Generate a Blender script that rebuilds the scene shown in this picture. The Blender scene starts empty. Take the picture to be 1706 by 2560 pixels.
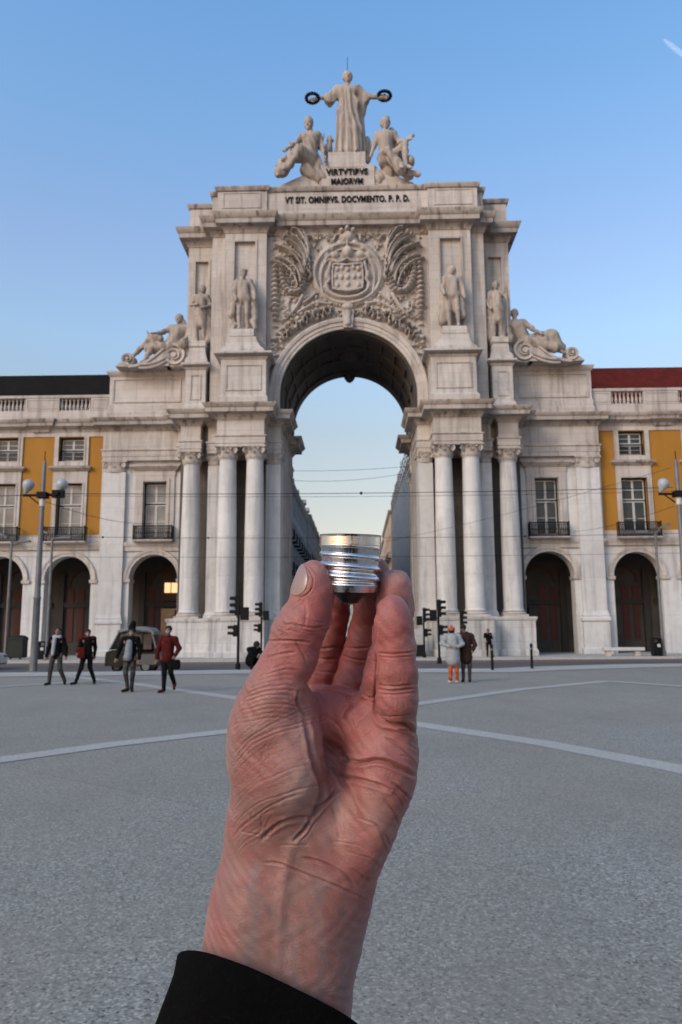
import bpy, bmesh, math, random
import numpy as np
from mathutils import Vector, Matrix
random.seed(7); rng = np.random.default_rng(7)
R = math.radians
scene = bpy.context.scene
COL = scene.collection
# ------------------------------------------------------------------ camera
F_PX, PITCH, YAW, ROLL = 1923.0, R(8.87), R(1.2), R(0.35)
CAMP = Vector((0.5, 0.0, 1.57))
_f = Vector((0, math.cos(PITCH), math.sin(PITCH))); _u = Vector((0, -math.sin(PITCH), math.cos(PITCH))); _r = Vector((1, 0, 0))
_r2 = _r*math.cos(ROLL) - _u*math.sin(ROLL); _u2 = _u*math.cos(ROLL) + _r*math.sin(ROLL)
_Z = Matrix.Rotation(YAW, 3, 'Z')
CR, CU, CF = _Z @ _r2, _Z @ _u2, _Z @ _f
cam = bpy.data.objects.new('camera', bpy.data.cameras.new('camera')); COL.objects.link(cam)
m4 = Matrix((( CR.x, CU.x, -CF.x, CAMP.x), (CR.y, CU.y, -CF.y, CAMP.y), (CR.z, CU.z, -CF.z, CAMP.z), (0, 0, 0, 1)))
cam.matrix_world = m4
cam.data.sensor_fit = 'VERTICAL'; cam.data.sensor_height = 36; cam.data.sensor_width = 24
cam.data.lens = 36*F_PX/2560.0
cam.data.clip_start = 0.02; cam.data.clip_end = 20000
cam.data.dof.use_dof = True; cam.data.dof.focus_distance = 0.325; cam.data.dof.aperture_fstop = 42
scene.camera = cam
scene.render.resolution_x = 682; scene.render.resolution_y = 1024
# ------------------------------------------------------------------ sky and sun
SUN_EL, SUN_AZ = 30.0, 222.0      # azimuth clockwise from +Y: sun behind the camera, to the left
world = bpy.data.worlds.new("World"); scene.world = world; world.use_nodes = True
nt = world.node_tree; nt.nodes.clear()
sky = nt.nodes.new('ShaderNodeTexSky'); sky.sky_type = 'NISHITA'; sky.sun_disc = False
sky.sun_elevation = R(SUN_EL); sky.sun_rotation = R(SUN_AZ); sky.altitude = 50; sky.air_density = 1.0; sky.dust_density = 1.6; sky.ozone_density = 2.0
bg = nt.nodes.new('ShaderNodeBackground'); bg.inputs['Strength'].default_value = 0.15
tc = nt.nodes.new('ShaderNodeTexCoord'); sx = nt.nodes.new('ShaderNodeSeparateXYZ')
rmp = nt.nodes.new('ShaderNodeValToRGB'); mul = nt.nodes.new('ShaderNodeMix'); mul.data_type = 'RGBA'; mul.blend_type = 'MULTIPLY'; mul.inputs[0].default_value = 1
nt.links.new(tc.outputs['Generated'], sx.inputs[0]); nt.links.new(sx.outputs['Z'], rmp.inputs[0])
nt.links.new(sky.outputs[0], mul.inputs[6]); nt.links.new(rmp.outputs[0], mul.inputs[7])
SKY_RAMP = [(0.0, (0.66, 0.46, 0.34)), (0.152, (0.715, 0.513, 0.381)), (0.252, (0.773, 0.616, 0.476)), (0.357, (0.86, 0.824, 0.729)), (0.453, (0.883, 0.839, 0.81)), (0.578, (0.769, 0.916, 0.927)), (0.67, (0.707, 0.93, 0.996))]
el = rmp.color_ramp.elements
el[0].position = SKY_RAMP[0][0]; el[0].color = (*SKY_RAMP[0][1], 1); el[1].position = SKY_RAMP[-1][0]; el[1].color = (*SKY_RAMP[-1][1], 1)
for p, c in SKY_RAMP[1:-1]:
    e = el.new(p); e.color = (*c, 1)
out = nt.nodes.new('ShaderNodeOutputWorld'); nt.links.new(mul.outputs[2], bg.inputs['Color']); nt.links.new(bg.outputs[0], out.inputs[0])
sun = bpy.data.objects.new('sun', bpy.data.lights.new('sun', 'SUN')); COL.objects.link(sun)
sun.data.energy = 0.5; sun.data.angle = R(16); sun.data.color = (1.0, 0.86, 0.74)
sd = Vector((math.sin(R(SUN_AZ))*math.cos(R(SUN_EL)), math.cos(R(SUN_AZ))*math.cos(R(SUN_EL)), math.sin(R(SUN_EL))))
sun.rotation_euler = sd.to_track_quat('Z', 'Y').to_euler(); sun.location = (-20, -20, 60)
scene.view_settings.view_transform = 'Standard'; scene.view_settings.look = 'None'
scene.view_settings.exposure = 1.13; scene.view_settings.gamma = 1.0
scene.render.engine = 'CYCLES'
# ------------------------------------------------------------------ node helpers and materials
def newmat(name):
    m = bpy.data.materials.new(name); m.use_nodes = True
    return m, m.node_tree, m.node_tree.nodes['Principled BSDF']
def nd(t, ty, **kw):
    n = t.nodes.new(ty)
    for k, v in kw.items():
        if k in n.inputs: n.inputs[k].default_value = v
        else: setattr(n, k, v)
    return n
def mixc(t, fac, a, b, blend='MIX'):
    n = t.nodes.new('ShaderNodeMix'); n.data_type = 'RGBA'; n.blend_type = blend
    for sock, v in ((n.inputs[0], fac), (n.inputs[6], a), (n.inputs[7], b)):
        if hasattr(v, 'is_linked') or isinstance(v, bpy.types.NodeSocket): t.links.new(v, sock)
        elif isinstance(v, (int, float)): sock.default_value = v
        else: sock.default_value = (*v, 1) if len(v) == 3 else v
    return n.outputs[2]
def ramp(t, src, stops):
    n = t.nodes.new('ShaderNodeValToRGB'); t.links.new(src, n.inputs[0]); e = n.color_ramp.elements
    e[0].position, e[1].position = stops[0][0], stops[-1][0]
    def c4(c): return (c, c, c, 1) if isinstance(c, (int, float)) else (*c, 1)
    e[0].color, e[1].color = c4(stops[0][1]), c4(stops[-1][1])
    for p, c in stops[1:-1]:
        q = e.new(p); q.color = c4(c)
    return n.outputs[0]
def mapped(t, src, scale, loc=(0, 0, 0)):
    n = t.nodes.new('ShaderNodeMapping'); n.inputs['Scale'].default_value = scale; n.inputs['Location'].default_value = loc
    t.links.new(src, n.inputs[0]); return n.outputs[0]
def noise(t, vec, scale, detail=4, rough=0.55, dist=0.0):
    n = nd(t, 'ShaderNodeTexNoise', Scale=scale, Detail=detail, Roughness=rough, Distortion=dist); t.links.new(vec, n.inputs['Vector']); return n.outputs[0]
def bump(t, b, h, strength, dist, nrm=None):
    n = nd(t, 'ShaderNodeBump', Strength=strength, Distance=dist); t.links.new(h, n.inputs['Height'])
    if nrm is not None: t.links.new(nrm, n.inputs['Normal'])
    if b is not None: t.links.new(n.outputs[0], b.inputs['Normal'])
    return n.outputs[0]
def stone(name, c1, c2, dirt=0.5, joints=True, jw=1.7, jh=0.62, dirtcol=(0.075, 0.065, 0.058)):
    m, t, b = newmat(name)
    pos = nd(t, 'ShaderNodeNewGeometry').outputs['Position']
    big = noise(t, pos, 0.23, 4, 0.6); med = noise(t, pos, 1.9, 6, 0.62)
    col = mixc(t, ramp(t, big, [(0.38, 0), (0.62, 1)]), c1, c2)
    col = mixc(t, ramp(t, med, [(0.42, 0.0), (0.75, 0.6)]), col, tuple(x*0.72 for x in c1))
    streak = noise(t, mapped(t, pos, (2.4, 2.4, 0.16)), 1.0, 6, 0.62, 0.3)
    col = mixc(t, ramp(t, streak, [(0.50, 0.0), (0.68, dirt)]), col, dirtcol)
    blot = noise(t, mapped(t, pos, (0.9, 0.9, 0.7), (7, 3, 1)), 1.3, 8, 0.7)
    col = mixc(t, ramp(t, blot, [(0.57, 0.0), (0.72, dirt*0.7)]), col, (0.23, 0.165, 0.12))
    h = med
    if joints:
        sp = nd(t, 'ShaderNodeSeparateXYZ'); t.links.new(pos, sp.inputs[0])
        ad = nd(t, 'ShaderNodeMath', operation='ADD'); t.links.new(sp.outputs[0], ad.inputs[0]); t.links.new(sp.outputs[1], ad.inputs[1])
        cb = nd(t, 'ShaderNodeCombineXYZ'); t.links.new(ad.outputs[0], cb.inputs[0]); t.links.new(sp.outputs[2], cb.inputs[1])
        br = t.nodes.new('ShaderNodeTexBrick'); t.links.new(cb.outputs[0], br.inputs['Vector'])
        for k, v in dict(Scale=1.0, **{'Mortar Size': 0.014, 'Mortar Smooth': 0.3, 'Brick Width': jw, 'Row Height': jh, 'Bias': 0.0}).items(): br.inputs[k].default_value = v
        br.inputs['Color1'].default_value = (1.06, 1.05, 1.05, 1); br.inputs['Color2'].default_value = (0.80, 0.78, 0.76, 1); br.inputs['Mortar'].default_value = (0.5, 0.47, 0.44, 1)
        col = mixc(t, 0.5, col, br.outputs[0], 'MULTIPLY')
    t.links.new(col, b.inputs['Base Color']); b.inputs['Roughness'].default_value = 0.82
    bump(t, b, noise(t, pos, 7.0, 8, 0.65), 0.35, 0.03)
    return m
M = {}
M['stone'] = stone('pale_limestone', (0.50, 0.465, 0.437), (0.41, 0.375, 0.35), 0.45)
M['stone_plain'] = stone('carved_limestone', (0.46, 0.42, 0.39), (0.37, 0.33, 0.302), 0.45, joints=False)
M['column'] = stone('column_marble', (0.56, 0.56, 0.555), (0.46, 0.46, 0.46), 0.36, joints=True, jw=60, jh=2.6)
M['cornice'] = stone('weathered_cornice_stone', (0.45, 0.41, 0.38), (0.29, 0.258, 0.235), 0.85, joints=True, jw=1.5, jh=9)
M['base'] = stone('pedestal_stone', (0.52, 0.515, 0.505), (0.42, 0.412, 0.402), 0.6, jw=2.1, jh=0.9)
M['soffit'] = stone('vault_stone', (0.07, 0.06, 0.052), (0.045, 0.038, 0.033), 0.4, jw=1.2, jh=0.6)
M['statue'] = stone('statue_marble', (0.42, 0.365, 0.322), (0.30, 0.255, 0.222), 0.7, joints=False)
M['recess'] = stone('shade_dark_recess_stone', (0.10, 0.088, 0.078), (0.06, 0.052, 0.046), 0.6)  # shade between the columns painted in as darker stone
def simple(name, c, rough=0.7, metal=0.0, var=0.12, sc=6.0, spec=None, bumpd=0.0):
    m, t, b = newmat(name)
    pos = nd(t, 'ShaderNodeNewGeometry').outputs['Position']
    n = noise(t, pos, sc, 5, 0.6)
    col = mixc(t, ramp(t, n, [(0.3, 0), (0.7, 1)]), tuple(x*(1-var) for x in c), tuple(min(1, x*(1+var)) for x in c))
    t.links.new(col, b.inputs['Base Color']); b.inputs['Roughness'].default_value = rough; b.inputs['Metallic'].default_value = metal
    b.inputs['Specular IOR Level'].default_value = spec if spec is not None else (0.12 if max(c) < 0.03 else 0.35)
    if bumpd: bump(t, b, n, 0.5, bumpd)
    return m
def yellow(name, c):
    m, t, b = newmat(name)
    pos = nd(t, 'ShaderNodeNewGeometry').outputs['Position']
    n1 = noise(t, mapped(t, pos, (1, 1, 0.35)), 0.7, 6, 0.6)
    col = mixc(t, ramp(t, n1, [(0.35, 0), (0.7, 1)]), c, tuple(x*0.82 for x in c))
    t.links.new(col, b.inputs['Base Color']); b.inputs['Roughness'].default_value = 0.85
    return m
M['yellow'] = yellow('ochre_render', (0.33, 0.152, 0.016))
M['iron'] = simple('black_iron', (0.008, 0.008, 0.009), 0.7, 0.0)
M['iron_grey'] = simple('grey_painted_steel', (0.13, 0.137, 0.148), 0.5, 0.3, 0.2, 2.0)
M['white_wood'] = simple('white_painted_wood', (0.440, 0.440, 0.432), 0.5)
M['dark_wood'] = simple('dark_green_wood', (0.012, 0.014, 0.014), 0.5)
M['bronze'] = simple('inset_bronze', (0.009, 0.009, 0.010), 0.6, 0.0)
M['red_panel'] = simple('red_brown_panel', (0.075, 0.018, 0.015), 0.6)
M['black'] = simple('black_void_paint', (0.008, 0.008, 0.009), 0.6)
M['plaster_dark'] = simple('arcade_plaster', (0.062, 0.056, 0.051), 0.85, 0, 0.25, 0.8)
def glassmat(name, c, rough=0.08):
    m, t, b = newmat(name)
    pos = nd(t, 'ShaderNodeNewGeometry').outputs['Position']
    n = noise(t, pos, 0.9, 2, 0.5)
    col = mixc(t, ramp(t, n, [(0.35, 0), (0.65, 1)]), c, tuple(min(1, x*1.9) for x in c))
    t.links.new(col, b.inputs['Base Color']); b.inputs['Roughness'].default_value = rough; b.inputs['Specular IOR Level'].default_value = 0.45
    bump(t, b, noise(t, pos, 1.6, 1, 0.4), 0.2, 0.05)
    return m
M['glass'] = glassmat('window_glass', (0.022, 0.025, 0.028))
M['glass_curtain'] = glassmat('window_glass_with_curtain', (0.11, 0.112, 0.112), 0.15)
def tiles(name, c):
    m, t, b = newmat(name)
    pos = nd(t, 'ShaderNodeNewGeometry').outputs['Position']
    w = nd(t, 'ShaderNodeTexWave', Scale=2.6, Distortion=0.6, Detail=1.0); w.bands_direction = 'X'; t.links.new(pos, w.inputs['Vector'])
    w2 = nd(t, 'ShaderNodeTexWave', Scale=1.5, Distortion=0.3); w2.bands_direction = 'Z'; t.links.new(pos, w2.inputs['Vector'])
    n = noise(t, pos, 1.4, 6, 0.7)
    col = mixc(t, ramp(t, n, [(0.3, 0), (0.7, 1)]), c, tuple(x*0.6 for x in c))
    col = mixc(t, 0.35, col, w2.outputs[0], 'MULTIPLY')
    t.links.new(col, b.inputs['Base Color']); b.inputs['Roughness'].default_value = 0.95; b.inputs['Specular IOR Level'].default_value = 0.1
    bump(t, b, w.outputs['Fac'], 0.6, 0.06)
    return m
M['roof_dark'] = tiles('dark_lichen_tiles', (0.016, 0.013, 0.011))
M['roof_red'] = tiles('dark_red_tiles', (0.15, 0.024, 0.018))
def emis(name, c, s):
    m, t, b = newmat(name); b.inputs['Base Color'].default_value = (*c, 1); b.inputs['Emission Color'].default_value = (*c, 1); b.inputs['Emission Strength'].default_value = s
    return m
M['lit'] = emis('lit_window', (1.0, 0.60, 0.30), 0.55)
# ------------------------------------------------------------------ mesh builder
class MB:
    def __init__(s): s.v = []; s.f = []
    def add(s, vs, fs):
        o = len(s.v); s.v += [tuple(p) for p in vs]; s.f += [tuple(i+o for i in f) for f in fs]; return s
    def box(s, x0, x1, y0, y1, z0, z1):
        if x0 > x1: x0, x1 = x1, x0
        if y0 > y1: y0, y1 = y1, y0
        return s.add([(x0,y0,z0),(x1,y0,z0),(x1,y1,z0),(x0,y1,z0),(x0,y0,z1),(x1,y0,z1),(x1,y1,z1),(x0,y1,z1)],
              [(0,3,2,1),(4,5,6,7),(0,1,5,4),(1,2,6,5),(2,3,7,6),(3,0,4,7)])
    def rings(s, rings, closed=True, cap=True):
        n = len(rings[0]); o = len(s.v)
        for r_ in rings: s.v += [tuple(p) for p in r_]
        for i in range(len(rings)-1):
            for j in range(n if closed else n-1):
                k = (j+1) % n
                s.f.append((o+i*n+j, o+i*n+k, o+(i+1)*n+k, o+(i+1)*n+j))
        if cap and closed:
            s.f.append(tuple(o+j for j in range(n-1, -1, -1))); s.f.append(tuple(o+(len(rings)-1)*n+j for j in range(n)))
        return s
    def rect_mold(s, x0, x1, y0, y1, prof):
        if x0 > x1: x0, x1 = x1, x0
        return s.rings([[(x0-o,y0-o,z),(x1+o,y0-o,z),(x1+o,y1+o,z),(x0-o,y1+o,z)] for o, z in prof])
    def lathe(s, cx, cy, prof, n=32):
        return s.rings([[(cx+r*math.cos(2*math.pi*j/n), cy+r*math.sin(2*math.pi*j/n), z) for j in range(n)] for r, z in prof])
    def tube(s, pts, rad, n=8, cap=True):
        pts = [Vector(p) for p in pts]; rs = rad if isinstance(rad, (list, tuple)) else [rad]*len(pts)
        rings = []; prev = None
        for i, p in enumerate(pts):
            d = (pts[min(i+1, len(pts)-1)] - pts[max(i-1, 0)])
            if d.length < 1e-9: d = Vector((0,0,1))
            d.normalize()
            if prev is None:
                a = d.orthogonal().normalized()
            else:
                a = (prev - d*prev.dot(d)); a = a.normalized() if a.length > 1e-6 else d.orthogonal().normalized()
            prev = a; b_ = d.cross(a)
            rings.append([tuple(p + (a*math.cos(2*math.pi*j/n) + b_*math.sin(2*math.pi*j/n))*rs[i]) for j in range(n)])
        return s.rings(rings, True, cap)
    def prism_xz(s, poly, y0, y1):
        return s.rings([[(x, y1, z) for x, z in poly], [(x, y0, z) for x, z in poly]])
    def wall_arch(s, x0, x1, z0, z1, yf, yb, cx, r, zs, n=28):
        arc = [(cx - r*math.cos(math.pi*i/n), zs + r*math.sin(math.pi*i/n)) for i in range(n+1)]
        def q(y, flip):
            o = len(s.v); fs = []; vs = []
            def quad(a, b, c, d):
                k = len(vs); vs.extend([(p[0], y, p[1]) for p in (a, b, c, d)]); fs.append((k, k+1, k+2, k+3) if not flip else (k+3, k+2, k+1, k))
            quad((x0, z0), (cx-r, z0), (cx-r, zs), (x0, zs)); quad((cx+r, z0), (x1, z0), (x1, zs), (cx+r, zs))
            quad((x0, zs), (cx-r, zs), (cx-r, z1), (x0, z1)); quad((cx+r, zs), (x1, zs), (x1, z1), (cx+r, z1))
            for i in range(n): quad(arc[i], arc[i+1], (arc[i+1][0], z1), (arc[i][0], z1))
            s.add(vs, fs)
        q(yf, False); q(yb, True)
        path = [(cx-r, z0)] + arc + [(cx+r, z0)]
        s.rings([[(x, yf, z) for x, z in path], [(x, yb, z) for x, z in path]], False, False)
        s.add([(x0,yf,z0),(x0,yb,z0),(x0,yb,z1),(x0,yf,z1)], [(0,3,2,1)]); s.add([(x1,yf,z0),(x1,yb,z0),(x1,yb,z1),(x1,yf,z1)], [(0,1,2,3)])
        s.add([(x0,yf,z1),(x1,yf,z1),(x1,yb,z1),(x0,yb,z1)], [(0,1,2,3)])
        return s
    def archivolt(s, cx, zs, r, prof, zb=None, n=40, a0=0.0):
        # prof: list of (dr, y); swept along the arch
        st = []
        for i in range(n+1):
            a = math.pi - math.pi*i/n; st.append((math.cos(a), math.sin(a), 0.0))
        if zb is not None: st = [(-1, 0, zb-zs)] + st + [(1, 0, zb-zs)]
        return s.rings([[(cx + (r+dr)*c, y, zs + (r+dr)*sn + dz) for dr, y in prof] for c, sn, dz in st], True, True)
    def holes(s, x0, x1, z0, z1, yf, yb, hs):
        xs = sorted({x0, x1} | {h[0] for h in hs} | {h[1] for h in hs}); zs = sorted({z0, z1} | {h[2] for h in hs} | {h[3] for h in hs})
        inh = lambda x, z: any(h[0] < x < h[1] and h[2] < z < h[3] for h in hs)
        for a, b in zip(xs, xs[1:]):
            for c, d in zip(zs, zs[1:]):
                if not inh((a+b)/2, (c+d)/2): s.add([(a,yf,c),(b,yf,c),(b,yf,d),(a,yf,d)], [(0,1,2,3)])
        for a, b, c, d in hs:
            s.add([(a,yf,c),(b,yf,c),(b,yf,d),(a,yf,d),(a,yb,c),(b,yb,c),(b,yb,d),(a,yb,d)], [(0,4,5,1),(1,5,6,2),(2,6,7,3),(3,7,4,0)])
        s.add([(x0,yf,z0),(x1,yf,z0),(x1,yf,z1),(x0,yf,z1),(x0,yb,z0),(x1,yb,z0),(x1,yb,z1),(x0,yb,z1)], [(0,4,5,1),(1,5,6,2),(2,6,7,3),(3,7,4,0)])
        return s
    def mirror(s):
        o = MB(); o.v = [(-x, y, z) for x, y, z in s.v]; o.f = [tuple(reversed(f)) for f in s.f]; return o
    def merge(s, o): return s.add(o.v, o.f)
    def build(s, name, mat, parent=None, ang=35, loc=None):
        me = bpy.data.meshes.new(name); off = Vector(loc) if loc else (parent_origin(parent) if parent else Vector((0,0,0)))
        me.from_pydata([(x-off.x, y-off.y, z-off.z) for x, y, z in s.v], [], s.f); me.validate(); 
        me.materials.append(mat)
        bm = bmesh.new(); bm.from_mesh(me); bmesh.ops.recalc_face_normals(bm, faces=bm.faces); bm.to_mesh(me); bm.free()
        finish(me, ang)
        ob = bpy.data.objects.new(name, me); COL.objects.link(ob)
        if parent: ob.parent = parent
        elif loc: ob.location = off
        if parent and loc: ob.location = off - parent_origin(parent)
        return ob
def finish(me, ang=35):
    me.polygons.foreach_set('use_smooth', [True]*len(me.polygons))
    if ang < 180: me.set_sharp_from_angle(angle=R(ang))
    me.update()
def parent_origin(p):
    v = Vector((0, 0, 0))
    while p: v += p.location; p = p.parent
    return v
def tag(o, label=None, cat=None, group=None, kind=None):
    if label: o['label'] = label
    if cat: o['category'] = cat
    if group: o['group'] = group
    if kind: o['kind'] = kind
    return o
def thing(name, label, cat, loc=(0,0,0), rz=0.0, group=None):
    o = bpy.data.objects.new(name, None); COL.objects.link(o); o.location = loc; o.rotation_euler = (0, 0, rz); o.empty_display_size = 0.3
    return tag(o, label, cat, group)
def dup(root, loc, rz=None, label=None, group=None, scale=None):
    r_ = root.copy(); COL.objects.link(r_); r_.location = loc
    if rz is not None: r_.rotation_euler = (0, 0, rz)
    if scale: r_.scale = scale
    if label: r_['label'] = label
    if group: r_['group'] = group
    def rec(src, dst):
        for ch in list(src.children):
            c = ch.copy(); COL.objects.link(c); c.parent = dst; rec(ch, c)
    rec(root, r_)
    return r_
# ------------------------------------------------------------------ ground
def ground_sheet(name, poly, z, mat, kind='structure', n=None):
    me = bpy.data.meshes.new(name); me.from_pydata([(x, y, z) for x, y in poly], [], [tuple(range(len(poly)))]); me.materials.append(mat)
    bm = bmesh.new(); bm.from_mesh(me)
    if bm.faces[:][0].normal.z < 0: bmesh.ops.reverse_faces(bm, faces=bm.faces)
    bmesh.ops.triangulate(bm, faces=bm.faces); bm.to_mesh(me); bm.free()
    o = bpy.data.objects.new(name, me); COL.objects.link(o); tag(o, kind=kind); return o
def paving(name, lo, mid, hi, spk=1.0, blue=0.5):
    m, t, b = newmat(name)
    pos = nd(t, 'ShaderNodeNewGeometry').outputs['Position']
    fine = noise(t, pos, 42.0, 5, 0.85); med = noise(t, pos, 19.0, 3, 0.7); big = noise(t, mapped(t, pos, (0.5, 0.3, 1)), 1.0, 6, 0.65)
    vor = nd(t, 'ShaderNodeTexVoronoi', Scale=80.0); t.links.new(pos, vor.inputs['Vector'])
    col = mixc(t, ramp(t, fine, [(0.40, 0), (0.5, 0.5), (0.60, 1)]), lo, hi)
    col = mixc(t, 0.12, col, mid)
    col = mixc(t, 0.55*spk, col, ramp(t, med, [(0.38, 0.25), (0.62, 1.0)]), 'MULTIPLY')
    pv = nd(t, 'ShaderNodeTexVoronoi', Scale=68.0); t.links.new(pos, pv.inputs['Vector']); psx = nd(t, 'ShaderNodeSeparateColor'); t.links.new(pv.outputs['Color'], psx.inputs[0])
    if spk >= 1: col = mixc(t, 0.55, col, ramp(t, psx.outputs[0], [(0.0, tuple(x*0.62 for x in lo)), (0.35, mid), (0.75, mid), (1.0, tuple(x*1.12 for x in hi))]))
    dots = ramp(t, vor.outputs['Color'], [(0.86, 0), (0.94, 0.5)])
    col = mixc(t, dots, col, tuple(min(1, x*1.2) for x in hi))
    dark = ramp(t, vor.outputs['Color'], [(0.10, 1), (0.17, 0)])
    col = mixc(t, dark, col, tuple(x*0.45 for x in lo))
    col = mixc(t, ramp(t, big, [(0.35, 0.0), (0.7, 0.55)]), col, tuple(a*s for a, s in zip(mid, (0.95, 0.84, 0.72))))
    grime = noise(t, mapped(t, pos, (1.3, 0.6, 1), (3, 9, 0)), 0.35, 6, 0.7)
    col = mixc(t, ramp(t, grime, [(0.45, 0.0), (0.75, 0.5)]), col, tuple(x*0.6 for x in mid))
    stn = noise(t, mapped(t, pos, (0.8, 0.8, 1), (11, 2, 0)), 0.9, 9, 0.8, 0.8)
    col = mixc(t, ramp(t, stn, [(0.60, 0.0), (0.72, 0.4)]), col, tuple(x*0.45 for x in mid))
    if spk >= 1:
        jt = t.nodes.new('ShaderNodeTexBrick'); jm = nd(t, 'ShaderNodeMapping'); jm.inputs['Rotation'].default_value = (0, 0, R(38)); t.links.new(pos, jm.inputs[0]); t.links.new(jm.outputs[0], jt.inputs['Vector']); jt.offset = 0
        for k_, v_ in dict(Scale=1.0, **{'Mortar Size': 0.012, 'Mortar Smooth': 0.6, 'Brick Width': 5.2, 'Row Height': 5.2}).items(): jt.inputs[k_].default_value = v_
        jt.inputs['Color1'].default_value = (1, 1, 1, 1); jt.inputs['Color2'].default_value = (.93, .93, .93, 1); jt.inputs['Mortar'].default_value = (.62, .6, .58, 1)
        col = mixc(t, 0.7, col, jt.outputs[0], 'MULTIPLY')
    t.links.new(col, b.inputs['Base Color']); b.inputs['Roughness'].default_value = 0.88
    bump(t, b, fine, 0.5, 0.004)
    return m
M['plaza'] = paving('exposed_aggregate_paving', (0.082, 0.076, 0.066), (0.232, 0.214, 0.186), (0.49, 0.455, 0.40))
M['band'] = paving('pale_stone_paving', (0.28, 0.27, 0.255), (0.38, 0.37, 0.35), (0.48, 0.47, 0.45), 0.5)
M['asphalt'] = paving('worn_asphalt', (0.05, 0.048, 0.046), (0.075, 0.072, 0.07), (0.11, 0.105, 0.1), 0.4)
M['red_lane'] = paving('reddish_paving', (0.10, 0.065, 0.055), (0.14, 0.095, 0.082), (0.18, 0.125, 0.11), 0.4)
M['kerb'] = simple('kerb_stone', (0.34, 0.335, 0.33), 0.8)
edge = [(-60, 30.6), (-22, 30.9), (-10.5, 31.9), (-4.3, 33.0), (2.6, 33.2), (6.2, 32.9), (7.9, 34.3), (12.3, 36.3), (17.2, 37.2), (60, 39.5)]
far = [(-60, 44.6), (-15.4, 45.6), (15.9, 47.2), (60, 49)]
ground_sheet('ground', [(-900, -60), (900, -60), (900, 1500), (-900, 1500)], -0.14, M['asphalt'])
ground_sheet('plaza', [(-60, -40), (60, -40)] + edge[::-1], 0.0, M['plaza'])
def strip(name, line, w, z, mat, w2=None, kind='structure'):
    L, Rr = [], []
    for i, p in enumerate(line):
        a = Vector(line[max(i-1, 0)]).to_2d(); b_ = Vector(line[min(i+1, len(line)-1)]).to_2d(); d = (b_-a).normalized(); n_ = Vector((-d.y, d.x))
        q = Vector(p); L.append(tuple(q+n_*w/2)); Rr.append(tuple(q-n_*w/2))
    mb = MB()
    mb.v = [(x, y, z) for x, y in L+Rr]; n = len(L)
    mb.f = [(i, i+1, n+i+1, n+i) for i in range(n-1)]
    o = mb.build(name, mat); tag(o, kind=kind); return o
def gpt(dx, dy):   # a spot on the flat plaza
    x = dx*1706/1568-853; y = 1280-dy*1706/1568
    v = CR*(x/F_PX) + CU*(y/F_PX) + CF; tt = -CAMP.z/v.z; p = CAMP + v*tt; return (p.x, p.y)
bandA = [(-8.6, 33.6), (-6.9, 30.6), (-4.6, 25.6), (-3.2, 20.6), (-1.4, 16.3), (0.0, 14.6), (1.55, 12.9), (4.25, 9.05), (8, 4.2), (14, -4)]
strip('pale_paving_band', [gpt(112, 1549), gpt(300, 1570), gpt(538, 1603), gpt(958, 1664), gpt(1250, 1708), gpt(1568, 1768), gpt(1900, 1840)], 0.46, 0.004, M['band'])
strip('pale_paving_band', [gpt(-400, 1800), gpt(0, 1747), gpt(260, 1711), gpt(525, 1681), gpt(958, 1618), gpt(1200, 1584), gpt(1400, 1565)], 0.46, 0.008, M['band'])
strip('pale_paving_band', [gpt(1400, 1566), gpt(1568, 1578), gpt(1900, 1602)], 0.4, 0.012, M['band'])
strip('pale_paving_band', [gpt(-300, 1592), gpt(0, 1579), gpt(112, 1572), gpt(250, 1562)], 0.4, 0.012, M['band'])
# pale border running along the plaza edge and its kerb
strip('pale_plaza_border', [(x, y-1.6) for x, y in edge], 2.6, 0.016, M['band'])
kb = MB()
for (x0, y0), (x1, y1) in zip(edge, edge[1:]):
    kb.rings([[(x0, y0-0.12, -0.13), (x0, y0+0.16, -0.13), (x0, y0+0.16, 0.02), (x0, y0-0.12, 0.02)], [(x1, y1-0.12, -0.13), (x1, y1+0.16, -0.13), (x1, y1+0.16, 0.02), (x1, y1-0.12, 0.02)]])
tag(kb.build('plaza_kerb', M['kerb']), kind='structure')
strip('tram_lane', [(x, y-1.9) for x, y in far], 3.2, -0.135, M['red_lane'])
ground_sheet('pavement', far + [(60, 63), (-60, 63)], 0.0, M['band'])
kb = MB()
for (x0, y0), (x1, y1) in zip(far, far[1:]):
    kb.rings([[(x0, y0-0.2, -0.13), (x0, y0+0.1, -0.13), (x0, y0+0.1, 0.02), (x0, y0-0.2, 0.02)], [(x1, y1-0.2, -0.13), (x1, y1+0.1, -0.13), (x1, y1+0.1, 0.02), (x1, y1-0.2, 0.02)]])
tag(kb.build('pavement_kerb', M['kerb']), kind='structure')
ground_sheet('street', [(-7.7, 63), (7.7, 63), (7.7, 400), (-7.7, 400)], -0.05, M['band'])
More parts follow.
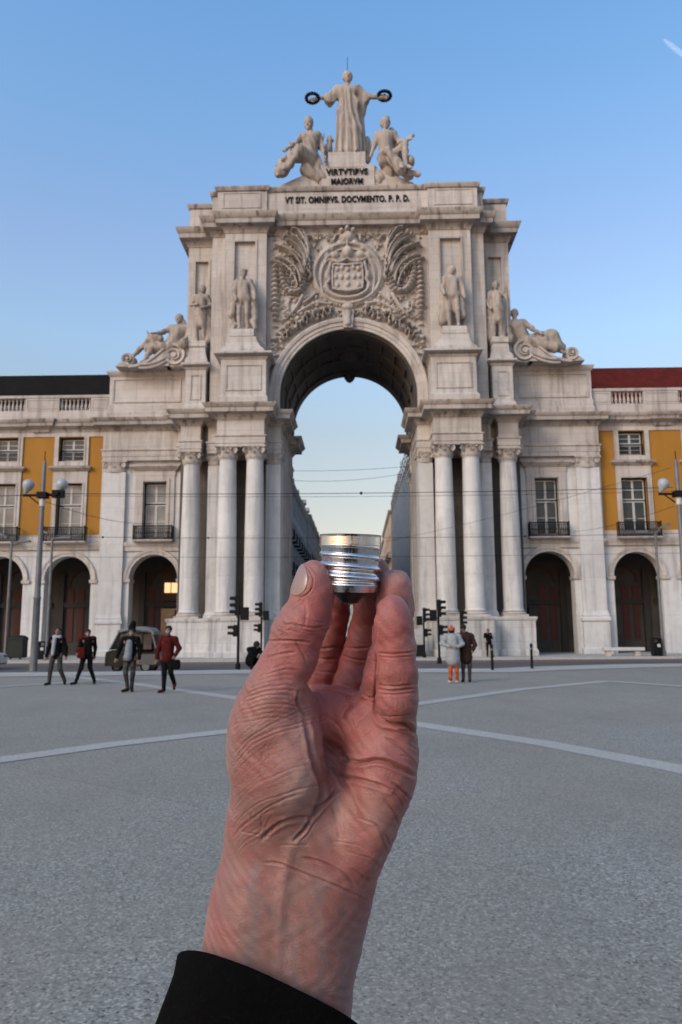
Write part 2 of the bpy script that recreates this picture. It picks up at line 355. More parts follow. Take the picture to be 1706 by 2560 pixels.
# ------------------------------------------------------------------ the arch
arch = thing('triumphal_arch', 'huge pale stone triumphal arch with paired columns, carved coat of arms and inscription', 'triumphal arch', (0, 51, 0))
def both(mb, name, mat, ang=35, parent=None):
    a = mb.build(name, mat, parent or arch, ang); b = mb.mirror().build(name, mat, parent or arch, ang); return a, b
CORN = [(0, 0), (0.06, 0), (0.10, 0.16), (0.16, 0.2), (0.24, 0.34), (0.30, 0.36), (0.66, 0.42), (0.68, 0.70), (0.74, 0.74), (0.88, 0.95), (0.9, 1.02), (0.05, 1.08), (0, 1.1)]
def cprof(z0, z1, out=0.9):
    return [(o*out/0.9, z0+(z1-z0)*h/1.1) for o, h in CORN]
ARC = [(0, 0), (0.02, 0), (0.02, 0.28), (0.06, 0.3), (0.06, 0.62), (0.12, 0.68), (0.12, 0.74), (0, 0.76), (0, 1)]
def aprof(z0, z1, zt, out=1.0):      # architrave then frieze
    return [(0, z0), (0.03*out, z0), (0.03*out, z0+0.22), (0.07*out, z0+0.24), (0.07*out, zt-0.14), (0.15*out, zt-0.06), (0.15*out, zt), (0, zt+0.02), (0, z1)]
EP = 0.0
# piers
pm = MB().box(4.76, 5.74, 52.3, 60.9, 0, 16.0).box(8.84, 9.74, 52.3, 60.9, 0, 16.0); both(pm, 'pier', M['stone'])
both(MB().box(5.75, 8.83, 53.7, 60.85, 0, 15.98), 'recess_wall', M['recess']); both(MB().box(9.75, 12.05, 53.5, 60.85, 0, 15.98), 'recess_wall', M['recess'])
# pilasters with pedestals
def pilaster(x0, x1, yf, yb, z0=2.9, z1=12.95):
    m = MB(); m.box(x0, x1, yf, yb, z0, z1)
    m.rect_mold(x0, x1, yf, yb, [(0.14, 2.5), (0.14, 2.6), (0.1, 2.68), (0.12, 2.74), (0.04, 2.84), (0.03, 2.92), (0, 2.95)])
    return m
both(pilaster(4.70, 5.70, 51.45, 53.5), 'pilaster', M['column'])
both(pilaster(8.88, 9.72, 51.65, 53.0), 'pilaster', M['column'])
both(pilaster(4.70, 5.7, 59.2, 61.0), 'pilaster', M['stone'])
PED = [(0.10, 0), (0.10, 0.32), (0.02, 0.42), (0, 0.46), (0, 2.22), (0.03, 2.26), (0.10, 2.36), (0.10, 2.48), (0.0, 2.5)]
both(MB().rect_mold(5.45, 9.1, 49.05, 53.0, PED), 'pedestal', M['base'])
both(MB().rect_mold(4.72, 5.42, 51.2, 53.2, PED), 'pedestal', M['base'])
both(MB().rect_mold(9.32, 12.0, 50.55, 53.0, PED), 'pedestal', M['base'])
both(MB().rect_mold(4.72, 6.0, 58.9, 61.1, PED), 'pedestal', M['base'])
# columns
def capital(hh=0.82, r=0.60):
    m = MB()
    m.lathe(0, 0, [(r*0.93, 0), (r*1.08, 0.02), (r*1.08, 0.06), (r*0.97, 0.08), (r*0.98, 0.4), (r*1.12, 0.62), (r*1.22, 0.7)], 24)
    for row, (z0, h, n, o) in enumerate([(0.07, 0.36, 8, 0.0), (0.12, 0.56, 8, 0.5)]):
        for k in range(n):
            a = 2*math.pi*(k+o)/n; ca, sa = math.cos(a), math.sin(a); w = 0.17
            prof = [(0.0, 0.0, 1.0), (0.015, 0.35, 1.1), (0.03, 0.7, 1.0), (0.12, 0.92, 0.8), (0.20, 0.97, 0.55), (0.22, 0.82, 0.3)]
            sec = []
            for dr, tz, ww in prof:
                rr = r*1.0+0.02+dr; z = z0+h*tz
                sec.append([((rr-0.02)*ca - (-w*ww)*sa, (rr-0.02)*sa + (-w*ww)*ca, z), ((rr+0.045)*ca, (rr+0.045)*sa, z), ((rr-0.02)*ca - (w*ww)*sa, (rr-0.02)*sa + (w*ww)*ca, z), ((rr-0.06)*ca, (rr-0.06)*sa, z-0.02)])
            m.rings(sec)
    for k in range(4):
        a = math.pi/4 + k*math.pi/2; ca, sa = math.cos(a), math.sin(a); pts = []; rad = []
        for i in range(22):
            q = i/21; th = q*3.6*math.pi; rr = 0.20*(1-q*0.8)
            pts.append(((r*1.40 + rr*math.cos(th+2.2))*ca, (r*1.40 + rr*math.cos(th+2.2))*sa, 0.53 + rr*math.sin(th+2.2))); rad.append(0.07*(1-0.4*q))
        m.tube(pts, rad, 6)
        m.tube([((r*0.9)*ca, (r*0.9)*sa, 0.36), (r*1.1*ca, r*1.1*sa, 0.56), (r*1.36*ca, r*1.36*sa, 0.71)], [0.05, 0.05, 0.06], 6)
    n = 24; ab = []
    for z, s_ in ((0.71, 0.97), (0.74, 1.02), (0.80, 1.04), (0.82, 1.0)):
        rg = []
        for j in range(n):
            sd_ = j*4//n; u = (j % (n//4))/(n//4)*2-1; bow = 1-0.13*(1-u*u); hw = r*1.30*s_
            x, y = hw*u, -hw*bow
            for _ in range(sd_): x, y = -y, x
            rg.append((x, y, z))
        ab.append(rg)
    m.rings(ab)
    for k in range(4):
        a = k*math.pi/2; m.lathe(r*1.15*math.cos(a), r*1.15*math.sin(a), [(0.01, 0.66), (0.09, 0.7), (0.1, 0.77), (0.01, 0.82)], 8)
    return m
cap_mesh = None
def column(x, y, src=[None]):
    if src[0] is None:
        prof = [(0.69, 0.42), (0.655, 0.5)] + [(0.645-0.095*max(0, (q-0.3)/0.7)**1.6, 0.5+9.95*q) for q in [i/24 for i in range(25)]] + [(0.60, 10.45), (0.6, 10.5), (0.55, 10.52)]
        c = MB().lathe(0, 0, prof, 40).build('column', M['column'], None, 40); c.parent = arch
        b = MB(); b.box(-0.82, 0.82, -0.82, 0.82, 0, 0.14)
        b.lathe(0, 0, [(0.79, 0.14), (0.83, 0.19), (0.83, 0.24), (0.77, 0.29), (0.7, 0.31), (0.7, 0.33), (0.74, 0.36), (0.74, 0.4), (0.68, 0.43)], 36)
        b = b.build('column_base', M['stone_plain']); b.parent = c
        k = capital().build('capital', M['stone_plain'], None, 50); k.parent = c; k.location = (0, 0, 10.5)
        src[0] = c; o = c
    else:
        c = src[0]; o = c.copy(); COL.objects.link(o)
        for ch in c.children:
            d = ch.copy(); COL.objects.link(d); d.parent = o
    o.location = (x, y-51, 2.5); return o
for sx_ in (-1, 1):
    for cx, cy in ((6.28, 50.2), (8.1, 50.2), (10.82, 51.6)): column(sx_*cx, cy)
# flat pilaster capitals
def flatcap(x0, x1, yf):
    hw = (x1-x0)/2; m = capital(0.82, hw*0.86); s_ = 0.45
    m.v = [(x + (x0+x1)/2, yf + 0.13 + y*s_, z) for x, y, z in m.v]; return m
for x0, x1, yf in ((4.70, 5.70, 51.45), (8.88, 9.72, 51.65)):
    f = flatcap(x0, x1, yf); f.v = [(x, y, z+12.95) for x, y, z in f.v]; both(f, 'pilaster_capital', M['stone_plain'], 50)
f = flatcap(4.7, 5.7, 60.9); f.v = [(x, y-0.2, z+12.95) for x, y, z in f.v]; both(f, 'pilaster_capital', M['stone_plain'], 50)
# entablatures: body, then cornice
def entab(x0, x1, y0, y1, e=0.0, out=0.9, nm='entablature'):
    both(MB().rect_mold(x0, x1, y0, y1, aprof(13.76+e, 15.66, 14.55)), nm, M['stone'])
    both(MB().rect_mold(x0, x1, y0, y1, cprof(15.62+e, 16.66+e, out)), 'cornice', M['cornice'])
entab(5.62, 8.78, 49.6, 53.0, 0.0)
entab(10.15, 11.52, 50.98, 53.1, -0.013)
entab(4.70, 9.72, 51.42, 54.2, -0.006)
entab(9.0, 12.0, 52.35, 53.6, -0.02)
entab(4.70, 9.0, 58.7, 61.0, -0.009, 0.98)
entab(5.35, 9.0, 54.3, 58.6, -0.016)
# central attic wall, vault and archivolt
RA, ZA = 4.76, 17.85
tagw = MB().wall_arch(-5.9, 5.9, 16.6, 30.2, 51.6, 61.3, 0, RA, ZA, 56)
tagw.build('spandrel_wall', M['stone'], arch)
vt = MB()
arcp = [(-(RA-0.03)*math.cos(math.pi*i/56), ZA+(RA-0.03)*math.sin(math.pi*i/56)) for i in range(57)]
arcp = [(-(RA-0.03), 16.62)] + arcp + [(RA-0.03, 16.62)]
vt.rings([[(x, 51.62, z) for x, z in arcp], [(x, 61.28, z) for x, z in arcp]], False, False)
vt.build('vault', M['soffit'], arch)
rb = MB()
for y0, y1, d in ((51.75, 52.7, 0.10), (54.6, 55.4, 0.12), (57.2, 58.0, 0.12), (60.0, 61.2, 0.16)):
    rb.archivolt(0, ZA, RA-0.03-d, [(0, y0), (0, y1), (d+0.01, y1), (d+0.01, y0)], 16.7, 48)
for i in range(1, 12):
    a = math.pi*i/12
    for y0, y1 in ((52.75, 54.55), (55.45, 57.15), (58.05, 59.95)):
        c, s_ = math.cos(a), math.sin(a); r0, r1 = RA-0.14, RA-0.02
        t_ = Vector((-s_, 0, c))*0.09
        p = [Vector((c*r0, 0, ZA+s_*r0)), Vector((c*r1, 0, ZA+s_*r1))]
        rb.rings([[tuple(p[0]-t_+Vector((0, y, 0))), tuple(p[0]+t_+Vector((0, y, 0))), tuple(p[1]+t_+Vector((0, y, 0))), tuple(p[1]-t_+Vector((0, y, 0)))] for y in (y0, y1)])
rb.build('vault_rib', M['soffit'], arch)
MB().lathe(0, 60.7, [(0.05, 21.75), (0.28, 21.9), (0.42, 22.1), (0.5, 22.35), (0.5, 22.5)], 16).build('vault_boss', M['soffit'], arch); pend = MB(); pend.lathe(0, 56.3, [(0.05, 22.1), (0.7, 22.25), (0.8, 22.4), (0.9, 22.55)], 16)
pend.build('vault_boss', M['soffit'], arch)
AV = [(0.0, 51.62), (0.0, 51.36), (0.2, 51.34), (0.22, 51.28), (0.46, 51.26), (0.48, 51.18), (0.68, 51.12), (0.76, 51.14), (0.78, 51.62)]
MB().archivolt(0, ZA, RA+0.0, AV, 16.62, 64).build('archivolt', M['stone'], arch, 30)
ks = MB(); ks.rings([[(-0.3, y, 22.55), (0.3, y, 22.55), (0.42, y, 23.75), (-0.42, y, 23.75)] for y in (50.95, 51.6)])
ks.lathe(0, 50.98, [(0.05, 22.6), (0.22, 22.75), (0.26, 23.0), (0.2, 23.3), (0.3, 23.6), (0.34, 23.72)], 14)
ks.build('keystone', M['stone_plain'], arch)
# main attic masses
main = MB().box(5.7, 9.72, 51.62, 61.2, 16.0, 30.0)
both(main, 'attic_wall', M['stone'])
# projecting attic piers with sunk panels behind the statues
ap = MB().holes(5.75, 8.72, 16.6, 30.0, 51.05, 51.3, [(6.55, 8.02, 21.7, 29.1)])
ap.add([(6.5, 51.28, 21.6), (8.1, 51.28, 21.6), (8.1, 51.28, 29.2), (6.5, 51.28, 29.2)], [(0, 1, 2, 3)])
ap.box(5.76, 8.71, 51.31, 51.7, 16.6, 30.0)
both(ap, 'attic_pier', M['stone'])
fr = MB()
def frame(m, x0, x1, z0, z1, y, w=0.14, d=0.07):
    m.box(x0-w, x0, y-d, y+0.02, z0-w, z1+w); m.box(x1, x1+w, y-d, y+0.02, z0-w, z1+w); m.box(x0, x1, y-d, y+0.02, z1, z1+w); m.box(x0, x1, y-d, y+0.02, z0-w, z0)
frame(fr, 6.55, 8.02, 21.7, 29.1, 51.05); both(fr, 'panel_moulding', M['stone_plain'])
# side attic masses
sm = MB().holes(9.70, 11.75, 16.6, 30.0, 53.0, 53.2, [(10.25, 11.2, 21.6, 28.6)])
sm.add([(10.2, 53.18, 21.5), (11.3, 53.18, 21.5), (11.3, 53.18, 28.7), (10.2, 53.18, 28.7)], [(0, 1, 2, 3)]); sm.box(9.7, 11.74, 53.21, 60.8, 16.6, 30.0)
both(sm, 'side_attic_wall', M['stone'])
fr = MB(); frame(fr, 10.25, 11.2, 21.6, 28.6, 53.0); both(fr, 'panel_moulding', M['stone_plain'])
# attic cornices
def acorn(x0, x1, y0, y1, e, out=0.86, side=True, z0=29.75, z1=31.0):
    pr = [(0, z0), (0.05, z0), (0.1, z0+0.18), (0.22, z0+0.36), (0.28, z0+0.4), (0.62, z0+0.5), (0.64, z0+0.82), (0.7, z0+0.86), (0.86, z1-0.12), (0.88, z1), (0.1, z1+0.06), (0, z1+0.08)]
    pr = [(o*out/0.88, z+e) for o, z in pr]
    m = MB().rect_mold(x0, x1, y0, y1, pr)
    if side: both(m, 'attic_cornice', M['cornice'])
    else: m.build('attic_cornice', M['cornice'], arch)
acorn(-6.0, 6.0, 51.55, 61.2, 0.0, 0.84, False)
acorn(5.75, 8.72, 51.05, 60, 0.007)
acorn(6.5, 9.74, 51.62, 61.15, 0.013)
acorn(9.0, 11.76, 53.0, 60.8, -0.01)
# upper parapet
MB().box(-6.0, 6.0, 51.15, 58, 31.0, 33.15).build('parapet', M['stone'], arch)
def ppan(x0, x1, yf, z1=33.2):
    m = MB().box(x0, x1, yf, 57.9, 31.05, z1); frame(m, x0+0.55, x1-0.45, 31.75, z1-0.42, yf, 0.1, 0.05); return m
both(ppan(5.75, 9.3, 50.98), 'parapet_panel', M['stone'])
both(MB().box(9.2, 9.78, 51.6, 57.5, 31.05, 33.18), 'parapet_panel', M['stone'])
both(MB().box(9.7, 11.75, 53.0, 58, 31.0, 33.0), 'side_parapet', M['stone'])
PC = lambda z: [(0, z-0.1), (0.1, z-0.06), (0.16, z+0.06), (0.2, z+0.16), (0.2, z+0.24), (0, z+0.27)]
MB().rect_mold(-5.7, 5.7, 51.15, 58, PC(33.0)).build('parapet_cap', M['cornice'], arch)
both(MB().rect_mold(5.72, 9.32, 50.98, 57.9, PC(33.03)), 'parapet_cap', M['cornice'])
both(MB().rect_mold(9.2, 9.8, 51.6, 57.5, PC(33.01)), 'parapet_cap', M['cornice'])
both(MB().rect_mold(9.7, 11.75, 53.0, 58, PC(32.9)), 'side_parapet_cap', M['cornice'])
PB = [(0.12, 31.02), (0.12, 31.3), (0.0, 31.45)]
MB().rect_mold(-5.9, 5.9, 51.15, 58, PB).build('parapet_plinth', M['stone'], arch)
# statue pedestals over the entablature
def attped(x0, x1, yf, yb, z0, z1, cap, e=0.0, panel=True):
    m = MB().rect_mold(x0, x1, yf, yb, [(0.14, z0), (0.14, z0+0.42), (0.03, z0+0.55), (0, z0+0.6), (0, z1-0.2), (0.05, z1-0.16), (0.14, z1-0.02), (0, z1)])
    if panel: frame(m, x0+0.42, x1-0.42, z0+1.0, z1-0.62, yf, 0.1, 0.06)
    m.rect_mold(x0, x1, yf, yb, [(0, z1+e), (cap*0.5, z1+0.05+e), (cap, z1+0.14+e), (cap, z1+0.27+e), (0, z1+0.3+e)]); return m
both(attped(5.5, 8.55, 49.35, 52.0, 16.65, 19.9, 0.42), 'statue_pedestal', M['stone'])
both(attped(9.95, 11.35, 51.3, 53.05, 16.65, 19.9, 0.3), 'statue_pedestal', M['stone'])
st = MB().rings([[(x0, y0, z), (x1, y0, z), (x1, 51.1, z), (x0, 51.1, z)] for x0, x1, y0, z in ((5.65, 8.7, 49.4, 20.2), (5.68, 8.66, 49.45, 20.5), (5.95, 8.35, 49.6, 20.75), (6.2, 8.2, 49.65, 21.2), (6.25, 8.15, 49.65, 21.45))])
st.rect_mold(6.45, 8.0, 49.7, 51.0, [(0, 21.45), (0.05, 21.5), (0.05, 21.95), (0, 22.03)])
both(st, 'statue_base', M['stone'])
st = MB().rings([[(x0, y0, z), (x1, y0, z), (x1, 53.0, z), (x0, 53.0, z)] for x0, x1, y0, z in ((9.85, 11.45, 51.2, 20.2), (9.88, 11.42, 51.25, 20.5), (10.0, 11.2, 51.35, 20.8), (10.05, 11.15, 51.35, 21.4))])
st.rect_mold(10.05, 11.12, 51.3, 52.6, [(0, 21.4), (0.05, 21.45), (0.05, 21.78), (0, 21.84)])
both(st, 'statue_base', M['stone'])
# mound and stele under the crowning group
md = MB(); md.prism_xz([(-5.0, 33.2), (-4.85, 33.75), (-3.9, 34.2), (-3.7, 34.3), (-2.1, 35.0), (-2.05, 35.25), (2.05, 35.25), (2.1, 35.0), (3.7, 34.3), (3.9, 34.2), (4.85, 33.75), (5.0, 33.2)], 51.6, 54.6)
md.box(-2.0, 2.0, 51.45, 53.5, 33.2, 35.2)
md.box(-1.36, 1.36, 51.42, 53.4, 35.0, 36.2)
md.build('sculpture_plinth', M['stone'], arch)
# inscriptions
def inscription(txt, w, z, y, h):
    c = bpy.data.curves.new('t', 'FONT'); c.body = txt; c.size = 1; c.extrude = 0.02; c.offset = 0.042; c.align_x = 'CENTER'; c.space_character = 1.08
    o = bpy.data.objects.new('t', c); COL.objects.link(o); bpy.context.view_layer.update()
    me = bpy.data.meshes.new_from_object(o.evaluated_get(bpy.context.evaluated_depsgraph_get())); bpy.data.objects.remove(o)
    co = np.array([v.co[:] for v in me.vertices]); mn, mx = co.min(0), co.max(0)
    q = np.empty_like(co); q[:, 0] = (co[:, 0]-(mn[0]+mx[0])/2)*w/(mx[0]-mn[0]); q[:, 2] = z+(co[:, 1]-(mn[1]+mx[1])/2)*h/(mx[1]-mn[1]); q[:, 1] = y-co[:, 2]-0.005-51
    me.vertices.foreach_set('co', q.ravel()); me.materials.append(M['bronze']); me.update()
    me.name = 'inscription'; ob = bpy.data.objects.new('inscription', me); COL.objects.link(ob); ob.parent = arch; return ob
inscription('VIRTVTIBVS', 3.05, 34.6, 51.38, 0.5)['label'] = 'bronze lettering reading VIRTVTIBVS'
inscription('MAIORVM', 2.3, 33.85, 51.38, 0.5)['label'] = 'bronze lettering reading MAIORVM'
inscription('VT SIT. OMNIBVS. DOCVMENTO. P. P. D.', 8.95, 32.27, 51.11, 0.52)['label'] = 'bronze lettering reading VT SIT OMNIBVS DOCVMENTO PPD'
# side bays in white stone
BX = 13.9
def bay(m, x0, x1, cx, yf, yb, r=1.72):
    m.wall_arch(x0, x1, 0, 7.62, yf, yb, cx, r, 5.35)
bw = MB(); bay(bw, 11.9, 17.72, BX, 54.0, 55.0)
bw.holes(11.9, 17.72, 7.62, 16.3, 54.0, 54.9, [(13.1, 14.82, 8.2, 12.3)])
both(bw, 'side_bay_wall', M['column'])
AV2 = [(0, 54.02), (0, 53.9), (0.18, 53.88), (0.2, 53.84), (0.38, 53.8), (0.42, 54.02)]
both(MB().archivolt(BX, 5.35, 1.72, AV2, None, 28), 'bay_archivolt', M['stone'], 30)
IM = [(0, 5.08), (0.07, 5.12), (0.1, 5.25), (0.1, 5.34), (0, 5.36)]
im = MB(); im.rect_mold(11.9, 12.18, 53.96, 54.9, IM); im.rect_mold(15.62, 16.0, 53.96, 54.9, IM); both(im, 'impost', M['stone'])
bp = MB(); bp.box(16.05, 17.68, 53.72, 54.3, 2.9, 13.0); bp.rect_mold(15.98, 17.75, 53.62, 54.3, [(0.12, 0), (0.12, 0.35), (0, 0.45), (0, 2.15), (0.1, 2.25), (0.1, 2.42), (0.02, 2.5), (0.04, 2.6), (-0.02, 2.72), (-0.04, 2.92)])
both(bp, 'side_pilaster', M['column'])
f = flatcap(16.05, 17.68, 53.72); f.v = [(x, y+0.1, z+12.98) for x, y, z in f.v]; both(f, 'pilaster_capital', M['stone_plain'], 50)
both(MB().rect_mold(11.95, 17.72, 53.9, 54.8, [(0, 7.3), (0.04, 7.34), (0.04, 7.6), (0.1, 7.66), (0.14, 7.82), (0.14, 7.94), (0, 7.97)]), 'string_course', M['stone'])
both(MB().rect_mold(12.0, 17.74, 53.72, 55.0, [(0, 13.82), (0.03, 13.84), (0.03, 14.12), (0.07, 14.15), (0.07, 14.5), (0.15, 14.58), (0.15, 14.66), (0, 14.7), (0, 16.2)]), 'side_entablature', M['stone'])
both(MB().rect_mold(12.0, 17.76, 53.72, 55.2, cprof(16.02, 16.93, 0.78)), 'side_cornice', M['cornice'])
# hood and surround of bay window
hw = MB(); hw.box(12.55, 13.1, 53.9, 54.1, 8.0, 12.75); hw.box(14.82, 15.37, 53.9, 54.1, 8.0, 12.75); hw.box(13.1, 14.82, 53.9, 54.1, 12.3, 12.75)
hw.box(12.9, 13.12, 53.84, 54.02, 8.0, 12.55); hw.box(14.8, 15.02, 53.84, 54.02, 8.0, 12.55); hw.box(13.12, 14.8, 53.84, 54.02, 12.32, 12.55)
hw.box(12.5, 15.42, 53.88, 54.1, 12.75, 13.1)
hw.rect_mold(12.45, 15.45, 53.85, 54.2, [(0, 13.1), (0.08, 13.16), (0.3, 13.38), (0.32, 13.5), (0, 13.55)])
both(hw, 'window_surround', M['stone'])
# attic blocks over side bays
wa = MB().rect_mold(11.5, 17.55, 54.0, 57, [(0.12, 16.9), (0.12, 17.5), (0.06, 17.58), (0.06, 18.0), (0, 18.12), (0, 20.2), (0.06, 20.25), (0.16, 20.38), (0.22, 20.5), (0.22, 20.62), (0, 20.66)])
frame(wa, 12.4, 17.2, 18.35, 19.95, 54.0, 0.12, 0.07)
both(wa, 'side_attic', M['stone'])
# fill behind side bays above
both(MB().box(12.06, 17.7, 54.91, 60.8, 7.7, 16.5), 'side_bay_mass', M['stone'])
# ------------------------------------------------------------------ windows, balconies
def window(parent, cx, z0, z1, w, y, curtain=False, low=False, src={}):
    f = MB(); x0, x1 = cx-w/2, cx+w/2; d = 0.1
    f.box(x0, x0+d, y-0.05, y+0.05, z0, z1); f.box(x1-d, x1, y-0.05, y+0.05, z0, z1); f.box(x0+d, x1-d, y-0.05, y+0.05, z1-d, z1); f.box(x0+d, x1-d, y-0.05, y+0.05, z0, z0+d)
    fo = f.build('window_frame', M['dark_wood'], parent)
    s_ = MB(); zm = z0+(z1-z0)*(0.62 if not low else 0.48)
    for a, b in ((z0+d, zm-0.05), (zm+0.05, z1-d)):
        for p, q in ((x0+d, cx), (cx, x1-d)):
            e = 0.075
            s_.box(p+0.005, p+e, y-0.03, y+0.03, a, b); s_.box(q-e, q-0.005, y-0.03, y+0.03, a, b); s_.box(p+e, q-e, y-0.03, y+0.03, b-e, b); s_.box(p+e, q-e, y-0.03, y+0.03, a, a+e)
            s_.box(p+e, q-e, y-0.02, y+0.02, (a+b)/2-0.02, (a+b)/2+0.02)
    so = s_.build('sash', M['white_wood'], fo)
    MB().box(x0+d, x1-d, y-0.04, y+0.04, zm-0.05, zm+0.05).build('transom', M['dark_wood'], fo)
    MB().box(x0+d, x1-d, y+0.012, y+0.02, z0+d, z1-d).build('pane', M['glass_curtain' if curtain else 'glass'], fo)
    # room behind stays dark
    return fo
def balcony(parent, x0, x1, y0, y1, z0, z1, slab=True):
    m = MB(); m.box(x0, x1, y0-0.03, y0+0.03, z1-0.07, z1); m.box(x0, x1, y0-0.02, y0+0.02, z0+0.06, z0+0.12); m.box(x0, x1, y0-0.015, y0+0.015, z1-0.22, z1-0.19)
    for xx in (x0, x1):
        m.box(xx-0.03, xx+0.03, y0+0.03, y1, z1-0.05, z1); m.box(xx-0.02, xx+0.02, y0+0.02, y1, z0+0.08, z0+0.11); m.box(xx-0.035, xx+0.035, y0-0.035, y0+0.035, z0, z1+0.06)
        k = y0+0.12
        while k < y1: m.box(xx-0.012, xx+0.012, k-0.012, k+0.012, z0+0.1, z1-0.04); k += 0.13
    n = int((x1-x0)/0.125)
    for i in range(1, n):
        x = x0+(x1-x0)*i/n
        m.box(x-0.022, x+0.022, y0-0.02, y0+0.02, z0+0.1, z1-0.04)
        m.lathe(x, y0, [(0.02, z0+0.42), (0.055, z0+0.5), (0.02, z0+0.58)], 6); m.lathe(x, y0, [(0.02, z0+0.12), (0.045, z0+0.18), (0.02, z0+0.24)], 6)
    o = m.build('balcony_railing', M['iron'], parent)
    if slab:
        s_ = MB(); s_.rect_mold(x0-0.05, x1+0.05, y0-0.06, y1, [(-0.06, z0-0.14), (0.0, z0-0.08), (0.03, z0-0.06), (0.03, z0-0.0), (0, z0+0.01)]); s_.build('balcony_slab', M['stone'], parent)
    return o
for s_ in (-1, 1):
    window(arch, s_*13.96, 8.2, 12.3, 1.70, 54.45, curtain=(s_ < 0))
    balcony(arch, *sorted((s_*12.55, s_*15.25)), 53.35, 54.0, 8.05, 9.07)
# interior of the arcades
def arcade_room(parent, x0, x1, y0, y1, zc, lit=False, side=1, arcs=()):
    m = MB()
    m.add([(x0,y1,0),(x1,y1,0),(x1,y1,zc),(x0,y1,zc)], [(0,1,2,3)]); m.add([(x0,y0,zc),(x1,y0,zc),(x1,y1,zc),(x0,y1,zc)], [(0,1,2,3)])
    m.build('arcade_interior', M['plaster_dark'], parent)
# ------------------------------------------------------------------ the two ochre wings
def wing(side):
    nm = 'left' if side < 0 else 'right'
    lab = ('ochre arcaded palace wing with blackened tile roof left of the arch' if side < 0 else 'ochre arcaded palace wing with dark red tile roof right of the arch')
    w = thing('palace_wing', lab, 'building', (side*30, 54.3, 0), 0, 'arcaded palace wings either side of the arch')
    X = lambda x: side*x
    def bld(m, name, mat, ang=35, parent=None):
        if side < 0: m = m.mirror()
        return m.build(name, mat, parent or w, ang)
    NB = 6; P = 4.85; C0 = 20.1
    g = MB()
    for k in range(NB):
        cx = C0+P*k; x0 = 17.73 if k == 0 else cx-P/2; x1 = cx+P/2 if k < NB-1 else cx+P/2
        g.wall_arch(x0, x1, 0, 7.75, 54.3, 55.2, cx, 1.67, 5.35)
    bld(g, 'arcade_wall', M['column'])
    for k in range(NB):
        a = MB(); im = MB()
        cx = C0+P*k
        a.archivolt(cx, 5.35, 1.67, [(0, 54.32), (0, 54.22), (0.2, 54.2), (0.22, 54.16), (0.36, 54.14), (0.4, 54.32)], None, 26)
        im.rect_mold(cx-1.67-0.4, cx-1.68, 54.24, 55.1, [(0, 5.05), (0.07, 5.1), (0.1, 5.22), (0.1, 5.32), (0, 5.34)]); bld(im, 'impost', M['stone']); im = MB(); im.rect_mold(cx+1.68, cx+2.07, 54.24, 55.1, [(0, 5.05), (0.07, 5.1), (0.1, 5.22), (0.1, 5.32), (0, 5.34)])
        bld(a, 'archivolt', M['stone'], 30); bld(im, 'impost', M['stone'])
    xe = C0+P*(NB-0.5)
    bld(MB().rect_mold(17.78, xe, 54.2, 55, [(0, 7.45), (0.05, 7.5), (0.05, 7.7), (0.12, 7.8), (0.14, 7.95), (0, 8.0)]), 'string_course', M['stone'])
    u = MB(); hs = []
    for k in range(NB):
        cx = C0+0.15+P*k; hs += [(cx-0.93, cx+0.93, 13.95, 15.75), (cx-0.93, cx+0.93, 8.1, 12.33)]
    u.holes(17.73, xe, 8.0, 16.1, 54.34, 54.9, hs); bld(u, 'upper_wall', M['yellow'])
    sr = MB()
    sr.box(17.74, xe, 54.27, 54.36, 8.0, 8.55); sr.box(17.74, xe, 54.27, 54.36, 15.8, 16.15); sr.box(17.73, 17.95, 54.25, 54.36, 8.55, 15.8)
    bld(sr, 'wall_trim', M['stone'])
    for k in range(NB):
        sr = MB(); hd = MB(); cx = C0+0.15+P*k; e = 0.93
        for (za, zb, t_) in ((13.6, 15.8, 0.33), (8.0, 12.8, 0.33)):
            zt = 15.75 if za > 10 else 12.33
            sr.box(cx-e-t_, cx-e, 54.22, 54.4, za, zb-0.002); sr.box(cx+e, cx+e+t_, 54.22, 54.4, za, zb-0.002)
            if za < 10: sr.box(cx-e, cx+e, 54.22, 54.4, zt, zb-0.002)
            else: sr.box(cx-e, cx+e, 54.22, 54.4, za, 13.95)
            sr.box(cx-e-0.12, cx-e, 54.18, 54.3, za+0.02, zt); sr.box(cx+e, cx+e+0.12, 54.18, 54.3, za+0.02, zt)
        sr.box(cx-e-0.33, cx+e+0.33, 54.24, 54.4, 12.8, 13.25)
        hd.rect_mold(cx-e-0.38, cx+e+0.38, 54.2, 54.4, [(0, 13.2), (0.06, 13.26), (0.24, 13.42), (0.26, 13.52), (0.06, 13.6), (0, 13.62)])
        bld(sr, 'window_surround', M['stone']); bld(hd, 'window_hood', M['cornice'])
    for k in range(NB):
        cx = X(C0+0.15+P*k)
        window(w, cx, 13.95, 15.75, 1.84, 54.7, low=True); window(w, cx, 8.1, 12.33, 1.84, 54.7, curtain=(side < 0))
        balcony(w, cx-1.45, cx+1.45, 53.62, 54.2, 8.02, 9.07)
        gm = MB(); gm.box(cx-0.9, cx+0.9, 54.42, 54.46, 14.72, 14.78)
        for i in range(15): xx = cx-0.86+1.72*i/14; gm.box(xx-0.012, xx+0.012, 54.43, 54.45, 13.98, 14.72)
        gm.build('window_railing', M['iron'], w)
    cp = [(0, 16.1), (0.04, 16.12), (0.1, 16.3), (0.3, 16.42), (0.46, 16.5), (0.5, 16.7), (0.56, 16.74), (0.66, 16.93), (0.66, 17.0), (0, 17.05)]
    c = MB().rect_mold(17.8, xe, 54.3, 55.3, cp)
    for k in range(NB): c.rect_mold(C0+P*k+P/2-0.55, C0+P*k+P/2+0.55, 54.16, 55.2, [(o, z+0.011) for o, z in cp])
    bld(c, 'cornice', M['cornice'])
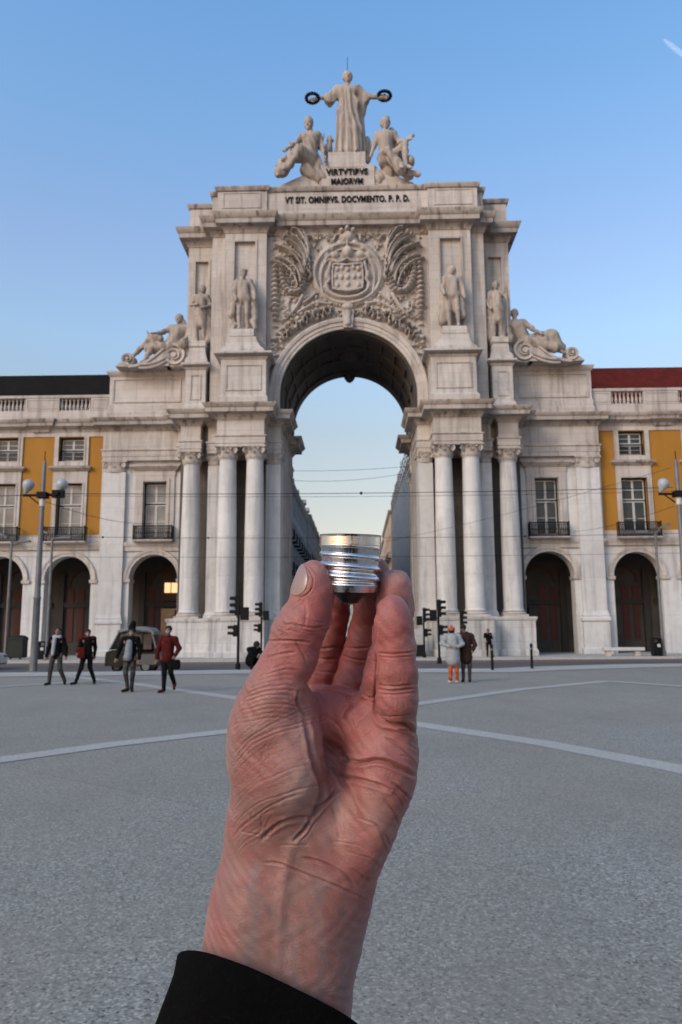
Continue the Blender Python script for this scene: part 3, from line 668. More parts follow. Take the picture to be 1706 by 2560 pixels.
    # parapet: plinth, dies, balusters, rail
    p = MB(); p.box(17.7, xe, 54.4, 54.8, 17.0, 17.82)
    bal = MB(); bays = []
    for k in range(NB):
        cx = C0+0.1+P*k; bays.append((cx-1.18, cx+1.18))
    xs = 17.71
    for a0, a1 in bays:
        p.box(xs, a0, 54.36, 54.84, 17.8, 18.75); frame(p, xs+0.15, a0-0.15, 17.98, 18.6, 54.36, 0.04, 0.03) if a0-xs > 0.8 else None
        p.box(xs+0.02, a0-0.02, 54.38, 54.6, 17.1, 17.79)
        xs = a1
        n = 8; bal = MB()
        for i in range(n):
            bx = a0+(a1-a0)*(i+0.5)/n
            bal.lathe(bx, 54.6, [(0.085, 17.82), (0.085, 17.88), (0.05, 17.92), (0.1, 18.1), (0.11, 18.18), (0.055, 18.42), (0.045, 18.52), (0.08, 18.62), (0.085, 18.74)], 10)
        bld(bal, 'balustrade', M['stone_plain'])
    p.box(xs, xe, 54.36, 54.84, 17.8, 18.75)
    p.rect_mold(17.7, xe, 54.4, 54.8, [(0.0, 18.74), (0.08, 18.78), (0.1, 18.95), (0.0, 19.0)])
    bld(p, 'parapet', M['stone'])
    # roof
    r = MB(); r.rings([[(17.4, 55.3, 18.4), (17.4, 58.6, 22.0), (17.4, 66, 22.0), (17.4, 68, 18.4)], [(xe, 55.3, 18.4), (xe, 58.6, 22.0), (xe, 66, 22.0), (xe, 68, 18.4)]])
    bld(r, 'roof', M['roof_dark'] if side < 0 else M['roof_red'])
    bld(MB().box(17.9, xe, 55.3, 68, 7.7, 18.3), 'rear_mass', M['stone'])
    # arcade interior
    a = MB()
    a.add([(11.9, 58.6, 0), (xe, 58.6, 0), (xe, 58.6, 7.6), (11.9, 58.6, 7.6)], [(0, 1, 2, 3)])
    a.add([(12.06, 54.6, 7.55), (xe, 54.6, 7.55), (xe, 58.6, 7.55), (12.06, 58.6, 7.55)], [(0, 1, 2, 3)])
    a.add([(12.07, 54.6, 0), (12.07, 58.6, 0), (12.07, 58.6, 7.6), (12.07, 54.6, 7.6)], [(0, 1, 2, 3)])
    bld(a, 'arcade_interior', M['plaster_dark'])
    cxs = [BX]+[C0+P*k for k in range(NB)]
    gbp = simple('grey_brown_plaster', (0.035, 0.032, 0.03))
    for i, cx in enumerate(cxs):
        pil = MB(); dr = MB(); rp = MB(); rq = MB()
        for q in (-0.9, 1.05): pil.box(cx+q*1.9-0.22, cx+q*1.9+0.22, 58.35, 58.62, 0, 6.2)
        pil.box(cx-2.2, cx+2.2, 58.42, 58.61, 3.55, 3.9)
        dr.box(cx-1.75, cx-0.55, 58.4, 58.61, 0.05, 3.3)
        rp.box(cx+0.25, cx+0.75, 58.53, 58.62, 0.9, 4.9); rq.box(cx+1.05, cx+1.5, 58.53, 58.62, 0.9, 4.9)
        ra = MB(); ra.archivolt(cx+0.2, 5.1, 1.2, [(0, 58.62), (0, 58.5), (0.12, 58.5), (0.12, 58.62)], None, 14)
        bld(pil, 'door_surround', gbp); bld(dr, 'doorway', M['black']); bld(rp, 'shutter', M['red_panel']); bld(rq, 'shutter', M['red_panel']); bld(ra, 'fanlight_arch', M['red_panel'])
    if side < 0:
        for bx in (-13.95, -13.42): MB().box(bx-0.22, bx+0.22, 58.34, 58.5, 4.6, 5.35).build('lit_window', M['lit'], w)
        lf = MB(); lf.box(-14.4, -12.9, 58.42, 58.5, 4.0, 6.6); lf.build('shopfront', simple('brown_shopfront', (0.07, 0.035, 0.022)), w)
        sp = MB(); sp.box(-14.4, -13.0, 58.42, 58.5, 1.0, 3.4); sp.build('shop_window', glassmat('shop_glass', (0.12, 0.085, 0.07)), w)
    return w
wl, wr = wing(-1), wing(1)
# ------------------------------------------------------------------ street seen through the arch
def street_block(name, label, x, y0, y1, h, side, mat, roofmat, floors=4, rooflift=3.0, bays=None):
    b = thing(name, label, 'building', (x, (y0+y1)/2, 0), 0, None)
    D = 12; xo = x+side*D
    m = MB(); m.box(*sorted((x, xo)), y0, y1, 0, h); m.build('wall', mat, b)
    c = MB(); c.rect_mold(*sorted((x, xo)), y0, y1, [(0, h-0.5), (0.1, h-0.45), (0.5, h-0.1), (0.55, h+0.1), (0, h+0.15)]); c.build('eaves_cornice', M['cornice'], b)
    r = MB(); r.rings([[(x, y, h+0.1), (x+side*1.2, y, h+rooflift), (x+side*(D-1.2), y, h+rooflift), (xo, y, h+0.1)] for y in (y0+0.2, y1-0.2)]); r.build('roof', roofmat, b)
    n = bays or max(2, int((y1-y0)/4.2)); fh = h/floors
    first = {}
    def put(key, nm, mk, mat_, y, z):
        if key not in first: first[key] = mk.build(nm, mat_, b, 35, (x, y, z)); return
        o = first[key].copy(); COL.objects.link(o); o.parent = b; o.location = (0, y-(y0+y1)/2, z)
    for i in range(n):
        y = y0+(y1-y0)*(i+0.5)/n
        for f in range(floors):
            z0 = f*fh+0.9 if f else 0.1; z1 = (f+1)*fh-0.7; hh = z1-z0; kk = 0 if f == 0 else 1
            sr = MB()
            if kk not in first: pass
            sr.box(*sorted((x-side*0.12, x+side*0.05)), y-0.95, y-0.65, z0, z1+0.25); sr.box(*sorted((x-side*0.12, x+side*0.05)), y+0.65, y+0.95, z0, z1+0.25); sr.box(*sorted((x-side*0.16, x+side*0.05)), y-1.05, y+1.05, z1+0.26, z1+0.5)
            put(('s', kk), 'window_surround', sr, M['stone_plain'], y, z0)
            put(('g', kk), 'window', MB().box(*sorted((x-side*0.03, x+side*0.05)), y-0.65, y+0.65, z0, z1), M['glass'], y, z0)
            if 0 < f < 4:
                xb = x-side*0.75; xx = sorted((x, xb)); bl = MB()
                bl.box(xx[0], xx[1], y-1.1, y+1.1, z0-0.12, z0); bl.box(*sorted((xb, xb+side*0.05)), y-1.1, y+1.1, z0+0.95, z0+1.0)
                for q in range(12): yy = y-1.1+2.2*q/11; bl.box(*sorted((xb, xb+side*0.03)), yy-0.02, yy+0.02, z0, z0+0.95)
                for yy in (y-1.1, y+1.1): bl.box(*sorted((x, xb)), yy-0.03, yy+0.03, z0+0.93, z0+1.0)
                put('b', 'balcony', bl, M['iron'], y, z0)
        if i % 2 == 0 and rooflift > 2:
            r2 = MB(); xr = x+side*0.6; r2.box(*sorted((xr, xr+side*2)), y-0.8, y+0.8, h, h+2.2); r2.rings([[(xr-side*0.2, y-1.0, h+2.2), (xr-side*0.2, y, h+3.0), (xr-side*0.2, y+1.0, h+2.2)], [(xr+side*2.4, y-1.0, h+2.2), (xr+side*2.4, y, h+3.0), (xr+side*2.4, y+1.0, h+2.2)]])
            r2.build('dormer', mat, b)
    return b
tall = simple('grey_render', (0.30, 0.285, 0.27), 0.85, 0, 0.15, 0.6)
street_block('townhouse', 'grey townhouse with iron balconies nearest behind the arch on the left', -7.7, 66, 124, 19.6, -1, tall, M['roof_dark'], 5, 4.2)
street_block('townhouse', 'darker townhouse second along the left side of the street behind the arch', -7.6, 125, 172, 20.6, -1, simple('dim_render', (0.24, 0.225, 0.21), 0.85, 0, 0.2, 0.6), M['roof_dark'], 5, 2.6)
street_block('townhouse', 'far small townhouse at the left end of the street just above the bulb base', -7.5, 173, 260, 21.0, -1, tall, M['roof_dark'], 5, 2.0)
street_block('townhouse', 'orange townhouse beyond the wrapped building on the right side of the street', 7.0, 146, 186, 24.5, 1, simple('orange_render', (0.55, 0.27, 0.11), 0.85), M['roof_red'], 5, 2.0)
street_block('townhouse', 'far brown townhouse at the right end of the street', 7.2, 187, 280, 24.0, 1, tall, M['roof_red'], 5, 2.0)
# building wrapped for works
wb = thing('wrapped_building', 'tall building wrapped in grey blue scaffold sheeting behind the arch', 'building', (7.7, 110, 0))
def tarpmat():
    m, t, b = newmat('scaffold_sheeting'); pos = nd(t, 'ShaderNodeNewGeometry').outputs['Position']
    n = noise(t, mapped(t, pos, (0.4, 0.4, 0.12)), 1.2, 4, 0.5); col = mixc(t, n, (0.34, 0.38, 0.43), (0.22, 0.25, 0.29)); t.links.new(col, b.inputs['Base Color']); b.inputs['Roughness'].default_value = 0.6
    bump(t, b, n, 0.6, 0.3); return m
tm = tarpmat()
m = MB(); m.box(8.6, 20, 66, 143, 0, 20); m.build('wall', tall, wb)
m = MB()
for y0, y1, h in ((66, 92, 20.6), (92.3, 116, 23.0), (116.3, 142, 25.5)):
    n = 24; rg = []
    for z in (0, h*0.3, h*0.6, h):
        rg.append([(6.95+0.12*math.sin(i*1.9+z), y0+(y1-y0)*i/n, z) for i in range(n+1)] + [(8.4, y1, z), (8.4, y0, z)])
    m.rings(rg)
m.build('sheeting', tm, wb, 50)
m = MB()
for i in range(26):
    y = 67+i*2.9; m.tube([(6.8, y, 0), (6.8, y, 24.8+0.4*(i % 3))], 0.05, 5)
for z in (21.8, 22.8, 23.8): m.tube([(6.8, 67, z), (6.8, 141, z+1.2)], 0.05, 5)
m.build('scaffold_poles', M['iron_grey'], wb)

fe = thing('townhouse', 'distant pale building closing the far end of the street behind the arch', 'building', (0, 322, 0))
fm_ = MB().holes(-34, 34, 0, 27, 320, 320.5, [(x-.7, x+.7, z, z+2.3) for x in range(-31, 32, 4) for z in (1.5, 6.5, 11.5, 16.5, 21.5)]); fm_.add([(-34, 320.4, 0), (34, 320.4, 0), (34, 320.4, 27), (-34, 320.4, 27)], [(0, 1, 2, 3)]); fm_.build('wall', tall, fe)
MB().rings([[(x, 319.6, 27), (x, 325, 31), (x, 332, 31), (x, 336, 27)] for x in (-34.4, 34.4)]).build('roof', M['roof_dark'], fe)
MB().rect_mold(-34, 34, 320, 336, [(0, 26.2), (.3, 26.5), (.4, 26.9), (0, 27.0)]).build('eaves_cornice', M['cornice'], fe)
# ------------------------------------------------------------------ smooth solid figures: distance fields meshed by surface nets
def f_prim(P, p):
    k = p[0]
    if k == 'c':
        a, b_, ra, rb_ = np.asarray(p[1], np.float32), np.asarray(p[2], np.float32), p[3], p[4]
        ba = b_-a; pa = P-a; t_ = np.clip((pa@ba)/max(1e-9, float(ba@ba)), 0, 1)
        d = pa-t_[..., None]*ba
        return np.sqrt((d*d).sum(-1)) - (ra+(rb_-ra)*t_)
    if k == 'e':
        c, r_ = np.asarray(p[1], np.float32), np.asarray(p[2], np.float32); q = P-c
        if len(p) > 3: q = q@np.asarray(p[3], np.float32)       # rotation: columns are local axes
        k0 = np.sqrt(((q/r_)**2).sum(-1)); k1 = np.sqrt(((q/(r_*r_))**2).sum(-1))+1e-9
        return k0*(k0-1)/k1
    if k == 'b':
        c, h, rr = np.asarray(p[1], np.float32), np.asarray(p[2], np.float32), p[3]; q = P-c
        if len(p) > 4: q = q@np.asarray(p[4], np.float32)
        q = np.abs(q)-(h-rr); return np.sqrt((np.maximum(q, 0)**2).sum(-1)) + np.minimum(q.max(-1), 0) - rr
def bbox(p):
    if p[0] == 'c': a, b_, r_ = np.array(p[1]), np.array(p[2]), max(p[3], p[4]); return np.minimum(a, b_)-r_, np.maximum(a, b_)+r_
    if p[0] == 'e': m_ = max(p[2]) if len(p) > 3 else np.array(p[2]); return np.array(p[1])-m_, np.array(p[1])+m_
    m_ = np.linalg.norm(p[2]) if len(p) > 4 else np.array(p[2]); return np.array(p[1])-m_, np.array(p[1])+m_
def smin(a, b_, k):
    if k <= 0: return np.minimum(a, b_)
    h = np.maximum(k-np.abs(a-b_), 0)/k; return np.minimum(a, b_)-h*h*k*0.25
def field(P, prims, k):
    # prims: list of primitives or (primitives, inner k) groups; optional per-primitive blend in p[-1] dict
    d = None
    for p in prims:
        if p[0] == 'g': v = field(P, p[1], p[2])
        elif p[0] == 'sub': v = f_prim(P, p[1]); d = -smin(-d, v, p[2]); continue
        else: v = f_prim(P, p)
        d = v if d is None else smin(d, v, k)
    return d
def flat(prims):
    for p in prims:
        if p[0] == 'g': yield from flat(p[1])
        elif p[0] != 'sub': yield p
def nets(prims, k, vox, project=3):
    bb = [bbox(p) for p in flat(prims)]; mn = np.min([b_[0] for b_ in bb], 0)-vox*3-k*0.3; mx = np.max([b_[1] for b_ in bb], 0)+vox*3+k*0.3
    n = np.ceil((mx-mn)/vox).astype(int)+1
    ax = [mn[i]+vox*np.arange(n[i]) for i in range(3)]
    D = np.full(n, 1e3, np.float32)
    def ev(prs, kk, D):
        for p in prs:
            if p[0] == 'g':
                G = np.full(D.shape, 1e3, np.float32); ev(p[1], p[2], G); D[:] = smin(D, G, kk); continue
            q = p[1] if p[0] == 'sub' else p; kq = p[2] if p[0] == 'sub' else kk
            lo, hi = bbox(q); m_ = kq+vox*3
            i0 = np.clip(np.floor((lo-m_-mn)/vox).astype(int), 0, n-1); i1 = np.clip(np.ceil((hi+m_-mn)/vox).astype(int)+1, 1, n)
            sl = tuple(slice(a, b_) for a, b_ in zip(i0, i1))
            g = np.stack(np.meshgrid(*[ax[i][i0[i]:i1[i]] for i in range(3)], indexing='ij'), -1).astype(np.float32)
            v = f_prim(g, q)
            D[sl] = -smin(-D[sl], v, kq) if p[0] == 'sub' else smin(D[sl], v, kk)
    ev(prims, k, D)
    s_ = D < 0
    c = [s_[a:n[0]-1+a, b_:n[1]-1+b_, e:n[2]-1+e] for a in (0, 1) for b_ in (0, 1) for e in (0, 1)]
    tot = sum(x.astype(np.int8) for x in c); act = (tot > 0) & (tot < 8)
    I = np.argwhere(act); idx = -np.ones(act.shape, np.int64); idx[tuple(I.T)] = np.arange(len(I))
    acc = np.zeros((len(I), 3)); cnt = np.zeros(len(I))
    for axn in range(3):
        o1, o2 = [q for q in range(3) if q != axn]
        for u in (0, 1):
            for w_ in (0, 1):
                a = I.copy(); a[:, o1] += u; a[:, o2] += w_; b_ = a.copy(); b_[:, axn] += 1
                da = D[tuple(a.T)]; db = D[tuple(b_.T)]; cr = (da < 0) != (db < 0)
                t_ = np.where(cr, da/np.where(cr, da-db, 1), 0)
                pos = a.astype(float); pos[:, axn] += t_
                acc[cr] += pos[cr]; cnt[cr] += 1
    V = mn+vox*acc/cnt[:, None]
    F = []
    for axn in range(3):
        o1, o2 = [(1, 2), (2, 0), (0, 1)][axn]
        sl0 = [slice(0, n[q]-1) for q in range(3)]; sl1 = list(sl0); sl1[axn] = slice(1, n[axn]); sl0[axn] = slice(0, n[axn]-1)
        a = s_[tuple(sl0)]; b_ = s_[tuple(sl1)]
        E_ = np.argwhere(a != b_); E_ = E_[(E_[:, o1] > 0) & (E_[:, o2] > 0)]
        fl = a[tuple(E_.T)]
        def ix(d1, d2):
            q = E_.copy(); q[:, o1] -= d1; q[:, o2] -= d2; return idx[tuple(q.T)]
        q = np.stack([ix(0, 0), ix(1, 0), ix(1, 1), ix(0, 1)], 1)
        q[~fl] = q[~fl][:, ::-1]
        F.append(q)
    F = np.concatenate(F); F = F[(F >= 0).all(1)]
    for _ in range(project):
        V, N = newton(V, prims, k, vox*0.4)
    return V, F, mn
def grad(V, prims, k, e):
    V = V.astype(np.float32); g = np.stack([field(V+np.eye(3, dtype=np.float32)[i]*e, prims, k)-field(V-np.eye(3, dtype=np.float32)[i]*e, prims, k) for i in range(3)], -1)/(2*e)
    return g
def newton(V, prims, k, e):
    f = field(V.astype(np.float32), prims, k); g = grad(V, prims, k, e); l2 = (g*g).sum(-1)+1e-6
    st_ = np.clip(f/l2, -e*2, e*2)
    return V-g*st_[:, None], g/np.sqrt(l2)[:, None]
def npmesh(name, V, F, mat, parent=None, loc=(0, 0, 0), ang=180, scale=1.0, rz=0.0):
    me = bpy.data.meshes.new(name)
    V = np.asarray(V, np.float64)
    me.vertices.add(len(V)); me.vertices.foreach_set('co', V.ravel())
    F = np.asarray(F, np.int32); me.loops.add(F.size); me.loops.foreach_set('vertex_index', F.ravel())
    me.polygons.add(len(F)); me.polygons.foreach_set('loop_start', np.arange(0, F.size, F.shape[1], dtype=np.int32)); me.polygons.foreach_set('loop_total', np.full(len(F), F.shape[1], np.int32))
    me.update(calc_edges=True); me.validate(); me.materials.append(mat); finish(me, ang)
    o = bpy.data.objects.new(name, me); COL.objects.link(o); o.parent = parent; o.location = loc; o.scale = (scale,)*3; o.rotation_euler = (0, 0, rz)
    return o
def solid(name, prims, k, vox, mat, parent=None, loc=(0, 0, 0), scale=1.0, rz=0.0, disp=None):
    V, F, _ = nets(prims, k, vox, 2)
    if disp is not None:
        N = grad(V, prims, k, vox*0.5); N /= np.linalg.norm(N, axis=1)[:, None]+1e-9
        V = V+N*disp(V)[:, None]
    return npmesh(name, V, F, mat, parent, loc, 180, scale, rz)
# ------------------------------------------------------------------ a human skeleton
BASE = dict(pel=(0,0,.96), chest=(0,0,1.28), neck=(0,.01,1.47), head=(0,-.015,1.63), hipL=(-.09,0,.92), hipR=(.09,0,.92), kneL=(-.10,-.02,.50), kneR=(.10,-.02,.50),
            ankL=(-.10,.03,.09), ankR=(.10,.03,.09), toeL=(-.12,-.15,.035), toeR=(.12,-.15,.035), shL=(-.18,0,1.41), shR=(.18,0,1.41), elL=(-.25,.02,1.13), elR=(.25,.02,1.13), wrL=(-.27,-.06,.88), wrR=(.27,-.06,.88))
def pose(**kw):
    d = dict(BASE); d.update(kw); return {k: np.array(v, float) for k, v in d.items()}
def hand_prims(w, e, s=1.0):
    d = w-e; d /= np.linalg.norm(d)+1e-9; up = np.array([0., -1, 0]) if abs(d[1]) < .8 else np.array([1., 0, 0]); a = np.cross(d, up); a /= np.linalg.norm(a); c = np.cross(a, d)
    R_ = []
    R_.append(('c', w, w+d*.07*s, .026*s, .034*s))
    for i, (o, l) in enumerate([(-.027, .062), (-.009, .075), (.009, .07), (.027, .055)]):
        p = w+d*.075*s+a*o*s; q = p+d*l*.55*s+c*.008*s; r_ = q+d*l*.4*s+c*.022*s
        R_ += [('c', p, q, .0105*s, .0095*s), ('c', q, r_, .0095*s, .008*s)]
    p = w+d*.02*s-a*.03*s; R_ += [('c', p, p+d*.04*s-a*.018*s+c*.01*s, .013*s, .011*s), ('c', p+d*.04*s-a*.018*s+c*.01*s, p+d*.066*s-a*.02*s+c*.02*s, .011*s, .009*s)]
    return R_
def head_prims(h, f=(0, -1, 0), hs=1.0):
    f = np.array(f, float); f /= np.linalg.norm(f); s_ = np.cross(f, [0, 0, 1.]); s_ /= np.linalg.norm(s_); u = np.cross(s_, f); h = np.array(h)
    A = np.stack([s_, f, u], 1)
    def q(x, y, z): return h+(s_*x+f*y+u*z)*hs
    def r3(*v): return tuple(x*hs for x in v)
    return [('e', q(0, -.012, .018), r3(.076, .096, .10), A), ('e', q(0, .022, -.05), r3(.056, .062, .068), A), ('c', q(0, .085, .005), q(0, .106, -.028), .009*hs, .015*hs),
            ('c', q(-.03, .075, .028), q(.03, .075, .028), .014*hs, .014*hs), ('c', q(-.018, .078, -.062), q(.018, .078, -.062), .011*hs, .011*hs), ('c', q(0, .07, -.098), q(0, .07, -.095), .02*hs, .02*hs),
            ('e', q(-.078, -.005, -.008), r3(.012, .022, .032), A), ('e', q(.078, -.005, -.008), r3(.012, .022, .032), A),
            ('c', q(-.045, .06, -.03), q(-.04, .06, -.035), .02*hs, .018*hs), ('c', q(.045, .06, -.03), q(.04, .06, -.035), .02*hs, .018*hs)]
def body_prims(P, fat=1.0, face=(0, -1, 0), hands=True, hs=1.0, feet=True):
    f = fat; L = []
    L += [('c', P['pel'], P['chest'], .135*f, .14*f), ('c', (P['shL']+P['chest'])/2*1.0, (P['shR']+P['chest'])/2, .105*f, .105*f), ('c', P['shL'], P['shR'], .062*f, .062*f), ('c', P['hipL'], P['hipR'], .10*f, .10*f)]
    L += [('c', P['neck']-np.array([0, 0, .03]), (P['neck']+P['head'])/2, .058, .05)]
    for s_ in 'LR':
        L += [('c', P['sh'+s_], P['el'+s_], .056*f, .042*f), ('c', P['el'+s_], P['wr'+s_], .042*f, .027*f)]
        L += [('c', P['hip'+s_], P['kne'+s_], .088*f, .056*f), ('c', P['kne'+s_], P['ank'+s_], .055*f, .036*f)]
        kn, an = P['kne'+s_], P['ank'+s_]; m_ = kn*.68+an*.32; L.append(('c', m_+np.array([0, .02, 0]), m_*.6+an*.4+np.array([0, .012, 0]), .05*f, .036*f))
        if feet: L += [('c', P['ank'+s_]-np.array([0, 0, .03]), P['toe'+s_], .042, .032)]
    G = [('g', L, .05)]
    if hands:
        for s_ in 'LR': G.append(('g', hand_prims(P['wr'+s_], P['el'+s_]), .006))
    G.append(('g', head_prims(P['head'], face, hs), .02))
    return [('g', G, .025)]
def folds(amp, freq, top, cx=0, cy=0):
    def f(V):
        a = np.arctan2(V[:, 1]-cy, V[:, 0]-cx); fade = np.clip((top-V[:, 2])/.25, 0, 1)
        return fade*amp*(np.sin(a*freq+V[:, 2]*2.2+1.3*np.sin(V[:, 2]*3+a*2))+.5*np.sin(a*freq*2.1+V[:, 2]*5))
    return f
# ------------------------------------------------------------------ statues
def mkstatue(name, label, loc, scale, parts, k=.03, vox=.022, disp=None, rz=0, group=None, extra=None):
    t_ = thing(name, label, 'statue', loc, rz, group)
    solid('figure', parts, k, vox, M['statue'], t_, (0, 0, 0), scale, 0, disp)
    return t_
def wrinkle(V, amp=.008, s_=9.0):
    return amp*np.sin(V[:, 0]*s_*2.3+V[:, 2]*s_*.9+2*np.sin(V[:, 2]*s_*.7+V[:, 1]*s_))*np.sin(V[:, 1]*s_*1.7+V[:, 2]*s_*.5)
def robe(P, r_top=.16, r_bot=.26, zb=.03, k=.04, cx=0.0):
    out = []
    for z0, z1, a, b_ in ((1.0, .75, r_top, r_top*1.12), (.75, .4, r_top*1.12, (r_top+r_bot)/2), (.4, zb+r_bot*.6, (r_top+r_bot)/2, r_bot)):
        out.append(('c', (cx, 0, z0), (cx, 0, z1), a, b_))
    return out
# crowning figure with outstretched arms and wreaths (7 m tall)
S = 7.1/1.78
P = pose(shL=(-.19,0,1.42), shR=(.19,0,1.42), elL=(-.36,-.03,1.24), wrL=(-.60,-.06,1.17), elR=(.36,-.03,1.24), wrR=(.62,-.06,1.19), head=(0,-.02,1.645), neck=(0,0,1.49), kneR=(.12,-.14,.52), toeR=(.13,-.2,.04))
rb_ = [('g', body_prims(P, 1.05, (0.1, -1, -.12)), .0), ('g', [('c', (0, .02, 1.05), (-.02, .02, .7), .155, .175), ('c', (-.02, .02, .7), (-.04, .03, .12), .175, .215), ('c', (.06, -.03, .9), (.11, -.1, .5), .12, .12), ('c', (.11, -.1, .5), (.1, -.05, .1), .12, .15),
       ('c', (-.15, .02, 1.38), (.12, -.02, 1.05), .12, .13), ('c', (-.2, .01, 1.38), (-.34, .0, 1.2), .085, .11), ('c', (-.34, .02, 1.22), (-.34, .04, 1.1), .08, .035), ('c', (.2, .01, 1.38), (.32, .0, 1.22), .085, .09), ('c', (.3, .03, 1.2), (.28, .06, .95), .07, .05), ('c', (.2, .1, 1.3), (.24, .12, .2), .09, .12)], .06),
       ('e', (0, .01, 1.69), (.098, .105, .1)), ('c', (0, .1, 1.66), (0, .12, 1.62), .05, .04)]
st = mkstatue('crowning_statue', 'tall robed marble woman with arms spread holding two dark wreaths on top of the arch', (0.1, 52.2, 36.2), S, rb_, .03, .018, folds(.018, 11, 1.38, 0, .02))
for s_, (wx, wz) in ((-1, (-.66, 1.165)), (1, (.685, 1.185))):
    m = MB(); n = 40; pts = []; rad = []
    for i in range(n+1):
        a = 2*math.pi*i/n; pts.append((wx*S+0.30*S*.24*1.25*math.cos(a)*1.15, -.08*S+0.3*math.sin(a)*.9, wz*S+0.30*S*.24*math.sin(a)*.35)); rad.append(.15*(1+.25*math.sin(i*7)))
    pts = [(wx*S+.46*math.cos(2*math.pi*i/n), -.08*S-.3*math.sin(2*math.pi*i/n)*1.0, wz*S+.08+.17*math.sin(2*math.pi*i/n)) for i in range(n)]; pts.append(pts[0]); 
    m.tube(pts, [.125*(1+.3*math.sin(i*2.6)) for i in range(n+1)], 8, True)
    w_ = m.build('wreath', M['bronze'], None, 60); w_.parent = st
rodm = MB().tube([(0, 0, 1.76*S), (0, 0, 1.76*S+1.3)], .022, 5).build('lightning_rod', M['iron'], None); rodm.parent = st
# seated woman, left of the crowning figure: helmet, outstretched arm, legs to the left
S2 = 2.95
P = pose(pel=(-.02,.02,.62), chest=(.02,-.02,.98), neck=(.0,-.02,1.16), head=(-.03,-.04,1.33), hipL=(-.12,-.02,.60), hipR=(.08,-.02,.6), kneL=(-.42,-.25,.52), kneR=(-.2,-.33,.62), ankL=(-.62,-.25,.12), ankR=(-.5,-.32,.2), toeL=(-.76,-.3,.03), toeR=(-.62,-.42,.1),
         shL=(-.17,-.02,1.09), shR=(.2,-.02,1.1), elL=(-.34,-.12,.86), elR=(.3,.0,.84), wrL=(-.55,-.18,.7), wrR=(.35,-.12,.5))
pr = [('g', body_prims(P, 1.25, (-.25, -1, -.1), True, 1.2), 0), ('g', [('c', (-.02, 0, .98), (0, .05, .55), .185, .21), ('c', (-.02, 0, .6), (-.38, -.22, .5), .15, .12), ('c', (-.1, -.1, .55), (-.25, -.3, .6), .15, .12), ('c', (-.38, -.22, .48), (-.58, -.22, .2), .12, .1), ('c', (.15, .05, .6), (.3, .0, .12), .11, .13), ('c', (-.1, -.02, .3), (.2, 0, .1), .15, .14)], .04),
      ('e', (-.03, -.02, 1.41), (.115, .14, .12)), ('c', (-.03, -.12, 1.47), (-.03, .1, 1.56), .035, .06), ('c', (-.03, .12, 1.53), (.03, .16, 1.25), .055, .04), ('e', (-.1, -.12, 1.02), (.07, .06, .06)), ('e', (.08, -.12, 1.02), (.07, .06, .06)),
      ('e', (-.66, -.1, .3), (.17, .16, .2)), ('e', (-.72, -.24, .14), (.12, .1, .12)), ('e', (-.6, -.28, .42), (.08, .07, .07)),
      ('c', (-.46, .1, .5), (-.52, .12, 1.06), .06, .018), ('c', (.24, .12, .9), (.33, .12, 1.22), .06, .02), ('c', (.42, .1, .8), (.5, .1, 1.12), .05, .02)]
mkstatue('seated_statue', 'seated helmeted marble woman leaning left below the crowning figure', (-2.7, 51.75, 33.95), 3.45, pr, .02, .018, lambda V: wrinkle(V, .016, 13)*(V[:, 2] < 1.05), 0).scale = (.88, .9, 1)
# seated bare chested man on the right
P = pose(pel=(.0,.02,.58), chest=(-.03,-.02,.96), neck=(-.04,-.02,1.15), head=(-.03,-.04,1.32), hipL=(-.1,-.02,.56), hipR=(.12,-.02,.56), kneL=(-.0,-.38,.5), kneR=(.42,-.25,.72), ankL=(.22,-.4,.16), ankR=(.42,-.3,.2), toeL=(.34,-.52,.04), toeR=(.56,-.4,.1),
         shL=(-.22,-.02,1.08), shR=(.17,-.02,1.09), elL=(-.31,.0,.84), elR=(.3,-.08,.86), wrL=(-.38,-.12,.58), wrR=(.5,-.2,.85))
pr = [('g', body_prims(P, 1.32, (.1, -1, -.05), True, 1.2), 0), ('e', (-.1, -.1, 1.0), (.09, .06, .07)), ('e', (.05, -.1, 1.0), (.09, .06, .07)), ('g', [('c', (0, .05, .55), (.1, .05, .3), .2, .22), ('c', (-.1, -.1, .42), (.12, -.3, .42), .13, .11), ('c', (.12, -.3, .35), (.3, -.35, .1), .12, .14), ('c', (.4, .0, .3), (.5, -.1, .1), .13, .12), ('c', (.22, .08, .95), (.3, .12, .5), .09, .12)], .05),
      ('e', (-.03, .02, 1.39), (.13, .13, .12)), ('c', (-.03, -.06, 1.46), (.04, -.02, 1.48), .04, .04), ('e', (.12, .1, 1.16), (.1, .05, .17)), ('c', (.48, -.2, .87), (.62, -.22, .93), .03, .04), ('e', (.55, -.15, .38), (.1, .12, .12)), ('c', (-.34, .05, .3), (-.2, .05, .08), .1, .16), ('c', (.5, -.2, .1), (.74, -.25, .02), .09, .05)]
mkstatue('seated_statue', 'seated bare chested marble man leaning right below the crowning figure', (2.95, 51.75, 33.95), 3.45, pr, .02, .018, lambda V: wrinkle(V, .014, 13)*(V[:, 2] < .6), 0).scale = (.88, .9, 1)
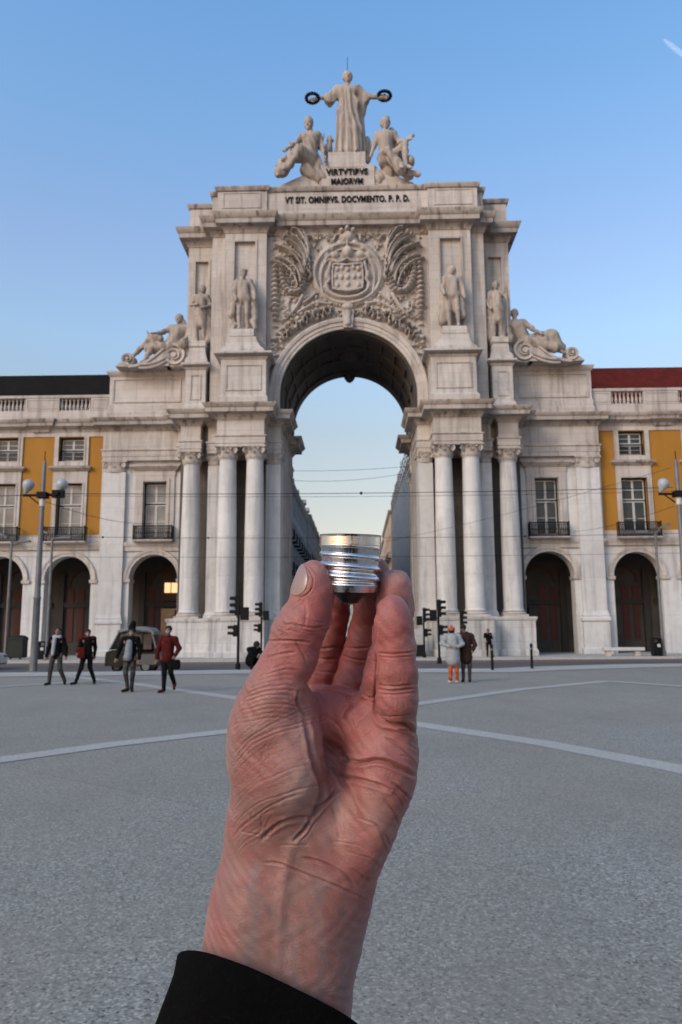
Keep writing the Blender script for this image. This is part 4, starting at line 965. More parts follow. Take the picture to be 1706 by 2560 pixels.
# dark shield-like and trophy pieces behind the crowning figure
pr = [('e', (0, 0, .62), (.16, .05, .55)), ('e', (0, -.03, .62), (.12, .05, .48))]
t_ = thing('stone_shield', 'dark upright oval stone shield just right of the crowning figure', 'shield', (1.55, 52.6, 35.8)); solid('shield', pr, .01, .02, M['cornice'], t_, (0, 0, 0), 2.1)
pr = [('c', (0, 0, 0), (0, 0, 1.0), .16, .1), ('e', (0, 0, 1.15), (.1, .1, .12)), ('c', (0, -.02, .5), (.1, -.1, .3), .1, .1), ('e', (.02, 0, 1.05), (.15, .12, .06)), ('c', (-.1, 0, .9), (-.14, -.05, .5), .05, .05)]
t_ = thing('stone_trophy', 'small stone bust and armour trophy just left of the crowning figure', 'trophy', (-1.3, 52.7, 35.9)); solid('trophy', pr, .03, .022, M['statue'], t_, (0, 0, 0), 2.0)
# standing statues
SP = 4.55/1.76
def coat(P, flare=.16, zb=.42):
    return ('g', [('c', (0, .01, 1.32), (0, .01, .95), .15, .15), ('c', (-.05, .04, .95), (-.09, .08, zb), .13, flare*.8), ('c', (.05, .04, .95), (.09, .08, zb), .13, flare*.8), ('c', P['shL'], P['elL'], .07, .065), ('c', P['elL'], P['wrL'], .06, .05), ('c', P['shR'], P['elR'], .07, .065), ('c', P['elR'], P['wrR'], .06, .05)], .04)
# navigator with cap and long beard, inner left
P = pose(kneL=(-.1,-.06,.5), ankL=(-.1,-.02,.09), elL=(-.26,-.02,1.12), wrL=(-.2,-.12,.9), elR=(.27,.03,1.14), wrR=(.3,-.1,.92))
pr = [('g', body_prims(P, 1.0, (.1, -1, -.1)), 0), coat(P, .1, .9), ('c', (-.2, .02, 1.36), (-.3, .05, .5), .09, .1), ('c', (-.3, .05, .5), (-.24, .08, .3), .08, .03), ('c', (.22, .06, 1.3), (.3, .1, .35), .08, .1), ('c', (.25, .05, .3), (.32, .02, .1), .09, .06), ('c', (-.2, .05, .2), (-.28, 0, .05), .08, .06),
      ('e', (0, -.01, 1.71), (.1, .11, .045)), ('c', (0, -.1, 1.55), (0, -.11, 1.44), .045, .02)]
mkstatue('standing_statue', 'bearded marble man in flat cap and open cloak on the inner left pedestal', (-7.22, 50.2, 22.02), SP, pr, .03, .02, lambda V: wrinkle(V, .014, 13), 0, 'marble statues standing on the attic pedestals')
# statesman with wig and hat, inner right
P = pose(kneR=(.12,-.08,.5), ankR=(.13,-.04,.09), elL=(-.26,.0,1.14), wrL=(-.24,-.14,.95), elR=(.27,.0,1.13), wrR=(.3,-.08,.9))
pr = [('g', body_prims(P, 1.0, (-.1, -1, -.05)), 0), coat(P, .15, .55), ('e', (0, .01, 1.66), (.105, .105, .11)), ('c', (-.07, .02, 1.62), (-.08, .02, 1.48), .05, .05), ('c', (.07, .02, 1.62), (.08, .02, 1.48), .05, .05), ('c', (-.2, .08, 1.2), (-.26, .1, .25), .1, .12), ('c', (.2, .08, 1.2), (.27, .1, .4), .08, .1)]
mkstatue('standing_statue', 'marble statesman in long wig and frock coat on the inner right pedestal', (7.22, 50.2, 22.02), SP, pr, .03, .02, lambda V: wrinkle(V, .013, 12), 0, 'marble statues standing on the attic pedestals')
# warriors, outer pair
def tunic(zb=.6): return ('g', [('c', (0, 0, 1.32), (0, 0, 1.0), .155, .14), ('c', (0, 0, .98), (-.05, -.0, zb), .145, .13), ('c', (0, 0, .98), (.05, -.0, zb), .145, .13)], .04)
P = pose(elL=(-.26,-.04,1.15), wrL=(-.08,-.2,1.1), elR=(.28,-.02,1.14), wrR=(.1,-.18,1.02), head=(.04,-.02,1.63))
pr = [('g', body_prims(P, 1.0, (.35, -1, 0)), 0), tunic(.58), ('c', (.2, .08, 1.35), (.22, .12, .15), .1, .14), ('e', (.03, .02, 1.66), (.1, .11, .12)), ('c', (.05, .08, 1.6), (.07, .1, 1.46), .05, .06), ('c', (-.12, .06, .9), (-.14, .08, .1), .08, .1)]
mkstatue('standing_statue', 'marble warrior in tunic clasping his hands on the outer left pedestal', (-10.55, 51.95, 21.83), SP*.98, pr, .03, .02, lambda V: wrinkle(V, .014, 13), 0, 'marble statues standing on the attic pedestals')
P = pose(elL=(-.28,.0,1.14), wrL=(-.22,-.12,.95), elR=(.32,-.02,1.22), wrR=(.28,-.12,1.44))
pr = [('g', body_prims(P, 1.0, (-.2, -1, 0)), 0), tunic(.62), ('c', (-.2, .08, 1.3), (-.22, .1, .1), .09, .13), ('e', (0, .0, 1.68), (.1, .12, .09)), ('c', (0, -.06, 1.74), (0, .1, 1.74), .03, .04), ('c', (.28, -.14, 1.75), (.28, -.12, .05), .02, .02), ('c', (.14, .08, .8), (.16, .1, .1), .09, .11)]
mkstatue('standing_statue', 'marble warrior holding a staff on the outer right pedestal', (10.55, 51.95, 21.83), SP*.96, pr, .03, .02, lambda V: wrinkle(V, .014, 13), 0, 'marble statues standing on the attic pedestals')
# reclining river gods on scrolls
def scroll(m, flip=1):
    # big volute near the arch, small volute at the outer end, swept band between, 0.9 m thick
    def vol(cx, cz, r0, turns, w, y0, y1, dirn, a0):
        n = int(turns*28); pts = []
        for i in range(n+1):
            q = i/n; a = a0+dirn*q*turns*2*math.pi; r_ = r0*(1-q*.86); pts.append((cx+r_*math.cos(a), cz+r_*math.sin(a), w*(1-q*.55)))
        rings = []
        for i, (x, z, ww) in enumerate(pts):
            dx, dz = x-cx, z-cz; l = math.hypot(dx, dz)+1e-6; nx, nz = dx/l, dz/l
            rings.append([(x, y0, z), (x-nx*ww, y0+.06, z-nz*ww), (x-nx*ww, y1, z-nz*ww), (x, y1, z)])
        m.rings(rings)
    vol(12.62, 21.4, 0.92, 2.1, .2, 52.75, 53.9, 1, math.pi*.35)
    vol(15.98, 21.2, 0.52, 1.6, .15, 52.8, 53.9, 1, -math.pi*.6)
    m.lathe(12.62, 53.3, [], 4) if False else None
    top = [(12.95, 22.25), (13.4, 21.95), (13.9, 21.5), (14.4, 21.12), (14.9, 20.86), (15.4, 20.72), (15.9, 20.68)]
    rings = []
    for i, (x, z) in enumerate(top):
        rings.append([(x, 52.75, z), (x, 52.75, z-.2), (x, 53.9, z-.2), (x, 53.9, z)])
    m.rings(rings)
    rings = [[(x, 52.85, z-.18), (x, 52.85, 20.6), (x, 53.85, 20.6), (x, 53.85, z-.18)] for x, z in top]; m.rings(rings)
    m.box(12.0, 13.2, 52.95, 53.85, 20.6, 21.9)
    for dz, th in ((-.5, .1), (-.78, .09)):
        m.tube([(13.1+.25*i, 52.8, 21.75+dz-.16*i+.012*i*i) for i in range(9)], th, 6)
    for cx, cz, r_ in ((12.62, 21.4, .2), (15.98, 21.2, .12)): m.rings([[(cx+r_*math.cos(a*math.pi/6), y, cz+r_*math.sin(a*math.pi/6)) for a in range(12)] for y in (52.7, 53.8)])
    m.rings([[(cx+.86*math.cos(a*math.pi/12), y, 21.4+.86*math.sin(a*math.pi/12)) for a in range(24)] for cx, y in ((12.62, 52.98), (12.62, 53.88))])
    m.rings([[(15.98+.47*math.cos(a*math.pi/12), y, 21.2+.47*math.sin(a*math.pi/12)) for a in range(24)] for y in (53.0, 53.86)])
    # foot slope outward
    m.rings([[(x, y, z) for x, y, z in ((15.9, 52.9, 20.6), (16.85, 52.9, 20.62), (16.5, 52.9, 20.95), (15.9, 52.9, 21.0))], [(x, y, z) for x, y, z in ((15.9, 53.8, 20.6), (16.85, 53.8, 20.62), (16.5, 53.8, 20.95), (15.9, 53.8, 21.0))]])
for s_ in (-1, 1):
    m = MB(); scroll(m)
    if s_ < 0: m = m.mirror()
    m.build('scroll', M['stone_plain'], arch, 40)
# left river god: head near arch, arm resting, one leg straight down to the outer volute
RS = 2.8
P = pose(pel=(.52,.05,.42), chest=(.72,.0,.78), neck=(.76,-.02,.97), head=(.74,-.04,1.14), hipL=(.42,.0,.40), hipR=(.5,-.08,.36), kneL=(-.02,-.02,.60), kneR=(.08,-.14,.35), ankL=(-.42,-.02,.2), ankR=(-.1,-.12,.02), toeL=(-.55,-.05,.16), toeR=(-.2,-.18,-.05),
         shL=(.54,-.06,.9), shR=(.93,.0,.9), elL=(.36,-.14,.76), wrL=(.2,-.2,.72), elR=(1.0,-.05,.66), wrR=(.9,-.2,.5))
pr = [('g', body_prims(P, 1.4, (-.2, -1, -.05), True, 1.12), 0), ('g', [('c', (.6, .05, .4), (.0, -.05, .36), .15, .14), ('c', (.85, .1, .9), (.95, .1, .4), .14, .16), ('c', (.7, .05, .5), (.9, 0, .3), .16, .15)], .06), ('e', (.74, .0, 1.19), (.11, .12, .12)), ('c', (.83, .02, 1.1), (.88, .04, .9), .07, .08),
      ('c', (.28, -.1, .6), (-.02, -.05, .68), .09, .05), ('c', (-.02, -.05, .7), (-.1, -.05, .84), .05, .015), ('e', (.9, -.22, .42), (.12, .1, .14))]
mkstatue('reclining_statue', 'reclining marble river god on the scroll left of the attic', (-14.45, 53.3, 21.05), RS, pr, .03, .02, lambda V: wrinkle(V, .018, 13)*(V[:, 2] < .7), 0, None)
P = pose(pel=(-.5,.05,.42), chest=(-.74,.0,.78), neck=(-.8,-.02,.97), head=(-.78,-.04,1.16), hipL=(-.5,-.06,.38), hipR=(-.42,.02,.42), kneL=(-.02,-.12,.42), kneR=(.18,.0,.66), ankL=(.3,-.1,.15), ankR=(.42,.0,.2), toeL=(.42,-.15,.05), toeR=(.55,-.03,.12),
         shL=(-.97,.0,.9), shR=(-.56,-.04,.92), elL=(-1.05,-.05,.66), wrL=(-.95,-.2,.52), elR=(-.38,-.12,.74), wrR=(-.22,-.18,.6))
pr = [('g', body_prims(P, 1.4, (-.1, -1, 0), True, 1.12), 0), ('g', [('c', (-.6, .05, .42), (.15, .0, .56), .16, .16), ('c', (.15, 0, .55), (.38, 0, .25), .17, .12), ('c', (-.85, .1, .9), (-.95, .1, .4), .14, .16), ('c', (-.4, -.08, .35), (.2, -.1, .2), .14, .13)], .06), ('e', (-.78, -.01, 1.2), (.1, .11, .11)), ('c', (-.78, -.1, 1.1), (-.78, -.12, .98), .05, .03), ('e', (-.98, -.2, .42), (.12, .1, .14))]
mkstatue('reclining_statue', 'reclining draped marble river god on the scroll right of the attic', (14.25, 53.3, 21.05), RS, pr, .03, .02, lambda V: wrinkle(V, .018, 13)*(V[:, 2] < .75), 0, None)
# ------------------------------------------------------------------ carved coat of arms, a deep relief on the spandrel wall
def relief():
    W_, Z0, Z1, st_ = 5.55, 16.8, 30.3, .045
    xs = np.arange(0, W_+st_, st_); zs = np.arange(Z0, Z1, st_); X, Z = np.meshgrid(xs, zs, indexing='ij'); H = np.zeros_like(X)
    def seg(pts, w, h, mode='max', taper=None):
        nonlocal H
        pts = np.array(pts, float); n = len(pts)
        # resample by Catmull-Rom
        Q = []
        for i in range(n-1):
            p0, p1, p2, p3 = pts[max(i-1, 0)], pts[i], pts[i+1], pts[min(i+2, n-1)]
            for t_ in np.linspace(0, 1, 7)[:-1]: Q.append(.5*((2*p1)+(-p0+p2)*t_+(2*p0-5*p1+4*p2-p3)*t_*t_+(-p0+3*p1-3*p2+p3)*t_**3))
        Q.append(pts[-1]); Q = np.array(Q); m_ = len(Q); best = np.zeros_like(X)
        for i in range(m_-1):
            a, b_ = Q[i], Q[i+1]; q = (i+.5)/(m_-1); ww = w*(1 if taper is None else (taper[0]+(taper[1]-taper[0])*q))
            lo, hi = np.minimum(a, b_)-ww-.05, np.maximum(a, b_)+ww+.05
            i0, i1 = np.searchsorted(xs, lo[0]), np.searchsorted(xs, hi[0]); j0, j1 = np.searchsorted(zs, lo[1]), np.searchsorted(zs, hi[1])
            if i0 >= i1 or j0 >= j1: continue
            px, pz = X[i0:i1, j0:j1]-a[0], Z[i0:i1, j0:j1]-a[1]; d = b_-a; t_ = np.clip((px*d[0]+pz*d[1])/(d@d+1e-9), 0, 1)
            dd = np.hypot(px-t_*d[0], pz-t_*d[1]); v = h*np.sqrt(np.clip(1-(dd/ww)**2, 0, 1)); best[i0:i1, j0:j1] = np.maximum(best[i0:i1, j0:j1], v)
        H = np.maximum(H, best+np.where(best > 0, .35*np.minimum(H, .15), 0)) if mode == 'add' else np.maximum(H, best)
    def blob(x, z, rx, rz, h, base=0):
        nonlocal H
        d = np.hypot((X-x)/rx, (Z-z)/rz); v = np.where(d < 1, base+h*np.sqrt(np.clip(1-d*d, 0, 1)), 0); H = np.maximum(H, v)
    def plate(mask, h):
        nonlocal H
        H = np.where(mask, np.maximum(H, h), H)
    r2 = random.Random(5)
    # oval cartouche
    d = np.hypot(X/2.35, (Z-26.75)/2.25); plate(d < 1, .10); H = np.where(np.abs(d-1) < .07, np.maximum(H, .3*np.sqrt(np.clip(1-((d-1)/.07)**2, 0, 1))), H)
    d = np.hypot(X/2.0, (Z-26.65)/1.95); H = np.where(np.abs(d-1) < .035, np.maximum(H, .22), H)
    # shield
    d = np.maximum(np.abs(X)/1.12, np.maximum((Z-27.35)/.02, (25.2-Z)/.02)*0); sh = (X < 1.15-.12*((Z-26.3)**2)*.6) & (Z < 27.3+.12*np.abs(X)) & (Z > 25.25-.0*X+.25*(X/1.15)**2)
    plate(sh, .34); edg = sh & ~((X < 1.02-.12*((Z-26.3)**2)*.6) & (Z < 27.15+.12*np.abs(X)) & (Z > 25.4+.25*(X/1.15)**2)); plate(edg, .46)
    for (x, z) in ((0, 26.9), (0, 26.35), (0, 25.8), (.45, 26.35), (.75, 26.95), (.75, 25.75), (.4, 27.05), (.85, 26.4)): blob(x, z, .16, .2, .12, .34)
    seg([(1.2, 27.5), (1.35, 26.7), (1.3, 26.2), (1.5, 25.9), (1.35, 25.4), (1.0, 25.1)], .17, .42); blob(1.42, 26.55, .24, .5, .46); blob(1.5, 25.75, .28, .22, .4)
    seg([(0, 27.75), (.5, 27.5), (.9, 27.55), (1.3, 27.75)], .13, .45); seg([(0, 24.85), (.6, 24.92), (1.15, 25.2)], .17, .42); seg([(1.75, 25.2), (1.9, 26.2), (1.8, 27.1), (1.5, 27.7)], .11, .32)
    # crown and drapery above
    blob(0, 28.35, .42, .5, .42, .05); blob(.0, 29.55, .62, .5, .4); blob(.55, 29.05, .3, .3, .3); blob(1.2, 28.7, .38, .3, .3); blob(.9, 28.2, .4, .3, .28); blob(1.5, 28.2, .25, .4, .25)
    seg([(0, 28.0), (0, 29.2)], .09, .4)
    for x in (0, .42): blob(x, 30.0+(-.12 if x else .05), .2, .2, .36, .2)
    seg([(.15, 29.6), (.75, 29.7), (.95, 29.35)], .12, .3)
    # leafy fringe of the cartouche
    for i in range(34):
        a = -1.35+2.75*i/33; x, z = 2.5*math.cos(a), 26.75+2.42*math.sin(a); blob(x, z, .12+.05*(i % 2), .12, .2)
    # wing: separate long feathers fanning up and outward, each a thin curved ridge
    for i in range(10):
        q = i/9; x, z = 3.55-.85*q**.6, 25.75+2.75*q; L = (3.05-.75*q)*(1+.13*math.sin(i*2.3+1)); a0 = math.radians(88+4*math.sin(i*1.7)); a1 = math.radians(6+36*q+6*math.sin(i*3.1)); pts = [(x, z)]
        for k in range(6):
            t_ = (k+1)/6; a = a0+(a1-a0)*t_**1.1; x += L/6*math.cos(a); z += L/6*math.sin(a); pts.append((min(5.42, x), min(30.08, z)))
        seg(pts, .125+.025*math.sin(i*1.9), .44+.1*math.sin(i*2.7), 'max', (.85, .75))
    for i in range(6):
        q = i/5; seg([(2.72+.05*i, 26.3+.5*i), (2.6+.05*i, 26.6+.5*i), (2.75+.03*i, 26.9+.5*i)], .09, .42)
    for i in range(5):
        q = i/4; r_ = .45+.27*i; pts = [(4.15+r_*math.cos(t_)*.85-.1, 26.55+r_*math.sin(t_)) for t_ in np.linspace(2.9, .9-.1*q, 6)]
        seg(pts, .075, .42, 'max', (1, .7))
    seg([(2.3, 29.3), (2.55, 29.6), (2.9, 29.55)], .1, .4)
    for x, z in ((3.3, 29.75), (3.55, 29.45), (3.15, 29.4), (4.3, 29.85), (4.55, 29.6), (2.75, 28.9)): blob(x, z, .15, .15, .4)
    def beads(pts, r0, r1, n, h=.36):
        pts = np.array(pts, float); s_ = np.r_[0, np.cumsum(np.hypot(*np.diff(pts, axis=0).T))]
        for i in range(n):
            t_ = s_[-1]*i/(n-1); x = np.interp(t_, s_, pts[:, 0]); z = np.interp(t_, s_, pts[:, 1]); r_ = r0+(r1-r0)*math.sin(math.pi*i/(n-1)); blob(x, z, r_*1.25, r_*.62, h)
    beads([(4.72, 27.6), (4.74, 26.9), (4.6, 26.2), (4.3, 25.6), (3.85, 25.3), (3.4, 25.45), (3.1, 25.9), (3.0, 26.6)], .12, .26, 15, .5)
    beads([(5.12, 27.4), (5.15, 26.5), (5.15, 25.5), (5.15, 24.5), (5.1, 23.4)], .18, .26, 12, .5)
    seg([(4.2, 27.0), (3.95, 27.15), (3.7, 26.9)], .08, .4); blob(4.0, 26.6, .13, .2, .4); blob(4.2, 26.2, .1, .1, .4); blob(3.8, 26.15, .1, .12, .35)
    # lower acanthus swag following the arch
    for i in range(46):
        q = i/45; a = math.radians(84-50*q); rr = 6.15+.35*math.sin(i*1.7)+.25*q; x, z = rr*math.cos(a), 17.85+rr*math.sin(a)
        if 1.0 < x < 5.4: blob(x, z, .08+.11*r2.random(), .07+.08*r2.random(), .3+.25*r2.random())
    for i in range(14):
        q = i/13; a = math.radians(78-36*q); rr = 6.0; x, z = rr*math.cos(a), 17.85+rr*math.sin(a)
        if x < 5.2: seg([(x, z), (x+.12*math.sin(i*2.1), z+.3), (x+.3*math.sin(i*1.3+1), z+.5)], .065, .5)
    seg([(1.3, 24.5), (2.2, 24.6), (3.0, 24.2), (3.5, 23.9)], .12, .24); seg([(3.2, 25.1), (3.5, 24.5), (3.9, 23.9), (4.3, 23.5)], .17, .3, 'max', (1, .4)); seg([(2.3, 25.3), (2.7, 24.9), (3.1, 24.6)], .12, .26)
    for i in range(60):
        x = 1.0+4.2*r2.random(); z = 23.4+1.7*r2.random()
        if H[min(len(xs)-1, int(x/st_)), min(len(zs)-1, int((z-Z0)/st_))] < .1 and math.hypot(x, z-17.85) > 5.8: blob(x, z, .09+.1*r2.random(), .08+.08*r2.random(), .12+.1*r2.random())
    for i in range(26):
        z = 19.0+4.0*r2.random(); x = 4.6+.8*r2.random()
        if math.hypot(x, z-17.85) > 5.75: blob(x, z, .1+.16*r2.random(), .07+.08*r2.random(), .14+.12*r2.random())
    for z in (21.9, 21.2, 20.6): seg([(4.5, z+.1), (4.9, z+.18), (5.35, z+.1)], .1, .24)
    blob(0, 24.3, .5, .35, .3); blob(.35, 24.55, .2, .2, .28); blob(.75, 24.5, .2, .16, .22)
    for i in range(420):
        x = 5.45*r2.random(); z = 23.2+7.0*r2.random(); ii, jj = min(len(xs)-1, int(x/st_)), min(len(zs)-1, int((z-Z0)/st_))
        if H[ii, jj] < .12 and math.hypot(x, z-17.85) > 5.8:
            if i % 3: blob(x, z, .05+.09*r2.random(), .05+.09*r2.random(), .1+.12*r2.random())
            else: a_ = 6.28*r2.random(); seg([(x, z), (x+.18*math.cos(a_), z+.18*math.sin(a_)), (x+.3*math.cos(a_+.9), z+.3*math.sin(a_+.9))], .05, .2)
    H += .006*rng.standard_normal(H.shape)
    mask = np.hypot(X, Z-ZA) > RA+.7
    V = []; nx, nz = X.shape
    full_x = np.concatenate([-xs[::-1][:-1], xs]); HH = np.concatenate([H[::-1][:-1], H], 0); MM = np.concatenate([mask[::-1][:-1], mask], 0)
    asym = 1+.12*np.sin(full_x*1.7+1)[:, None]
    XX, ZZ = np.meshgrid(full_x, zs, indexing='ij'); YY = 51.585-HH*asym*1.25
    V = np.stack([XX, YY-51, ZZ], -1).reshape(-1, 3); n0, n1 = XX.shape
    i, j = np.meshgrid(np.arange(n0-1), np.arange(n1-1), indexing='ij'); k0 = (i*n1+j); ok = (MM[:-1, :-1] & MM[1:, 1:] & MM[1:, :-1] & MM[:-1, 1:])
    F = np.stack([k0, k0+n1, k0+n1+1, k0+1], -1)[ok]
    used = np.unique(F); rm = -np.ones(len(V), int); rm[used] = np.arange(len(used))
    o = npmesh('coat_of_arms_relief', V[used], rm[F], M['stone_plain'], arch, (0, 0, 0), 60); o['label'] = 'deep carved relief of a crowned shield between feathered wings and garlands'
relief()
# ------------------------------------------------------------------ people
def cloth(name, c, rough=0.85, var=0.25, sc=18.0):
    return simple(name, c, rough, 0, var, sc, 0.08, 0.01)
SKINM = simple('person_skin', (0.17, 0.09, 0.065), 0.6, 0, 0.1)
HAIR = simple('dark_hair', (0.015, 0.012, 0.01), 0.7)
WHITEM = simple('white_fabric', (0.26, 0.29, 0.33), 0.8, 0, 0.1)
def person(label, loc, rz, P, top, legs, shoes, topmat, legmat, shoemat, hair=None, extras=(), group=None, face=(0, -1, 0), scale=1.0, fat=1.0):
    t_ = thing('person', label, 'person', (loc[0], loc[1], 0), R(rz), group); t_.scale = (scale,)*3
    vx = .014
    V, F, _ = nets(body_prims(P, fat, face), .02, vx, 1)
    solid('body', body_prims(P, .94*fat, face, True, 1.0, False), .02, vx, SKINM, t_)
    solid('jacket', top, .03, vx, topmat, t_, disp=lambda V: wrinkle(V, .006, 14))
    solid('trousers', legs, .02, vx, legmat, t_, disp=lambda V: wrinkle(V, .005, 16))
    for s_ in 'LR': solid('shoe', [('c', P['ank'+s_]-np.array([0, -.02, .035]), P['toe'+s_]+np.array([0, 0, .005]), .046, .038), ('c', P['ank'+s_]-np.array([0, 0, .02]), P['ank'+s_]+np.array([0, 0, .03]), .045, .042)], .02, vx, shoemat, t_)
    if hair is not None: solid('hair', hair, .02, vx, HAIR, t_)
    for nm_, pr, mt_ in extras: solid(nm_, pr, .015, vx, mt_, t_)
    return t_
def tops(P, f=1.0, hem=.86, hood=False, r_=.165, arms=True, flare=1.0):
    L = [('c', P['chest']+np.array([0, 0, .05]), P['pel']*1.0, .155*f, .15*f), ('c', P['pel'], (P['pel'][0], P['pel'][1], hem+.08), .155*f*flare, .155*f*flare), ('c', P['shL'], P['shR'], .078*f, .078*f), ('c', P['neck']-np.array([0, 0, .04]), P['neck'], .075, .068)]
    if arms:
        for s_ in 'LR': L += [('c', P['sh'+s_], P['el'+s_], .072*f, .058*f), ('c', P['el'+s_], P['wr'+s_], .056*f, .046*f)]
    if hood: L += [('c', P['neck']+np.array([-.07, .05, .0]), P['neck']+np.array([.07, .05, .0]), .07, .07)]
    return [('g', L, .04)]
def trous(P, f=1.0):
    L = [('c', P['pel']+np.array([0, 0, -.04]), P['pel']+np.array([0, 0, .02]), .135, .13)]
    for s_ in 'LR': L += [('c', P['hip'+s_], P['kne'+s_], .096*f, .07*f), ('c', P['kne'+s_], P['ank'+s_]+np.array([0, 0, .01]), .068*f, .052*f)]
    return [('g', L, .03)]
def hairp(P, s_=1.0, back=.02): h = P['head']; return [('e', tuple(h+np.array([0, back+.012, .045])), (.088*s_, .1*s_, .085*s_))]
def maskp(P): h = P['head']; return [('e', tuple(h+np.array([0, -.078, -.035])), (.05, .034, .036))]
PG = 'pedestrians walking across the plaza'
BLK = cloth('black_cloth', (0.0045, 0.0045, 0.005)); BLK2 = cloth('near_black_denim', (0.006, 0.0055, 0.006)); GREYT = cloth('grey_trousers', (0.045, 0.041, 0.037)); SHOE = cloth('dark_leather', (0.012, 0.011, 0.011))
# man with pale scarf, open black jacket, walking
P = pose(hipL=(-.09,0,.92), kneL=(-.16,-.03,.5), ankL=(-.2,.04,.1), toeL=(-.28,-.08,.035), kneR=(.14,-.05,.52), ankR=(.24,.12,.12), toeR=(.3,-.02,.05), elL=(-.27,.02,1.14), wrL=(-.31,-.04,.88), elR=(.27,.04,1.14), wrR=(.3,-.02,.9), head=(.02,-.02,1.63))
person('man in open black jacket, pale scarf and grey trousers, leftmost walker', (-8.83, 24.0), 0, P, tops(P), trous(P), None, BLK, GREYT, SHOE, hairp(P), [('scarf', [('c', (-.08, -.03, 1.47), (.08, -.03, 1.47), .07, .07), ('c', (-.03, -.15, 1.4), (-.06, -.165, .95), .06, .05)], WHITEM)], PG)
# companion, back half turned, red shoulder and bag
P = pose(kneL=(-.17,-.06,.52), ankL=(-.3,-.02,.1), toeL=(-.44,-.08,.04), kneR=(.1,.03,.52), ankR=(.26,.1,.1), toeR=(.24,-.05,.035), elL=(-.24,-.05,1.16), wrL=(-.3,-.14,1.0), elR=(.24,.06,1.14), wrR=(.22,.05,.9), head=(-.01,-.02,1.58), neck=(0,0,1.44))
RED = cloth('red_cloth', (0.09, 0.009, 0.008), var=.3)
person('person in black jacket with red bag and black trousers beside the scarfed man', (-8.0, 24.35), 25, P, tops(P), trous(P), None, BLK, BLK2, SHOE, hairp(P, 1.08), [('red_bag', [('b', (-.2, -.12, .98), (.11, .08, .17), .04)], RED), ('red_collar', [('c', (-.2, -.01, 1.43), (.17, -.01, 1.43), .075, .07)], RED), ('mask', maskp(P), WHITEM)], PG)
# tall dark hat and light top
P = pose(kneL=(-.08,-.08,.52), ankL=(-.03,-.02,.1), toeL=(-.12,-.17,.035), kneR=(.09,0,.5), ankR=(.05,.08,.1), toeR=(.1,-.06,.035), elL=(-.3,.03,1.15), wrL=(-.36,-.02,.92), elR=(.27,.02,1.13), wrR=(.26,-.06,.88), head=(.03,-.02,1.6), neck=(0.02,0,1.45))
LIGHT = cloth('pale_top', (0.17, 0.19, 0.21)); LEG = cloth('mottled_leggings', (0.04, 0.038, 0.036), var=.7, sc=9)
person('person in tall black hat, black jacket over pale top, and mottled grey leggings', (-5.72, 21.2), 0, P, tops(P, 1.02), trous(P, .95), None, BLK, LEG, SHOE, hairp(P, 1.15), [('shirt', [('c', (0, -.085, 1.32), (-.02, -.1, .93), .10, .115)], LIGHT), ('hat', [('c', (.02, .02, 1.7), (.05, .03, 1.84), .105, .075)], BLK), ('mask', maskp(P), WHITEM)], PG)
# red jacket, bag at the hip
P = pose(kneL=(-.07,-.05,.5), ankL=(-.08,-.02,.1), toeL=(-.18,-.14,.035), kneR=(.1,-.06,.54), ankR=(.16,.16,.22), toeR=(.17,.08,.1), elL=(-.27,.0,1.14), wrL=(-.28,-.07,.9), elR=(.3,.02,1.16), wrR=(.22,-.12,.98), head=(.0,-.02,1.64))
person('man in dark red jacket and white mask carrying a black bag, nearest walker', (-4.6, 20.85), 0, P, tops(P, 1.08, .84), trous(P, 1.02), None, cloth('dark_red_jacket', (0.058, 0.009, 0.008), var=.3), BLK2, cloth('brown_red_shoes', (0.06, 0.014, 0.012)), hairp(P, 1.08), [('bag', [('b', (.17, -.02, .74), (.17, .09, .13), .06)], BLK), ('mask', maskp(P), WHITEM)], PG)
# crouching figure by the traffic light
P = pose(pel=(0,.1,.32), chest=(.03,-.02,.62), neck=(.06,-.1,.78), head=(.1,-.16,.9), hipL=(-.1,.1,.3), hipR=(.1,.1,.3), kneL=(-.12,-.28,.46), kneR=(.16,-.28,.46), ankL=(-.12,-.16,.09), ankR=(.14,-.16,.09), toeL=(-.13,-.34,.035), toeR=(.15,-.34,.035), shL=(-.14,-.04,.74), shR=(.22,-.04,.74), elL=(-.2,-.25,.56), elR=(.32,-.25,.56), wrL=(-.05,-.38,.5), wrR=(.36,-.42,.5))
tp = [('g', [('c', P['chest'], P['pel'], .2, .22), ('c', P['shL'], P['shR'], .11, .11), ('c', P['chest'], P['neck'], .16, .1)] + [('c', P['sh'+s_], P['el'+s_], .09, .075) for s_ in 'LR'] + [('c', P['el'+s_], P['wr'+s_], .07, .05) for s_ in 'LR'], .05)]
person('person in black crouching beside the tall traffic light left of the hand', (-4.02, 33.3), 35, P, tp, trous(P, 1.1), None, BLK, BLK, SHOE, [('e', tuple(P['head']+np.array([0, .02, .02])), (.12, .13, .14))], scale=1.15)
